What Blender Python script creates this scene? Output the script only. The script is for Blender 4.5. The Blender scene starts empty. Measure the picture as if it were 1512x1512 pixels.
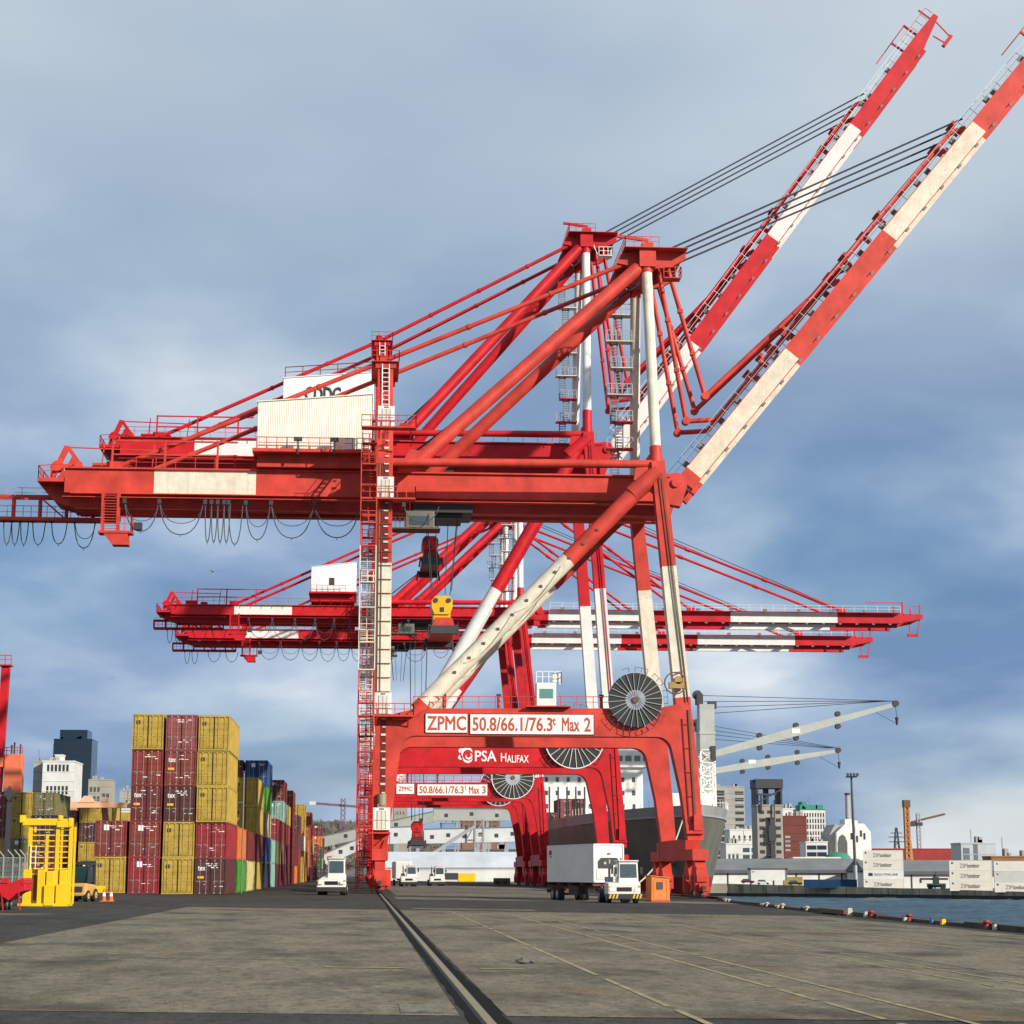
import bpy, math, random
from mathutils import Vector, Matrix, noise
random.seed(7)
SC = bpy.context.scene
COL = SC.collection
rad = math.radians

# ------------------------------------------------------------------ camera
F_PX, C_PX, CAM_H = 2900.0, 756.0, 1.9
TH = math.atan((1289 - C_PX) / F_PX)                      # upward pitch
PSI = math.atan(221 * math.cos(TH) / F_PX)                # looks right of the quay direction (+Y)
cam = bpy.data.cameras.new('camera')
cam.sensor_width = 36.0
cam.lens = 36.0 * F_PX / 1512.0
cam.clip_start, cam.clip_end = 0.5, 12000
camo = bpy.data.objects.new('camera', cam)
camo.location = (0, 0, CAM_H)
camo.rotation_euler = (math.pi / 2 + TH, 0, -PSI)
COL.objects.link(camo)
SC.camera = camo

# ------------------------------------------------------------------ sky, sun, exposure
SKY_OFF1, SKY_OFF2 = (0.54, 1.87, 14.36), (19.86, 9.92, 9.83)
SUN_EL, SUN_AZ = rad(23), rad(45)                          # azimuth: to the right of straight behind the camera
sun_dir = Vector((math.sin(SUN_AZ) * math.cos(SUN_EL), -math.cos(SUN_AZ) * math.cos(SUN_EL), math.sin(SUN_EL)))
world = bpy.data.worlds.new('World')
SC.world = world
world.use_nodes = True
wt = world.node_tree
wt.nodes.clear()
def wn(t, **k):
    n = wt.nodes.new(t)
    for a, b in k.items(): setattr(n, a, b)
    return n
def wl(a, b): wt.links.new(a, b)
sky = wn('ShaderNodeTexSky', sky_type='NISHITA', sun_disc=False)
sky.sun_elevation = SUN_EL
sky.sun_rotation = math.atan2(sun_dir.x, sun_dir.y)
sky.air_density, sky.dust_density, sky.ozone_density = 1.0, 0.6, 2.5
tc = wn('ShaderNodeTexCoord')
sep = wn('ShaderNodeSeparateXYZ'); wl(tc.outputs['Generated'], sep.inputs[0])
def wmath(op, a, b=None, clamp=False):
    m = wn('ShaderNodeMath', operation=op, use_clamp=clamp)
    for i, v in enumerate((a, b)):
        if v is None: continue
        if isinstance(v, (int, float)): m.inputs[i].default_value = v
        else: wl(v, m.inputs[i])
    return m.outputs[0]
# cloud field: soft banks, flattened towards the horizon
el = wmath('MULTIPLY', wmath('POWER', wmath('MAXIMUM', sep.outputs[2], 0.0), 0.8), 2.2)
cmb = wn('ShaderNodeCombineXYZ'); wl(sep.outputs[0], cmb.inputs[0]); wl(sep.outputs[1], cmb.inputs[1]); wl(el, cmb.inputs[2])
def wnoise(scale, detail, rough, off, dist=0.0):
    mp = wn('ShaderNodeMapping'); mp.inputs['Location'].default_value = off
    wl(cmb.outputs[0], mp.inputs[0])
    n = wn('ShaderNodeTexNoise'); n.inputs['Scale'].default_value = scale
    n.inputs['Detail'].default_value = detail; n.inputs['Roughness'].default_value = rough
    n.inputs['Distortion'].default_value = dist
    wl(mp.outputs[0], n.inputs['Vector'])
    return n.outputs['Fac']
def wramp(fac, stops):
    r = wn('ShaderNodeValToRGB'); wl(fac, r.inputs[0])
    e = r.color_ramp.elements
    while len(e) < len(stops): e.new(0.5)
    for i, (p, c) in enumerate(stops):
        e[i].position = p; e[i].color = (c[0], c[1], c[2], 1)
    return r.outputs[0]
def wmix(fac, a, b):
    m = wn('ShaderNodeMix', data_type='RGBA')
    for k, v in (('Factor', fac), ('A', a), ('B', b)):
        if isinstance(v, tuple): m.inputs[k].default_value = (*v, 1)
        elif isinstance(v, (int, float)): m.inputs[k].default_value = v
        else: wl(v, m.inputs[k])
    return m.outputs['Result']
g = lambda x: (x, x, x)
hs = wn('ShaderNodeHueSaturation'); hs.inputs['Saturation'].default_value = 1.5; hs.inputs['Value'].default_value = 0.72
wl(sky.outputs[0], hs.inputs['Color'])
shape = wnoise(2.9, 5, 0.46, SKY_OFF1, 0.1)
tone = wramp(wnoise(5.2, 6, 0.47, SKY_OFF2, 0.15), [(0.36, (1.6, 2.6, 4.5)), (0.47, (2.7, 3.8, 5.6)), (0.56, (4.5, 5.5, 6.8)), (0.66, (7.2, 7.7, 8.3))])
cover = wramp(shape, [(0.40, g(0.66)), (0.56, g(1.0))])
base = wmix(cover, hs.outputs[0], tone)
veil = wramp(wmath('MULTIPLY', sep.outputs[2], 2.4, True), [(0.40, g(0.0)), (0.85, g(0.85))])   # thin high haze overhead
veiltone = wramp(wnoise(2.6, 4, 0.45, (1.3, 6.6, 2.0), 0.1), [(0.35, (3.6, 4.5, 5.7)), (0.65, (5.2, 6.0, 6.6))])
res = wmix(veil, base, veiltone)
bg = wn('ShaderNodeBackground'); bg.inputs['Strength'].default_value = 0.098
wl(res, bg.inputs['Color'])
wo = wn('ShaderNodeOutputWorld'); wl(bg.outputs[0], wo.inputs['Surface'])

sun = bpy.data.lights.new('sun', 'SUN')
sun.energy, sun.angle, sun.color = 5.0, rad(0.6), (1.0, 0.93, 0.82)
suno = bpy.data.objects.new('sun', sun)
suno.rotation_euler = sun_dir.to_track_quat('Z', 'Y').to_euler()
suno.location = (40, -60, 60)
COL.objects.link(suno)
SC.view_settings.view_transform = 'Standard'
SC.view_settings.look = 'None'
SC.view_settings.exposure = 0.17
SC.view_settings.gamma = 1.0
SC.view_settings.use_curve_mapping = False
SC.cycles.max_bounces = 6

# ------------------------------------------------------------------ pixels to places (a pixel gives a direction only)
_R = Vector((math.cos(PSI), -math.sin(PSI), 0))
_F = Vector((math.sin(PSI) * math.cos(TH), math.cos(PSI) * math.cos(TH), math.sin(TH)))
_U = Vector((-math.sin(PSI) * math.sin(TH), -math.cos(PSI) * math.sin(TH), math.cos(TH)))
def at(x, y, Y):
    d = _F + _R * ((x - C_PX) / F_PX) + _U * ((C_PX - y) / F_PX)
    t = Y / d.y
    return Vector((d.x * t, Y, CAM_H + d.z * t))
SLOPE, XR = 0.016, 1.65                                    # the apron drains towards the water
def gz(X): return -SLOPE * (max(-60, min(X, 60)) - XR)
def onground(x, y):
    d = _F + _R * ((x - C_PX) / F_PX) + _U * ((C_PX - y) / F_PX)
    t = (-CAM_H + SLOPE * XR) / (d.z + SLOPE * d.x)
    return Vector((d.x * t, d.y * t, gz(d.x * t)))

# ------------------------------------------------------------------ materials
MATS = {}
class NT:
    def __init__(s, name):
        s.m = bpy.data.materials.new(name); s.m.use_nodes = True
        s.t = s.m.node_tree; s.t.nodes.clear()
        s.out = s.t.nodes.new('ShaderNodeOutputMaterial')
        s.p = s.t.nodes.new('ShaderNodeBsdfPrincipled')
        s.t.links.new(s.p.outputs[0], s.out.inputs[0])
        s.tc = s.t.nodes.new('ShaderNodeTexCoord')
    def n(s, t, **k):
        x = s.t.nodes.new(t)
        for a, b in k.items(): setattr(x, a, b)
        return x
    def l(s, a, b): s.t.links.new(a, b)
    def noise(s, scale, vec=(1, 1, 1), detail=4, rough=0.55, src='Object', loc=(0, 0, 0)):
        mp = s.n('ShaderNodeMapping'); mp.inputs['Scale'].default_value = vec; mp.inputs['Location'].default_value = loc
        s.l(s.tc.outputs[src], mp.inputs[0])
        n = s.n('ShaderNodeTexNoise'); n.inputs['Scale'].default_value = scale
        n.inputs['Detail'].default_value = detail; n.inputs['Roughness'].default_value = rough
        s.l(mp.outputs[0], n.inputs['Vector'])
        return n.outputs['Fac']
    def ramp(s, fac, stops):
        r = s.n('ShaderNodeValToRGB'); s.l(fac, r.inputs[0])
        e = r.color_ramp.elements
        while len(e) < len(stops): e.new(0.5)
        for i, (p, c) in enumerate(stops):
            e[i].position = p
            e[i].color = (c, c, c, 1) if isinstance(c, (int, float)) else (c[0], c[1], c[2], 1)
        return r.outputs[0]
    def mixc(s, fac, a, b, blend='MIX'):
        m = s.n('ShaderNodeMix', data_type='RGBA', blend_type=blend)
        for k, v in (('Factor', fac), ('A', a), ('B', b)):
            if isinstance(v, (int, float)): m.inputs[k].default_value = v
            elif isinstance(v, tuple): m.inputs[k].default_value = (v[0], v[1], v[2], 1)
            else: s.l(v, m.inputs[k])
        return m.outputs['Result']
    def mul(s, a, b):
        m = s.n('ShaderNodeMath', operation='MULTIPLY')
        for i, v in enumerate((a, b)):
            if isinstance(v, (int, float)): m.inputs[i].default_value = v
            else: s.l(v, m.inputs[i])
        return m.outputs[0]
    def bump(s, h, strength, dist=0.02):
        b = s.n('ShaderNodeBump'); b.inputs['Strength'].default_value = strength; b.inputs['Distance'].default_value = dist
        s.l(h, b.inputs['Height']); s.l(b.outputs[0], s.p.inputs['Normal'])
def paint(name, col, rust=0.25, var=0.25, rough=0.45, scale=0.5, metal=0.0, rustcol=(0.13, 0.055, 0.025)):
    if name in MATS: return MATS[name]
    s = NT(name)
    dark = tuple(c * (1 - var) for c in col)
    lite = tuple(min(1, c * (1 + var * 0.35) + 0.012 * var) for c in col)
    c = s.mixc(s.ramp(s.noise(scale, detail=6, rough=0.6), [(0.3, 0), (0.7, 1)]), dark, lite)
    if rust > 0:
        st = s.ramp(s.noise(2.2, (1, 1, 0.12), 5, 0.6), [(0.50, 0), (0.72, 1)])
        sp = s.ramp(s.noise(6.0, detail=5, rough=0.65), [(0.6, 0), (0.7, 1)])
        c = s.mixc(s.mul(st, rust * 0.8), c, tuple(0.55 * k + 0.45 * r for k, r in zip(col, rustcol)))
        c = s.mixc(s.mul(sp, rust), c, rustcol)
    s.l(c, s.p.inputs['Base Color'])
    s.p.inputs['Roughness'].default_value = rough; s.p.inputs['Metallic'].default_value = metal; s.p.inputs['Specular IOR Level'].default_value = 0.3
    s.bump(s.noise(1.6, detail=3), 0.12, 0.05)
    MATS[name] = s.m
    return s.m
def plain(name, col, rough=0.6, metal=0.0):
    if name in MATS: return MATS[name]
    s = NT(name)
    c = s.mixc(s.noise(3.0, detail=4), tuple(k * 0.82 for k in col), tuple(min(1, k * 1.12) for k in col))
    s.l(c, s.p.inputs['Base Color'])
    s.p.inputs['Roughness'].default_value = rough; s.p.inputs['Metallic'].default_value = metal
    MATS[name] = s.m
    return s.m
CORAL = paint('faded_coral_red_paint', (0.58, 0.050, 0.031), 0.38, 0.34, 0.55)
RED = paint('bright_red_paint', (0.54, 0.007, 0.014), 0.22, 0.3, 0.5)
CREAM = paint('weathered_white_paint', (0.72, 0.66, 0.52), 0.65, 0.22, 0.55, 0.8, 0.0, (0.24, 0.13, 0.05))
WHITE = paint('white_paint', (0.74, 0.73, 0.69), 0.22, 0.12, 0.45)
ORANGE = paint('orange_paint', (0.72, 0.20, 0.035), 0.15)
YELLOW = paint('machine_yellow_paint', (0.74, 0.42, 0.015), 0.15)
STEEL = plain('galvanised_steel', (0.36, 0.37, 0.38), 0.5, 0.4)
DARK = plain('dark_steel', (0.035, 0.035, 0.04), 0.6)
ROPE = plain('wire_rope', (0.03, 0.035, 0.05), 0.7)
HOSE = plain('festoon_rubber', (0.05, 0.07, 0.09), 0.6)
TYRE = plain('tyre_rubber', (0.02, 0.02, 0.021), 0.85)
RUSTY = plain('rusty_iron', (0.14, 0.075, 0.045), 0.85)
MAROON = paint('maroon_paint', (0.16, 0.018, 0.016), 0.3)
LAMPW = plain('lamp_lens', (0.8, 0.78, 0.7), 0.2)
AMBER = plain('amber_lens', (0.8, 0.25, 0.02), 0.3)
REDLENS = plain('red_lens', (0.5, 0.02, 0.02), 0.3)
def glass(name='window_glass', col=(0.05, 0.075, 0.085)):
    if name in MATS: return MATS[name]
    s = NT(name); s.p.inputs['Base Color'].default_value = (*col, 1)
    s.p.inputs['Roughness'].default_value = 0.06; s.p.inputs['Specular IOR Level'].default_value = 0.8
    s.bump(s.noise(0.6, detail=2), 0.05, 0.05)
    MATS[name] = s.m
    return s.m
GLASS = glass()
GREENGLASS = glass('green_tinted_glass', (0.10, 0.24, 0.20))

# ------------------------------------------------------------------ mesh helpers
class MB:
    def __init__(s): s.v, s.f, s.mi, s.sm = [], [], [], []
    def add(s, vs, fs, m=0, smooth=False):
        o = len(s.v); s.v.extend([tuple(p) for p in vs])
        for f in fs:
            s.f.append(tuple(o + i for i in f)); s.mi.append(m); s.sm.append(smooth)
        return s
    def box(s, x0, x1, y0, y1, z0, z1, m=0):
        return s.add([(x0, y0, z0), (x1, y0, z0), (x1, y1, z0), (x0, y1, z0), (x0, y0, z1), (x1, y0, z1), (x1, y1, z1), (x0, y1, z1)],
                     [(3, 2, 1, 0), (4, 5, 6, 7), (0, 1, 5, 4), (1, 2, 6, 5), (2, 3, 7, 6), (3, 0, 4, 7)], m)
    def hexa(s, p, m=0):                                   # eight corners: bottom ring, then top ring
        return s.add(p, [(3, 2, 1, 0), (4, 5, 6, 7), (0, 1, 5, 4), (1, 2, 6, 5), (2, 3, 7, 6), (3, 0, 4, 7)], m)
    def bar(s, a, b, w, h, m=0, up=(0, 0, 1), w2=None, h2=None):
        a, b, up = Vector(a), Vector(b), Vector(up)
        d = (b - a).normalized()
        if abs(d.dot(up)) > 0.98: up = Vector((0, 1, 0))
        sx = d.cross(up).normalized(); sy = sx.cross(d)
        w2, h2 = w2 or w, h2 or h
        r = lambda c, ww, hh: [c - sx * ww / 2 - sy * hh / 2, c + sx * ww / 2 - sy * hh / 2, c + sx * ww / 2 + sy * hh / 2, c - sx * ww / 2 + sy * hh / 2]
        return s.add(r(a, w, h) + r(b, w2, h2), [(0, 1, 2, 3), (7, 6, 5, 4), (4, 5, 1, 0), (5, 6, 2, 1), (6, 7, 3, 2), (7, 4, 0, 3)], m)
    def tube(s, a, b, r, n=8, m=0, r2=None, smooth=True, cap=True):
        a, b = Vector(a), Vector(b); d = (b - a).normalized()
        up = Vector((0, 0, 1)) if abs(d.z) < 0.98 else Vector((0, 1, 0))
        sx = d.cross(up).normalized(); sy = sx.cross(d)
        r2 = r if r2 is None else r2
        vs = []
        for c, rr in ((a, r), (b, r2)):
            for i in range(n):
                t = 2 * math.pi * i / n
                vs.append(c + (sx * math.cos(t) + sy * math.sin(t)) * rr)
        s.add(vs, [(i, (i + 1) % n, n + (i + 1) % n, n + i) for i in range(n)], m, smooth)
        if cap: s.add(vs, [tuple(range(n))[::-1], tuple(range(n, 2 * n))], m)
        return s
    def line(s, pts, r, n=5, m=0):
        for a, b in zip(pts, pts[1:]): s.tube(a, b, r, n, m, cap=False)
        return s
    def prism(s, pts, y0, y1, m=0):                        # profile in XZ, extruded along Y (outer contour counter-clockwise from -Y)
        n = len(pts)
        vs = [(x, y0, z) for x, z in pts] + [(x, y1, z) for x, z in pts]
        return s.add(vs, [tuple(range(n)), tuple(range(2 * n - 1, n - 1, -1))] + [((i + 1) % n, i, n + i, n + (i + 1) % n) for i in range(n)], m)
    def prismx(s, pts, x0, x1, m=0):                       # profile in YZ, extruded along X
        n = len(pts)
        vs = [(x0, y, z) for y, z in pts] + [(x1, y, z) for y, z in pts]
        return s.add(vs, [tuple(range(n)), tuple(range(2 * n - 1, n - 1, -1))] + [((i + 1) % n, i, n + i, n + (i + 1) % n) for i in range(n)], m)
    def rail(s, pts, h=1.1, r=0.035, step=1.6, mid=True, m=0):   # posts and two rails along a path
        for a, b in zip(pts, pts[1:]):
            a, b = Vector(a), Vector(b); L = (b - a).length; k = max(1, round(L / step))
            upv = Vector((0, 0, h))
            for i in range(k + 1):
                p = a.lerp(b, i / k); s.bar(p, p + upv, 2 * r, 2 * r, m)
            s.bar(a + upv, b + upv, 2 * r, 2 * r, m)
            if mid: s.bar(a + upv * 0.52, b + upv * 0.52, 1.5 * r, 1.5 * r, m)
        return s
    def ladder(s, a, b, w=0.5, side=(1, 0, 0), step=0.35, r=0.03, m=0):
        a, b, sd = Vector(a), Vector(b), Vector(side).normalized() * w / 2
        s.bar(a - sd, b - sd, 2 * r, 2 * r, m); s.bar(a + sd, b + sd, 2 * r, 2 * r, m)
        k = max(1, int((b - a).length / step))
        for i in range(1, k):
            p = a.lerp(b, i / k); s.bar(p - sd, p + sd, 1.4 * r, 1.4 * r, m)
        return s
    def build(s, name, mats, parent=None, loc=None, rot=None, bevel=0):
        me = bpy.data.meshes.new(name)
        me.from_pydata(s.v, [], s.f)
        if not isinstance(mats, (list, tuple)): mats = [mats]
        for m in mats: me.materials.append(m)
        if len(mats) > 1: me.polygons.foreach_set('material_index', s.mi)
        me.polygons.foreach_set('use_smooth', s.sm)
        me.update()
        o = bpy.data.objects.new(name, me); COL.objects.link(o)
        if parent is not None: o.parent = parent
        if loc is not None: o.location = loc
        if rot is not None: o.rotation_euler = rot
        if bevel:
            b = o.modifiers.new('bevel', 'BEVEL'); b.width = bevel; b.segments = 2; b.limit_method = 'ANGLE'; b.angle_limit = rad(40)
        return o
def tag(o, label=None, cat=None, group=None, kind=None):
    if label: o['label'] = label
    if cat: o['category'] = cat
    if group: o['group'] = group
    if kind: o['kind'] = kind
    return o
def thing(name, label, cat, loc=(0, 0, 0), rz=0, group=None):
    o = bpy.data.objects.new(name, None); COL.objects.link(o)
    o.location = loc; o.rotation_euler = (0, 0, rz); o.empty_display_size = 0.5
    return tag(o, label, cat, group)
def struct(name, mb, mat, label=None):
    o = mb.build(name, mat); o['kind'] = 'structure'
    if label: o['label'] = label
    return o
def text(name, body, parent, loc, height, width, mat, depth=0.01, rot=(math.pi / 2, 0, 0), bold=0.0):
    c = bpy.data.curves.new(name, 'FONT'); c.body = body; c.size = 1.0; c.extrude = depth; c.bevel_depth = bold; c.bevel_resolution = 0
    c.resolution_u = 3
    o = bpy.data.objects.new(name, c); COL.objects.link(o)
    c.materials.append(mat)
    bpy.context.view_layer.update()
    bb = [Vector(p) for p in o.bound_box]
    x0, x1 = min(p.x for p in bb), max(p.x for p in bb); y0, y1 = min(p.y for p in bb), max(p.y for p in bb)
    sx, sy = width / max(1e-3, x1 - x0), height / max(1e-3, y1 - y0)
    me = bpy.data.meshes.new_from_object(o.evaluated_get(bpy.context.evaluated_depsgraph_get()))
    bpy.data.objects.remove(o); bpy.data.curves.remove(c)
    me.transform(Matrix.Translation((-x0, -y0, 0))); me.transform(Matrix.Diagonal((sx, sy, 1, 1)))
    o = bpy.data.objects.new(name, me); COL.objects.link(o)
    o.parent = parent; o.rotation_euler = rot; o.location = loc
    return o
def copy_tree(o, parent=None):
    c = o.copy(); COL.objects.link(c)
    if parent is not None: c.parent = parent
    for ch in list(o.children): copy_tree(ch, c)
    return c
# ================================================================== THE SETTING
EDGE = [(-120, 24.0), (30, 25.2), (78, 26.2), (105, 27.0), (120, 27.6), (150, 29.3), (170, 31.2), (184, 33.6), (260, 34.4), (900, 34.4)]
def edge_x(Y):
    for (a, xa), (b, xb) in zip(EDGE, EDGE[1:]):
        if a <= Y <= b: return xa + (xb - xa) * (Y - a) / (b - a)
    return EDGE[0][1] if Y < EDGE[0][0] else EDGE[-1][1]
def ground_mat(name, base, stains, grain=1.0, tracks=False):
    s = NT(name)
    big = s.ramp(s.noise(0.10, (1, 0.6, 1), 6, 0.6), [(0.32, 0), (0.68, 1)])
    med = s.ramp(s.noise(0.8, (1, 0.3, 1), 8, 0.7), [(0.36, 0), (0.66, 1)])
    fine = s.noise(5.0, (1, 0.45, 1), 8, 0.75)
    c = s.mixc(big, tuple(k * 0.55 for k in base), tuple(k * 1.15 for k in base))
    c = s.mixc(s.mul(med, 0.75), c, tuple(k * 1.6 for k in base))
    grit = s.noise(22.0, (1, 0.6, 1), 4, 0.7)
    c = s.mixc(s.mul(s.ramp(grit, [(0.36, 1), (0.5, 0)]), 0.6 * grain), c, tuple(k * 0.45 for k in base))
    c = s.mixc(s.mul(s.ramp(grit, [(0.56, 0), (0.68, 1)]), 0.6 * grain), c, tuple(min(1, k * 2.0) for k in base))
    c = s.mixc(s.mul(s.ramp(fine, [(0.36, 1), (0.50, 0)]), 0.75 * grain), c, tuple(k * 0.4 for k in base))
    c = s.mixc(s.mul(s.ramp(fine, [(0.58, 0), (0.70, 1)]), 0.7 * grain), c, tuple(min(1, k * 1.9) for k in base))
    ol = s.ramp(s.noise(0.33, (1, 0.5, 1), 5, 0.6, loc=(7, 3, 0)), [(0.50, 0), (0.70, 1)])
    c = s.mixc(s.mul(ol, stains), c, (0.035, 0.033, 0.03))
    ru = s.ramp(s.noise(0.22, (1, 0.5, 1), 6, 0.65, loc=(17, 9, 0)), [(0.6, 0), (0.72, 1)])
    c = s.mixc(s.mul(ru, stains * 0.7), c, (0.20, 0.11, 0.05))
    s.l(c, s.p.inputs['Base Color'])
    s.p.inputs['Roughness'].default_value = 0.9; s.p.inputs['Specular IOR Level'].default_value = 0.08
    s.bump(fine, 0.5, 0.02)
    MATS[name] = s.m
    return s.m
ASPHALT = ground_mat('worn_asphalt', (0.056, 0.053, 0.045), 0.35)
CONC = ground_mat('apron_concrete', (0.172, 0.150, 0.105), 0.8, 1.0)
CONC2 = ground_mat('grey_concrete', (0.16, 0.148, 0.118), 0.5)
YELLINE = paint('worn_lane_paint', (0.33, 0.28, 0.15), 0.5, 0.5, 0.8, 3.0)
WHITELINE = paint('worn_white_paint_line', (0.45, 0.45, 0.42), 0.3, 0.4, 0.8, 3.0)

q = MB()
ys = [-120, -40, 20, 30, 60, 78, 90, 105, 120, 150, 170, 184, 220, 260, 340, 420, 520, 700, 900, 1500, 4000]
for y0, y1 in zip(ys, ys[1:]):
    e0, e1 = edge_x(y0), edge_x(y1)
    for a, b in ((-3000, -60), (-60, XR), (XR, None)):
        b0, b1 = (e0, e1) if b is None else (b, b)
        q.add([(a, y0, gz(a)), (b0, y0, gz(b0)), (b1, y1, gz(b1)), (a, y1, gz(a))], [(0, 1, 2, 3)])
    if y1 <= 900:                                         # quay wall down into the water
        q.add([(e0, y0, gz(e0)), (e0, y0, -9), (e1, y1, -9), (e1, y1, gz(e1))], [(0, 1, 2, 3)])
struct('quay_apron', q, ASPHALT, 'dark worn asphalt of the container quay, its bare band standing for a shadow')

def sheet(name, quads, mat, lift, label=None, parent=None):
    m = MB()
    for pts in quads:
        m.add([(x, y, gz(x) + lift) for x, y in pts], [(0, 1, 2, 3)])
    if parent is None: return struct(name, m, mat, label)
    return m.build(name, mat, parent)
# the brown-grey concrete lanes, cast slab by slab
lane = bpy.data.objects.new('concrete_lane', None); COL.objects.link(lane); lane['kind'] = 'structure'
lane['label'] = 'brown-grey concrete slabs of the crane lane on the quay'
jt = 0.025
yj = [27.2, 43.5, 61.0, 82.0, 104.5]  # slabs stop short; dark asphalt left bare beyond paints in a cast shadow
for i, (y0, y1) in enumerate(zip(yj, yj[1:])):
    for x0, x1 in ((-9.0, 1.36), (1.94, 13.4), (13.4, 24.3)):
        o = sheet('slab', [[(x0 + jt, y0 + jt), (x1 - jt, y0 + jt), (x1 - jt, y1 - jt), (x0 + jt, y1 - jt)]], CONC, 0.006 + 0.0015 * ((i + int(x0)) % 3), None, lane)
sheet('patch_strip', [[(2.6, 150), (30, 150), (30, 162), (2.6, 162)]], CONC2, 0.004, 'pale concrete strip across the apron before the first crane')
sheet('patch_strip', [[(3.0, 176), (26, 176), (26, 330), (3.0, 330)]], CONC2, 0.004, 'pale concrete under the crane portals')
sheet('patch_strip', [[(2.8, 108.5), (9.5, 108.5), (9.5, 111.5), (2.8, 111.5)]], CONC2, 0.004, 'small pale concrete patch beside the landside crane rail')
sheet('patch_strip', [[(-60, 63), (-24, 63), (-12.5, 84), (-60, 84)]], CONC2, 0.004, 'pale concrete patch by the yellow mast stand')

# crane rail in its dark rubber channel
def rail_line(X, y0, y1, label):
    r = thing('crane_rail', label, 'rail', (X, y0, gz(X)))
    ch = MB(); n = 240
    L = y1 - y0
    wd = [(0.26 + 0.05 * noise.noise((i * 0.13, 1.5, 0)) + 0.06 * noise.noise((i * 0.6, 7, 0)), 0.27 + 0.06 * noise.noise((i * 0.11, 4.5, 2)) + 0.07 * noise.noise((i * 0.7, 3, 5))) for i in range(n + 1)]
    for i in range(n):
        a, b = L * (i / n) ** 2, L * ((i + 1) / n) ** 2
        (l0, r0), (l1, r1) = wd[i], wd[i + 1]
        ch.add([(-l0, a, 0.011), (-0.10, a, 0.011), (-0.10, b, 0.011), (-l1, b, 0.011)], [(0, 1, 2, 3)])
        ch.add([(0.10, a, 0.011), (r0, a, 0.011), (r1, b, 0.011), (0.10, b, 0.011)], [(0, 1, 2, 3)])
    ch.build('channel_fill', CHAN, r)
    h = MB(); h.box(-0.06, 0.06, 0, L, -0.02, 0.035); h.box(-0.1, 0.1, 0, L, -0.05, 0.006, 1)
    h.build('rail_head', [RAILM, DARK], r)
    return r
CHAN = plain('dark_channel_filler', (0.016, 0.015, 0.014), 0.9); CHAN.node_tree.nodes['Principled BSDF'].inputs['Specular IOR Level'].default_value = 0.05
RAILM = plain('polished_rail_steel', (0.24, 0.21, 0.12), 0.5, 0.1)
rail_line(XR, 12, 620, 'long steel crane rail in dark filler running under the landside crane legs')
rail_line(31.55, 172, 620, 'seaside crane rail under the waterside crane legs')

def stripe(name, pts, w, mat, label):
    m = MB()
    for (xa, ya), (xb, yb) in zip(pts, pts[1:]):
        d = Vector((xb - xa, yb - ya)).normalized(); nx, ny = d.y * w / 2, -d.x * w / 2
        k = max(1, int(abs(yb - ya) / 0.7))
        for i in range(k):
            if random.random() < 0.10: continue
            t0, t1 = i / k, (i + 1) / k
            P = [(xa + (xb - xa) * t, ya + (yb - ya) * t) for t in (t0, t1)]
            m.add([(P[0][0] - nx, P[0][1] - ny, gz(P[0][0]) + 0.016), (P[0][0] + nx, P[0][1] + ny, gz(P[0][0]) + 0.016),
                   (P[1][0] + nx, P[1][1] + ny, gz(P[1][0]) + 0.016), (P[1][0] - nx, P[1][1] - ny, gz(P[1][0]) + 0.016)], [(0, 1, 2, 3)])
    return struct(name, m, mat, label)
g1, g2 = onground(668, 1347), onground(1036, 1510)
xs = (g1.x + g2.x) / 2
stripe('lane_line', [(xs, 14), (xs, 104)], 0.11, YELLINE, 'faded yellow lane line beside the crane rail')
g1 = onground(1320, 1510); stripe('lane_line', [(g1.x, 14), (g1.x, 96)], 0.11, YELLINE, 'second faded lane line out from the rail')
g1 = onground(1420, 1508); stripe('lane_line', [(g1.x, 14), (g1.x, 100)], 0.11, YELLINE, 'third faded lane line close to the second one')
for xx in (11.6, 12.5, 17.2, 18.1, 22.6): stripe('lane_line', [(xx, 30), (xx, 104)], 0.10, YELLINE, 'faint worn lane line between the rail and the water')
for x0, x1, yy in ((-0.75, 0.9, 40.2), (2.4, 3.3, 40.4)):
    sheet('dash_mark', [[(x0, yy), (x1, yy), (x1, yy + 0.35), (x0, yy + 0.35)]], YELLINE, 0.018, 'short yellow dash painted across the crane rail')
PATCHM = ground_mat('fresh_concrete_patch', (0.17, 0.16, 0.125), 0.3)
sheet('concrete_patch', [[(0.55, 27.6), (1.15, 27.6), (1.15, 29.3), (0.55, 29.3)]], PATCHM, 0.013, 'small pale concrete patch against the rail channel')

# coping along the quay edge
cop = thing('quay_coping', 'dark timber and concrete coping along the edge of the quay', 'kerb', (0, 0, 0))
COPM = paint('dark_coping_timber', (0.085, 0.068, 0.055), 0.3, 0.4, 0.9, 2.0)
Y = 30.0
while Y < 340:
    L = random.uniform(6.5, 9.5)
    a, b = edge_x(Y), edge_x(Y + L - 0.12)
    h = random.uniform(0.14, 0.24)
    m = MB(); m.bar((a - 0.3, Y, gz(a) + h / 2), (b - 0.3, Y + L - 0.12, gz(b) + h / 2), 0.55, h)
    m.build('coping_block', COPM, cop)
    Y += L
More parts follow.
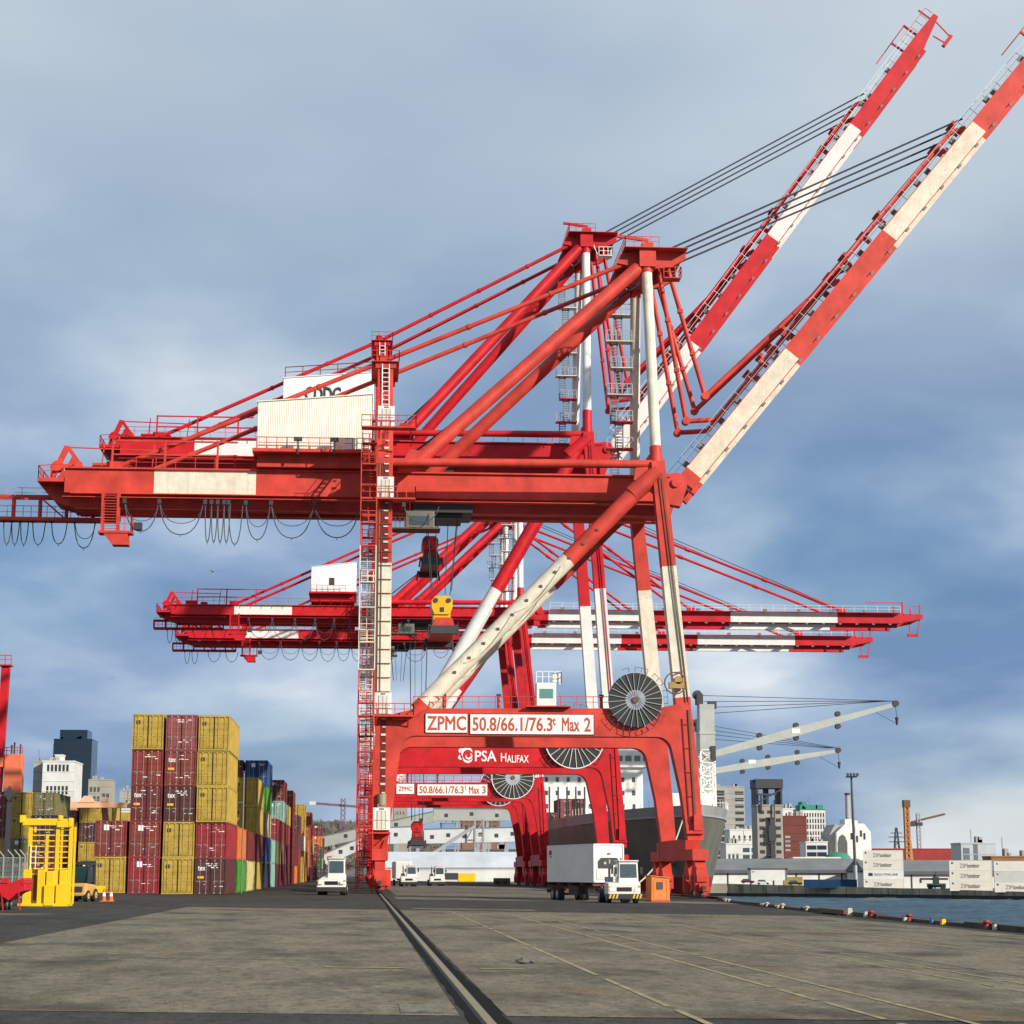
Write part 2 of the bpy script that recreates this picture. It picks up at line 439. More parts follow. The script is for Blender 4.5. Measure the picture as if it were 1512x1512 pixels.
# water
ws = NT('harbour_water')
wv = ws.noise(0.22, (0.35, 1.0, 1), 8, 0.7)
ws.l(ws.mixc(ws.ramp(ws.noise(0.25, (0.4, 1, 1), 5, 0.6), [(0.35, 0), (0.7, 1)]), (0.007, 0.028, 0.050), (0.025, 0.08, 0.115)), ws.p.inputs['Base Color'])
ws.p.inputs['Roughness'].default_value = 0.3; ws.p.inputs['Specular IOR Level'].default_value = 0.14
ws.bump(ws.noise(1.6, (0.5, 1.0, 1), 5, 0.6), 0.6, 0.3)
struct('harbour_water', MB().add([(-20, -400, -6.3), (1600, -400, -6.3), (1600, 900, -6.3), (-20, 900, -6.3)], [(0, 1, 2, 3)]), ws.m, 'choppy dark blue harbour water')
wav = MB(); NXW, NYW = 150, 560                            # chop between the quay and the far pier
vs = []
for j in range(NYW):
    for i in range(NXW):
        x, y = 22 + i * 1.5, 50 + j * 1.08
        z = 0.30 * noise.noise((x * 0.16, y * 0.42, 0.3)) + 0.20 * noise.noise((x * 0.45, y * 1.0, 4.1)) + 0.28 * noise.noise((x * 0.05, y * 0.13, 8.0))
        vs.append((x, y, -5.75 + z * 1.3 + 0.12))
wav.add(vs, [(j * NXW + i, j * NXW + i + 1, (j + 1) * NXW + i + 1, (j + 1) * NXW + i) for j in range(NYW - 1) for i in range(NXW - 1)], 0, True)
struct('harbour_waves', wav, ws.m, 'short steep waves on the harbour water')

# far pier across the basin
PIER = [(34.4, 668.0, -0.9), (118.0, 640.0, -1.63), (160.0, 600.0, -2.7), (192.0, 540.0, -3.55), (520.0, 300.0, -3.6)]
def pier_pt(x):
    for (xa, ya, za), (xb, yb, zb) in zip(PIER, PIER[1:]):
        if xa <= x <= xb:
            t = (x - xa) / (xb - xa); return Vector((x, ya + (yb - ya) * t, za + (zb - za) * t))
    return Vector(PIER[-1])
fp = MB()
for (xa, ya, za), (xb, yb, zb) in zip(PIER, PIER[1:]):
    fp.add([(xa, ya, za), (xb, yb, zb), (xb, 4000, zb), (xa, 4000, za)], [(0, 1, 2, 3)])
fp.add([(520, 300, -3.6), (3000, 300, -3.6), (3000, 4000, -3.6), (520, 4000, -3.6)], [(0, 1, 2, 3)])
struct('far_pier_ground', fp, ground_mat('far_pier_ground', (0.16, 0.15, 0.13), 0.4), 'pale ground of the pier across the water')
PW = NT('stained_quay_wall')
c = PW.mixc(PW.ramp(PW.noise(0.35, (1, 1, 0.2), 6, 0.6), [(0.35, 0), (0.65, 1)]), (0.23, 0.19, 0.12), (0.40, 0.36, 0.27))
c = PW.mixc(PW.ramp(PW.noise(0.6, (1, 1, 0.1), 5, 0.6), [(0.55, 0), (0.7, 1)]), c, (0.09, 0.075, 0.03))
PW.l(c, PW.p.inputs['Base Color']); PW.p.inputs['Roughness'].default_value = 0.9
DARKTIDE = plain('wet_tide_band', (0.018, 0.018, 0.016), 0.5)
wall = thing('pier_wall', 'stained concrete wall of the pier across the water', 'wall', (0, 0, 0))
for (xa, ya, za), (xb, yb, zb) in zip(PIER, PIER[1:]):
    n = max(1, int(math.hypot(xb - xa, yb - ya) / 12))
    for i in range(n):
        t0, t1 = i / n, (i + 1) / n - 0.004
        p0 = Vector((xa + (xb - xa) * t0, ya + (yb - ya) * t0, za + (zb - za) * t0)); p1 = Vector((xa + (xb - xa) * t1, ya + (yb - ya) * t1, za + (zb - za) * t1))
        m = MB()
        off = Vector((0, -0.6 - 0.08 * (i % 2), 0))
        A = [p0 + off, p1 + off, p1 + Vector((0, 0.5, 0)), p0 + Vector((0, 0.5, 0))]
        lo = lambda z: [Vector((p.x, p.y, z)) for p in A]
        m.hexa(lo(-4.5) + [p + Vector((0, 0, 0.12)) for p in A], 0)
        m.hexa([p + Vector((0, 0.25, 0)) for p in lo(-7)] + [p + Vector((0, 0.25, 0)) for p in lo(-4.5)], 1)
        m.build('wall_panel', [PW.m, DARKTIDE], wall)
# low wooded hill far behind
HILL = NT('bare_wooded_hill')
HILL.l(HILL.mixc(HILL.ramp(HILL.noise(0.09, detail=8, rough=0.75), [(0.35, 0), (0.65, 1)]), (0.045, 0.040, 0.032), (0.17, 0.155, 0.13)), HILL.p.inputs['Base Color'])
HILL.p.inputs['Roughness'].default_value = 0.95
hm = MB(); NX, NY = 70, 10
vs = []
for j in range(NY):
    for i in range(NX):
        x = -700 + i * 20; y = 980 + j * 45
        prof = math.sin(math.pi * j / (NY - 1)) * max(0, 1 - max(0, (x - 20) / 90)) ** 1.2 * (0.4 + 0.6 * math.exp(-((x + 30) / 330) ** 2))
        vs.append((x, y, -2 + max(0, 33 * prof) * (0.85 + 0.4 * noise.noise((x * 0.02, y * 0.02, 1)))))
hm.add(vs, [(j * NX + i, j * NX + i + 1, (j + 1) * NX + i + 1, (j + 1) * NX + i) for j in range(NY - 1) for i in range(NX - 1)], 0, True)
struct('hill', hm, HILL.m, 'low bare wooded hill behind the port')
tw = MB()                                                  # leafless scrub on the hill, one mass
for k in range(9000):
    x = random.uniform(-500, 60); j = random.uniform(0.5, 7.5); y = 980 + j * 45
    prof = math.sin(math.pi * j / (NY - 1)) * max(0, 1 - max(0, (x - 20) / 90)) ** 1.2 * (0.4 + 0.6 * math.exp(-((x + 30) / 330) ** 2))
    z = -2 + max(0, 33 * prof) * 0.9
    h = random.uniform(2, 6); w = random.uniform(1, 3)
    tw.add([(x - w, y, z), (x + w, y + random.uniform(-1, 1), z + 0.3 * h), (x + random.uniform(-w, w), y, z + h)], [(0, 1, 2)])
o = tw.build('hillside_scrub', HILL.m); tag(o, 'leafless brown scrub covering the low hill', 'scrub', kind='stuff')
# ================================================================== SHIP-TO-SHORE CRANES
def banded_bar(mb, a, b, w, h, zbreaks, up=(0, 1, 0), w2=None, h2=None, tube=None, n=14):
    """one member painted in colour bands; zbreaks: heights at which slot 0 (red) and 1 (white) swap, from the bottom, starting red"""
    a, b = Vector(a), Vector(b)
    if a.z > b.z: a, b = b, a
    w2, h2 = w2 or w, h2 or h
    zs = [a.z] + [z for z in zbreaks if a.z < z < b.z] + [b.z]
    k = sum(1 for z in zbreaks if z <= a.z) % 2
    for z0, z1 in zip(zs, zs[1:]):
        t0, t1 = (z0 - a.z) / (b.z - a.z), (z1 - a.z) / (b.z - a.z)
        p, q_ = a.lerp(b, t0), a.lerp(b, t1)
        if tube: mb.tube(p, q_, tube, n, k)
        else: mb.bar(p, q_, w + (w2 - w) * t0, h + (h2 - h) * t0, k, up, w + (w2 - w) * t1, h + (h2 - h) * t1)
        k = 1 - k
HB = 8.5
DARKST = plain('weathered_galvanised_steel', (0.16, 0.165, 0.17), 0.6)
def portal(mb, y0, y1):
    def arc(cx, cz, r, a0, a1, n=7): return [(cx + r * math.cos(rad(a0 + (a1 - a0) * i / (n - 1))), cz + r * math.sin(rad(a0 + (a1 - a0) * i / (n - 1)))) for i in range(n)]
    inner = [(0.75, 5.0), (1.35, 9.5)] + arc(3.3, 13.4, 1.45, 172, 90) + arc(26.6, 13.4, 1.45, 90, 10) + [(28.9, 9.5), (29.45, 5.0)]
    outer = [(-0.85, 5.0), (-0.75, 9.5)] + [(-0.6 + 0.02 * i, 13 + 0.7 * i) for i in range(6)] + [(3.3, 17.45)] + [(26.6, 17.6)] + [(29.9 + 0.07 * i, 18.3 - 0.6 * i) for i in range(6)] + [(30.7, 9.5), (31.0, 5.0)]
    n = len(inner)
    vs = [(x, y0, z) for x, z in outer] + [(x, y0, z) for x, z in inner] + [(x, y1, z) for x, z in outer] + [(x, y1, z) for x, z in inner]
    fs = []
    for i in range(n - 1):
        o0, o1, i0, i1 = i, i + 1, n + i, n + i + 1
        fs += [(o0, i0, i1, o1), (2 * n + o1, 2 * n + i1, 2 * n + i0, 2 * n + o0), (o1, 2 * n + o1, 2 * n + o0, o0), (i0, 2 * n + i0, 2 * n + i1, i1)]
    fs += [(0, 2 * n, 3 * n, n), (n - 1, 2 * n - 1, 4 * n - 1, 3 * n - 1)]
    mb.add(vs, fs)

def bogie_set(root, x, y, zb, R, sgn):
    """one corner: sill foot, equaliser beams and eight wheels; sgn = direction away from the crane centre along the rail"""
    b = MB()
    b.box(x - 0.75, x + 0.75, min(y - sgn * 1.0, y + sgn * 5.2), max(y - sgn * 1.0, y + sgn * 5.2), 3.05, 4.1)
    b.prismx([(y - 1.1, 5.0), (y - 0.8, 4.1), (y + 0.8, 4.1), (y + 1.1, 5.0)], x - 0.72, x + 0.72)
    e = b.build('bogie', R, root)
    for k, yy in enumerate((y - sgn * 0.2, y + sgn * 4.2)):
        m = MB(); m.prismx([(yy - 1.7, 1.6), (yy - 0.5, 3.1), (yy + 0.5, 3.1), (yy + 1.7, 1.6), (yy + 1.7, 1.1), (yy - 1.7, 1.1)], x - 0.5, x + 0.5)
        m.box(x - 0.62, x + 0.62, yy - 1.5, yy - 0.4, 0.75 + zb, 1.7, 0); m.box(x - 0.62, x + 0.62, yy + 0.4, yy + 1.5, 0.75 + zb, 1.7, 0)
        m.build('equaliser_beam', R, e)
        for dy in (-1.25, -0.55, 0.55, 1.25):
            MB().tube((x - 0.12, yy + dy, zb + 0.36), (x + 0.12, yy + dy, zb + 0.36), 0.34, 14).build('wheel', DARK, e)
    m = MB(); m.box(x - 0.35, x + 0.35, y + sgn * 6.0 - 0.3, y + sgn * 6.0 + 0.3, zb + 0.7, zb + 1.35); m.tube((x, y + sgn * 6.3, zb + 1.0), (x, y + sgn * 6.9, zb + 1.0), 0.2, 10, 1)
    m.box(x - 0.45, x + 0.45, y + sgn * 5.1 - 0.4, y + sgn * 5.1 + 0.5, zb + 0.35, zb + 2.9)
    m.build('buffer', [R, DARK], e)
    m = MB(); m.box(x + 0.55, x + 1.05, y + sgn * 3.2 - 0.3, y + sgn * 3.2 + 0.5, zb + 0.5, zb + 2.2); m.tube((x + 0.8, y + sgn * 3.4, zb + 0.9), (x + 0.8, y + sgn * 4.6, zb + 0.9), 0.25, 10)
    m.build('drive_motor', R, e)
    m = MB(); m.box(x - 1.0, x - 0.55, y + sgn * 1.2 - 0.3, y + sgn * 1.2 + 0.4, zb + 0.5, zb + 1.7); m.build('rail_clamp', R, e)

def cable_loops(root, spans, y, ztop, mat=None, tie=None):
    for x0, x1, d in spans:
        pts = []
        for i in range(13):
            t = i / 12
            pts.append((x0 + (x1 - x0) * (0.5 + 0.5 * ((2 * t - 1) + 0.12 * math.sin((2 * t - 1) * math.pi))), y, ztop - d * (1 - (2 * t - 1) ** 2) ** 0.85))
        m = MB(); m.line(pts, 0.055, 5); m.tube(pts[6], (pts[6][0], y, pts[6][2] - 0.25), 0.03, 4)
        if d > 2.4 and x1 - x0 > 1.5:
            m.line([(px, y + 0.4, ztop - (ztop - pz) * 0.62) for px, _, pz in pts], 0.035, 4)
        m.build('cable_loop', mat or HOSE, root)
        m = MB(); m.box(x0 - 0.18, x0 + 0.18, y - 0.2, y + 0.2, ztop - 0.12, ztop + 0.35); m.build('cable_trolley', DARK, root)

def reel(root, x, y, z, r, pale):
    d = MB(); d.tube((x, y - 0.16, z), (x, y + 0.16, z), r * 0.97, 40); d.tube((x, y - 0.2, z), (x, y - 0.16, z), r * 0.36, 24, 1)
    e = d.build('cable_reel', [plain('wound_cable', (0.02, 0.021, 0.02), 0.7), plain('reel_hub_grey', (0.30, 0.34, 0.40), 0.5)], root)
    sp = STEEL if not pale else WHITE
    for i in range(24):
        t = 2 * math.pi * (i + 0.3) / 24; c, s_ = math.cos(t), math.sin(t)
        MB().bar((x + c * 0.45, y - 0.24, z + s_ * 0.45), (x + c * r, y - 0.24, z + s_ * r), 0.05 if not pale else 0.07, 0.06).build('spoke', sp, e)
    m = MB(); k = 36
    if pale:
        for i in range(k):
            a, b = 2 * math.pi * i / k, 2 * math.pi * (i + 1) / k
            m.tube((x + r * math.cos(a), y - 0.2, z + r * math.sin(a)), (x + r * math.cos(b), y - 0.2, z + r * math.sin(b)), 0.09, 6)
        m.build('rim', sp, e)
    g_ = MB(); rr = r * 1.18
    for i in range(22):
        a, b = rad(-150 + i * 12), rad(-150 + (i + 1) * 12)
        p = lambda t, q_: (x + q_ * math.cos(t), y - 0.1, z + q_ * math.sin(t))
        g_.bar(p(a, r * 1.02), p(a, rr), 0.05, 0.05)
        if i % 3 != 2: g_.bar(p(a, rr), p(b, rr), 0.04, 0.04)
    g_.build('reel_guard', DARK, e)
    MB().tube((x, y - 0.4, z), (x, y + 0.9, z), 0.34, 14).build('hub', RUSTY, e)
    m = MB(); m.box(x - 0.5, x + 0.5, y + 0.2, y + 1.0, z - 1.6, z + 0.5); m.build('reel_bracket', DARK, e)

def stair_tower(root, R, Wm, y, z0, z1, zb0, zb1, x0=-2.25, x1=-0.75):
    z = z0; i = 0
    while z < z1 - 1:
        mt = Wm if zb0 < z + 1 < zb1 else R
        dz = 2.9
        ya, yb = (y - 1.7, y + 2.1) if i % 2 == 0 else (y + 2.1, y - 1.7)
        f = MB()
        xx = x0 + 0.35 if i % 2 == 0 else x1 - 0.35
        for xs_ in (xx - 0.33, xx + 0.33): f.bar((xs_, ya, z), (xs_, yb, z + dz), 0.05, 0.24)
        for k in range(1, 12):
            t = k / 12; f.box(xx - 0.32, xx + 0.32, ya + (yb - ya) * t - 0.1, ya + (yb - ya) * t + 0.1, z + dz * t - 0.02, z + dz * t + 0.02)
        for xs_ in (xx - 0.33, xx + 0.33): f.bar((xs_, ya, z + 1.0), (xs_, yb, z + dz + 1.0), 0.045, 0.045)
        f.build('stair_flight', mt, root)
        l = MB(); yc = yb
        l.box(x0, x1, yc - 0.55, yc + 0.55, z + dz - 0.12, z + dz)
        lo = l.build('landing', mt, root)
        rl = MB(); sg = -0.52 if yc < y else 0.52
        rl.rail([(x0 + 0.04, yc - sg, z + dz), (x0 + 0.04, yc + sg, z + dz), (x1 - 0.04, yc + sg, z + dz)], 1.1, 0.035, 0.7)
        rl.build('railing', mt, lo)
        z += dz; i += 1
    for zc in range(int(z0), int(z1), 3):
        mt = Wm if zb0 < zc < zb1 else R
        p = MB()
        for xs_ in (x0 - 0.02, x1):
            for yy in (y - 2.2, y + 2.6): p.bar((xs_, yy, zc), (xs_, yy, min(zc + 3, z1)), 0.1, 0.1)
        p.bar((x0, y - 2.2, zc), (x1, y - 2.2, zc), 0.08, 0.1); p.bar((x0, y - 2.2, zc + 1.4), (x1, y - 2.2, zc + 1.4), 0.05, 0.05)
        p.bar((x0, y - 2.2, zc + 0.1), (x0, y + 2.6, min(zc + 2.9, z1)), 0.06, 0.06)
        p.build('stair_frame', mt, root)

def gate_box(root, xc, y, z0, w=1.62, h=2.1):
    """white lift landing gate"""
    m = MB(); m.box(xc - w / 2, xc + w / 2, y - 0.5, y, z0, z0 + h)
    g0 = m.build('lift_gate', WHITE, root)
    d = MB(); d.box(xc - 0.42, xc + 0.42, y - 0.53, y - 0.505, z0 + 0.1, z0 + 1.85); d.build('gate_door', paint('gate_cream_paint', (0.66, 0.63, 0.52), 0.4), g0)
    d = MB()
    for k in range(3): d.box(xc - 0.4 + 0.4 * k - 0.02, xc - 0.4 + 0.4 * k + 0.02, y - 0.56, y - 0.532, z0 + 0.1, z0 + 1.8)
    d.box(xc - w / 2 + 0.1, xc + w / 2 - 0.1, y - 0.56, y - 0.505, z0 + 0.9, z0 + 0.95)
    d.build('gate_bars', STEEL, g0)
    d = MB(); d.box(xc - 0.22, xc + 0.22, y - 0.54, y - 0.502, z0 + 1.92, z0 + 2.02); d.build('gate_plate', DARK, g0)
    return g0

def quay_crane(label, Yc, p):
    R, Wm = p['red'], p['white']
    root = thing('quay_crane', label, 'crane', (XR, Yc, 0), 0, 'ship-to-shore cranes along the quay')
    zg0, zg1, zu, xe = p['zg0'], p['zg1'], p['zu'], p['xe']
    ax, az = p['apex']; mz = p['mast']; XS = 29.9
    hx = 29.6; xtop = p.get('xtop', 27.1)
    hi = p.get('hi', False)
    WB = p['leg_bands']
    # ---- undercarriage, sills, portals, legs
    for s in (-1, 1):
        for x, zb in ((-0.05, 0.03), (XS, -0.45)): bogie_set(root, x, s * HB, zb, R, s)
        m = MB(); portal(m, s * HB - 0.85, s * HB + 0.85); m.build('portal_frame', R, root)
        m = MB(); banded_bar(m, (0.05, s * HB, 17.2), (0.05, s * HB, zg1 + 0.6), 1.5, 1.55, WB); o = m.build('landside_leg', [R, Wm], root)
        m = MB(); banded_bar(m, (29.25, s * HB, 17.9), (xtop, s * HB, zg1 + 0.7), 1.5, 1.55, WB, up=(0, 1, 0), w2=1.35, h2=1.3); m.build('seaside_leg', [R, Wm], root)
        m = MB(); banded_bar(m, (3.4, s * HB, 17.3), (xtop - 1.2, s * HB, zg0 + 1.0), 1, 1, p['diag_bands'], tube=0.82, n=16)
        m.build('lower_brace', [R, Wm], root)
        if hi:
            A_, B_ = Vector((3.4, s * HB, 17.3)), Vector((xtop - 1.2, s * HB, zg0 + 1.0)); nb = Vector((-(B_ - A_).z, 0, (B_ - A_).x)).normalized()
            for k_ in range(11):
                c_ = A_.lerp(B_, 0.16 + 0.062 * k_); MB().box(c_.x - 0.14, c_.x + 0.14, c_.y - 0.92, c_.y - 0.78, c_.z - 0.1, c_.z + 0.14).build('cable_bracket', RUSTY, root)
            for t0_ in (0.2, 0.42): MB().line([tuple(A_.lerp(B_, t0_ + 0.2 * j / 8) + Vector((0, -0.88, -0.9 * math.sin(math.pi * j / 8)))) for j in range(9)], 0.05, 5).build('slack_cable', CREAM, root)
        m = MB(); m.tube((xtop - 2.6, s * HB, zg0 - 0.3), (xtop + 0.1, s * HB, zg0 + 2.1), 0.9, 16); m.hexa([(xtop - 2.4, s * HB - 0.3, zg0 + 1.2), (xtop, s * HB - 0.3, zg0 - 0.4), (xtop, s * HB + 0.3, zg0 - 0.4), (xtop - 2.4, s * HB + 0.3, zg0 + 1.2), (xtop - 2.2, s * HB - 0.3, zg0 + 2.4), (xtop, s * HB - 0.3, zg0 + 2.6), (xtop, s * HB + 0.3, zg0 + 2.6), (xtop - 2.2, s * HB + 0.3, zg0 + 2.4)])
        m.build('brace_joint', R, root)
        m = MB(); m.tube((0.6, s * HB, zg1 + 0.25), (xtop - 0.5, s * HB, zg1 + 0.45), 0.42, 14); m.build('tie_tube', R, root)
        # back leg up to the apex and the white front pole
        m = MB(); a, b = Vector((2.9, s * 7.6, zg1 + 0.2)), Vector((ax - 0.9, s * 4.2, az - 1.6))
        m.tube(a, b, 0.70, 16); m.hexa([tuple(a + Vector(k)) for k in ((-1.6, -.5, -.6), (1.2, -.5, -.6), (1.2, .5, -.6), (-1.6, .5, -.6), (-.4, -.5, 1.5), (1.5, -.5, 1.2), (1.5, .5, 1.2), (-.4, .5, 1.5))]); m.build('back_leg', R, root)
        m = MB(); a, b = Vector((xtop, s * 8.0, zg1 + 0.2)), Vector((ax, s * 4.2, az - 1.2)); zr = p.get('pole_red', 1.6)
        tt = zr / (b.z - a.z); m.tube(a, a.lerp(b, tt), 0.62, 14); m.tube(a.lerp(b, tt), a.lerp(b, 0.955), 0.55, 14, 1); m.tube(a.lerp(b, 0.955), b, 0.62, 14); m.build('front_pole', [R, Wm], root)
    for x in (0.0, XS):
        m = MB(); m.box(x - 0.7, x + 0.75, -HB + 0.86, HB - 0.86, 3.1, 5.1); m.build('sill_beam', R, root)
    for x in (0.05, xtop):
        m = MB(); m.box(x - 0.7, x + 0.7, -HB + 0.75, HB - 0.75, zg1 + 0.02, zg1 + 1.6); m.build('cross_beam', R, root)
    # ---- main girders
    WPx = p['girder_white']
    for s in (-1, 1):
        g_ = MB(); y0, y1 = sorted((s * 4.2, s * 3.2))
        xs_ = [xe, WPx[0], WPx[1], hx - 0.6]
        for k in range(3): g_.box(xs_[k], xs_[k + 1], y0, y1, zg0, zg1, 1 if k == 1 else 0)
        g_.box(xe - 0.05, hx - 0.55, min(s * 4.5, s * 3.0), max(s * 4.5, s * 3.0), zg1, zg1 + 0.16)
        g_.box(xe + 0.6, hx - 0.7, min(s * 2.1, s * 1.3), max(s * 2.1, s * 1.3), zu, zg0 + 0.5); g_.box(xe + 0.6, hx - 0.7, min(s * 3.2, s * 1.3), max(s * 3.2, s * 1.3), zg0 + 0.3, zg0 + 0.5); g_.box(xe + 0.8, hx - 0.9, min(s * 2.4, s * 1.0), max(s * 2.4, s * 1.0), zu - 0.08, zu)
        g_.box(xe + 0.6, hx - 0.7, min(s * 4.35, s * 3.2), max(s * 4.35, s * 3.2), zg0 - 0.1, zg0 - 0.002)
        g_.build('main_girder', [R, Wm], root)
        w_ = MB(); ya = s * 5.3
        w_.box(xe, hx - 1.5, min(ya, s * 4.3), max(ya, s * 4.3), zu + 0.55, zu + 0.63); wk = w_.build('walkway', R, root)
        if not (hi and s < 0):
            MB().rail([(xe, ya, zg1 + 0.1), (hx - 1.5, ya, zg1 + 0.1)], 1.1, 0.03, 1.9).build('railing', R, wk)
        else:
            MB().rail([(xe + 7, -4.4, zg1 + 0.16), (-13, -4.4, zg1 + 0.16)], 1.1, 0.03, 1.9).build('railing', R, wk)
    k = 0
    for x in (xe + 0.6, xe + 14, 12.0): m = MB(); m.box(x - 0.5, x + 0.5, -3.2, 3.2, zg1 - 1.2, zg1 - 0.1); m.build('girder_tie', R, root)
    for k_ in range(3):
        x = xe + 4.6 + k_ * 5.2; m = MB(); m.bar((x, -4.3, zg1 + 0.16), (x + 0.05, -4.3, zg1 + 3.0), 0.2, 0.2); m.bar((x, -4.3, zg1 + 1.5), (x + (5.2 if k_ < 2 else 2), -4.3, zg1 + 1.55), 0.14, 0.14); m.bar((x, -4.3, zg1 + 2.9), (x + (5.2 if k_ < 2 else 2), -4.3, zg1 + 2.9), 0.16, 0.16); m.build('pipe_rack', R, root)
    # rear end: sloped cover, platform, rope anchor frames
    m = MB(); m.box(xe - 2.7, xe, -4.1, 4.1, zg1 - 1.3, zg1 - 0.9); m.hexa([(xe - 1.2, -1.9, zg0 - 0.6), (xe + 1, -1.9, zu), (xe + 1, 1.9, zu), (xe - 1.2, 1.9, zg0 - 0.6), (xe - 2.6, -1.9, zg1 - 1.3), (xe + 1, -1.9, zg1 - 1.3), (xe + 1, 1.9, zg1 - 1.3), (xe - 2.6, 1.9, zg1 - 1.3)]); e = m.build('rear_platform', R, root)
    MB().rail([(xe - 0.2, -4.1, zg1 - 0.7), (xe - 2.6, -4.1, zg1 - 0.9), (xe - 2.6, 4.1, zg1 - 0.9)], 1.2, 0.04, 1.0).build('railing', R, e)
    for s in (-2.6, 2.6):
        m = MB(); x = xe - 0.2
        m.bar((x - 1.3, s, zg1 - 0.6), (x + 0.1, s, zg1 + 2.6), 0.35, 0.55); m.bar((x + 0.1, s, zg1 + 2.6), (x + 2.0, s, zg1 - 0.1), 0.25, 0.4); m.bar((x - 1.5, s, zg1 + 0.4), (x + 1.6, s, zg1 + 0.9), 0.25, 0.3)
        m.tube((x - 0.8, s - 0.5, zg1 + 0.5), (x - 0.8, s + 0.5, zg1 + 0.5), 0.55, 14); m.tube((x + 1.3, s - 0.4, zg1 + 0.6), (x + 1.3, s + 0.4, zg1 + 0.6), 0.42, 12)
        m.build('rope_anchor_frame', R, root)
    m = MB(); m.bar((xe + 0.2, -2.6, zg1 + 2.5), (xe + 8.5, -2.6, zg1 + 2.3), 0.12, 0.12); m.bar((xe + 8.3, -2.6, zg1), (xe + 8.6, -2.6, zg1 + 2.9), 0.12, 0.12); m.bar((xe + 3.3, -2.6, zg1), (xe + 3.6, -2.6, zg1 + 3), 0.12, 0.12)
    m.box(xe + 2.2, xe + 4.2, -1, 1, zg1, zg1 + 1.3); m.box(xe + 5, xe + 6.2, -2.0, -0.8, zg1, zg1 + 0.9)
    m.build('rope_guide_rack', R, root)
    # ---- festoon extension behind the girder
    if p.get('truss'):
        x0, x1, zt, zb = p['truss']; t = MB()
        for y in (1.4, 2.6):
            t.bar((x0, y, zt), (x1, y, zt), 0.22, 0.28); t.bar((x0, y, zb), (x1, y, zb), 0.25, 0.3)
            n = 6
            for i in range(n + 1):
                xx = x0 + (x1 - x0) * i / n; t.bar((xx, y, zb), (xx, y, zt), 0.18, 0.18)
                if i in (3, 5): t.bar((xx, y, zt), (xx + (x1 - x0) / n, y, zb), 0.12, 0.12)
        t.box(x0, x1, 1.3, 2.7, zb - 0.22, zb - 0.14)
        fr = t.build('festoon_truss', R, root)
        MB().rail([(x0, 1.4, zb), (x1, 1.4, zb)], 1.3, 0.03, 0.8).build('railing', R, fr)
        MB().rail([(x0, 2.6, zt + 0.1), (x1 - 4, 2.6, zt + 0.1)], 1.0, 0.03, 1.6).build('railing', STEEL, fr)
    if p.get('cage'):
        x, zc = p['cage']; m = MB()
        for dx in (-0.75, 0.75):
            m.bar((x + dx, -5.9, zg0), (x + dx, -5.9, zc + 0.8), 0.22, 0.22); m.bar((x + dx, -4.7, zg0), (x + dx, -4.7, zc + 0.8), 0.15, 0.15)
        for i in range(14): zz_ = zc + 1 + (zg0 - zc - 1) * i / 14; m.bar((x - 0.75, -5.9, zz_), (x + 0.75, -5.9, zz_), 0.07, 0.07)
        m.box(x - 1.1, x + 2.2, -6.1, -4.4, zc + 0.55, zc + 0.8); m.prism([(x - 0.6, zc + 0.55), (x + 0.3, zc - 0.6), (x + 1.9, zc - 0.6), (x + 1.8, zc + 0.55)], -6.0, -4.5)
        cg = m.build('maintenance_cage', R, root)
        MB().rail([(x + 0.9, -6.0, zc + 0.8), (x + 2.1, -6.0, zc + 0.8), (x + 2.1, -4.5, zc + 0.8)], 1.4, 0.04, 0.5).build('railing', R, cg)
        MB().box(x + 2.3, x + 3.1, -5.7, -5.0, zc + 1.0, zc + 1.7).build('floodlight', DARK, cg)
    cable_loops(root, p['loops'], -5.1, zu + 0.1)
    if p.get('loops2'): cable_loops(root, p['loops2'], 2.0, p['truss'][3] - 0.2)
    # ---- landside mast and stays
    for s in (-1, 1):
        m = MB(); 
        for dx in (-0.55, 0.6): m.bar((dx, s * 6.2, zg1 + 1.0), (dx * 0.9, s * 3.5, mz - 0.4), 0.5 if hi else 0.42, 0.45)
        for i in range(5):
            t = i / 5; zz_ = zg1 + 1 + (mz - zg1 - 1.4) * t; yy = s * (6.2 - 2.7 * t); m.bar((-0.55, yy, zz_), (0.6, yy, zz_), 0.2, 0.2)
        m.build('mast_post', R, root)
        m = MB(); m.box(-1.0, 1.1, s * 3.5 - 0.5, s * 3.5 + 0.5, mz - 0.9, mz - 0.3); m.tube((-0.4, s * 3.5 - 0.55, mz), (-0.4, s * 3.5 + 0.55, mz), 0.5, 12); m.build('mast_saddle', R, root)
        m = MB(); ys_ = s * 3.5
        A, B, Cc = Vector((ax - 1.4, ys_, az - 0.6)), Vector((0, ys_, mz)), Vector((p['stay_x'], ys_, zg1 + 0.3))
        for a, b in ((A, B), (B, Cc)):
            m.tube(a, b, 0.24, 10); n = max(2, int((b - a).length / 7))
            for i in range(1, n): c = a.lerp(b, i / n); d = (b - a).normalized() * 0.18; m.tube(c - d, c + d, 0.31, 10)
        m.build('back_stay', R, root)
        m = MB(); m.box(p['stay_x'] - 0.9, p['stay_x'] + 0.7, ys_ - 0.3, ys_ + 0.3, zg1 + 0.1, zg1 + 0.9); m.build('stay_anchor', R, root)
    m = MB(); m.box(-0.5, 0.5, -3.2, 3.2, mz - 1.5, mz - 1.0); m.build('mast_beam', R, root)
    m = MB(); m.ladder((0.05, -5.6, zg1 + 4), (0.05, -4.0, mz - 0.5), 0.7, (1, 0, 0), 0.5, 0.05); m.build('mast_ladder', WHITE, root)
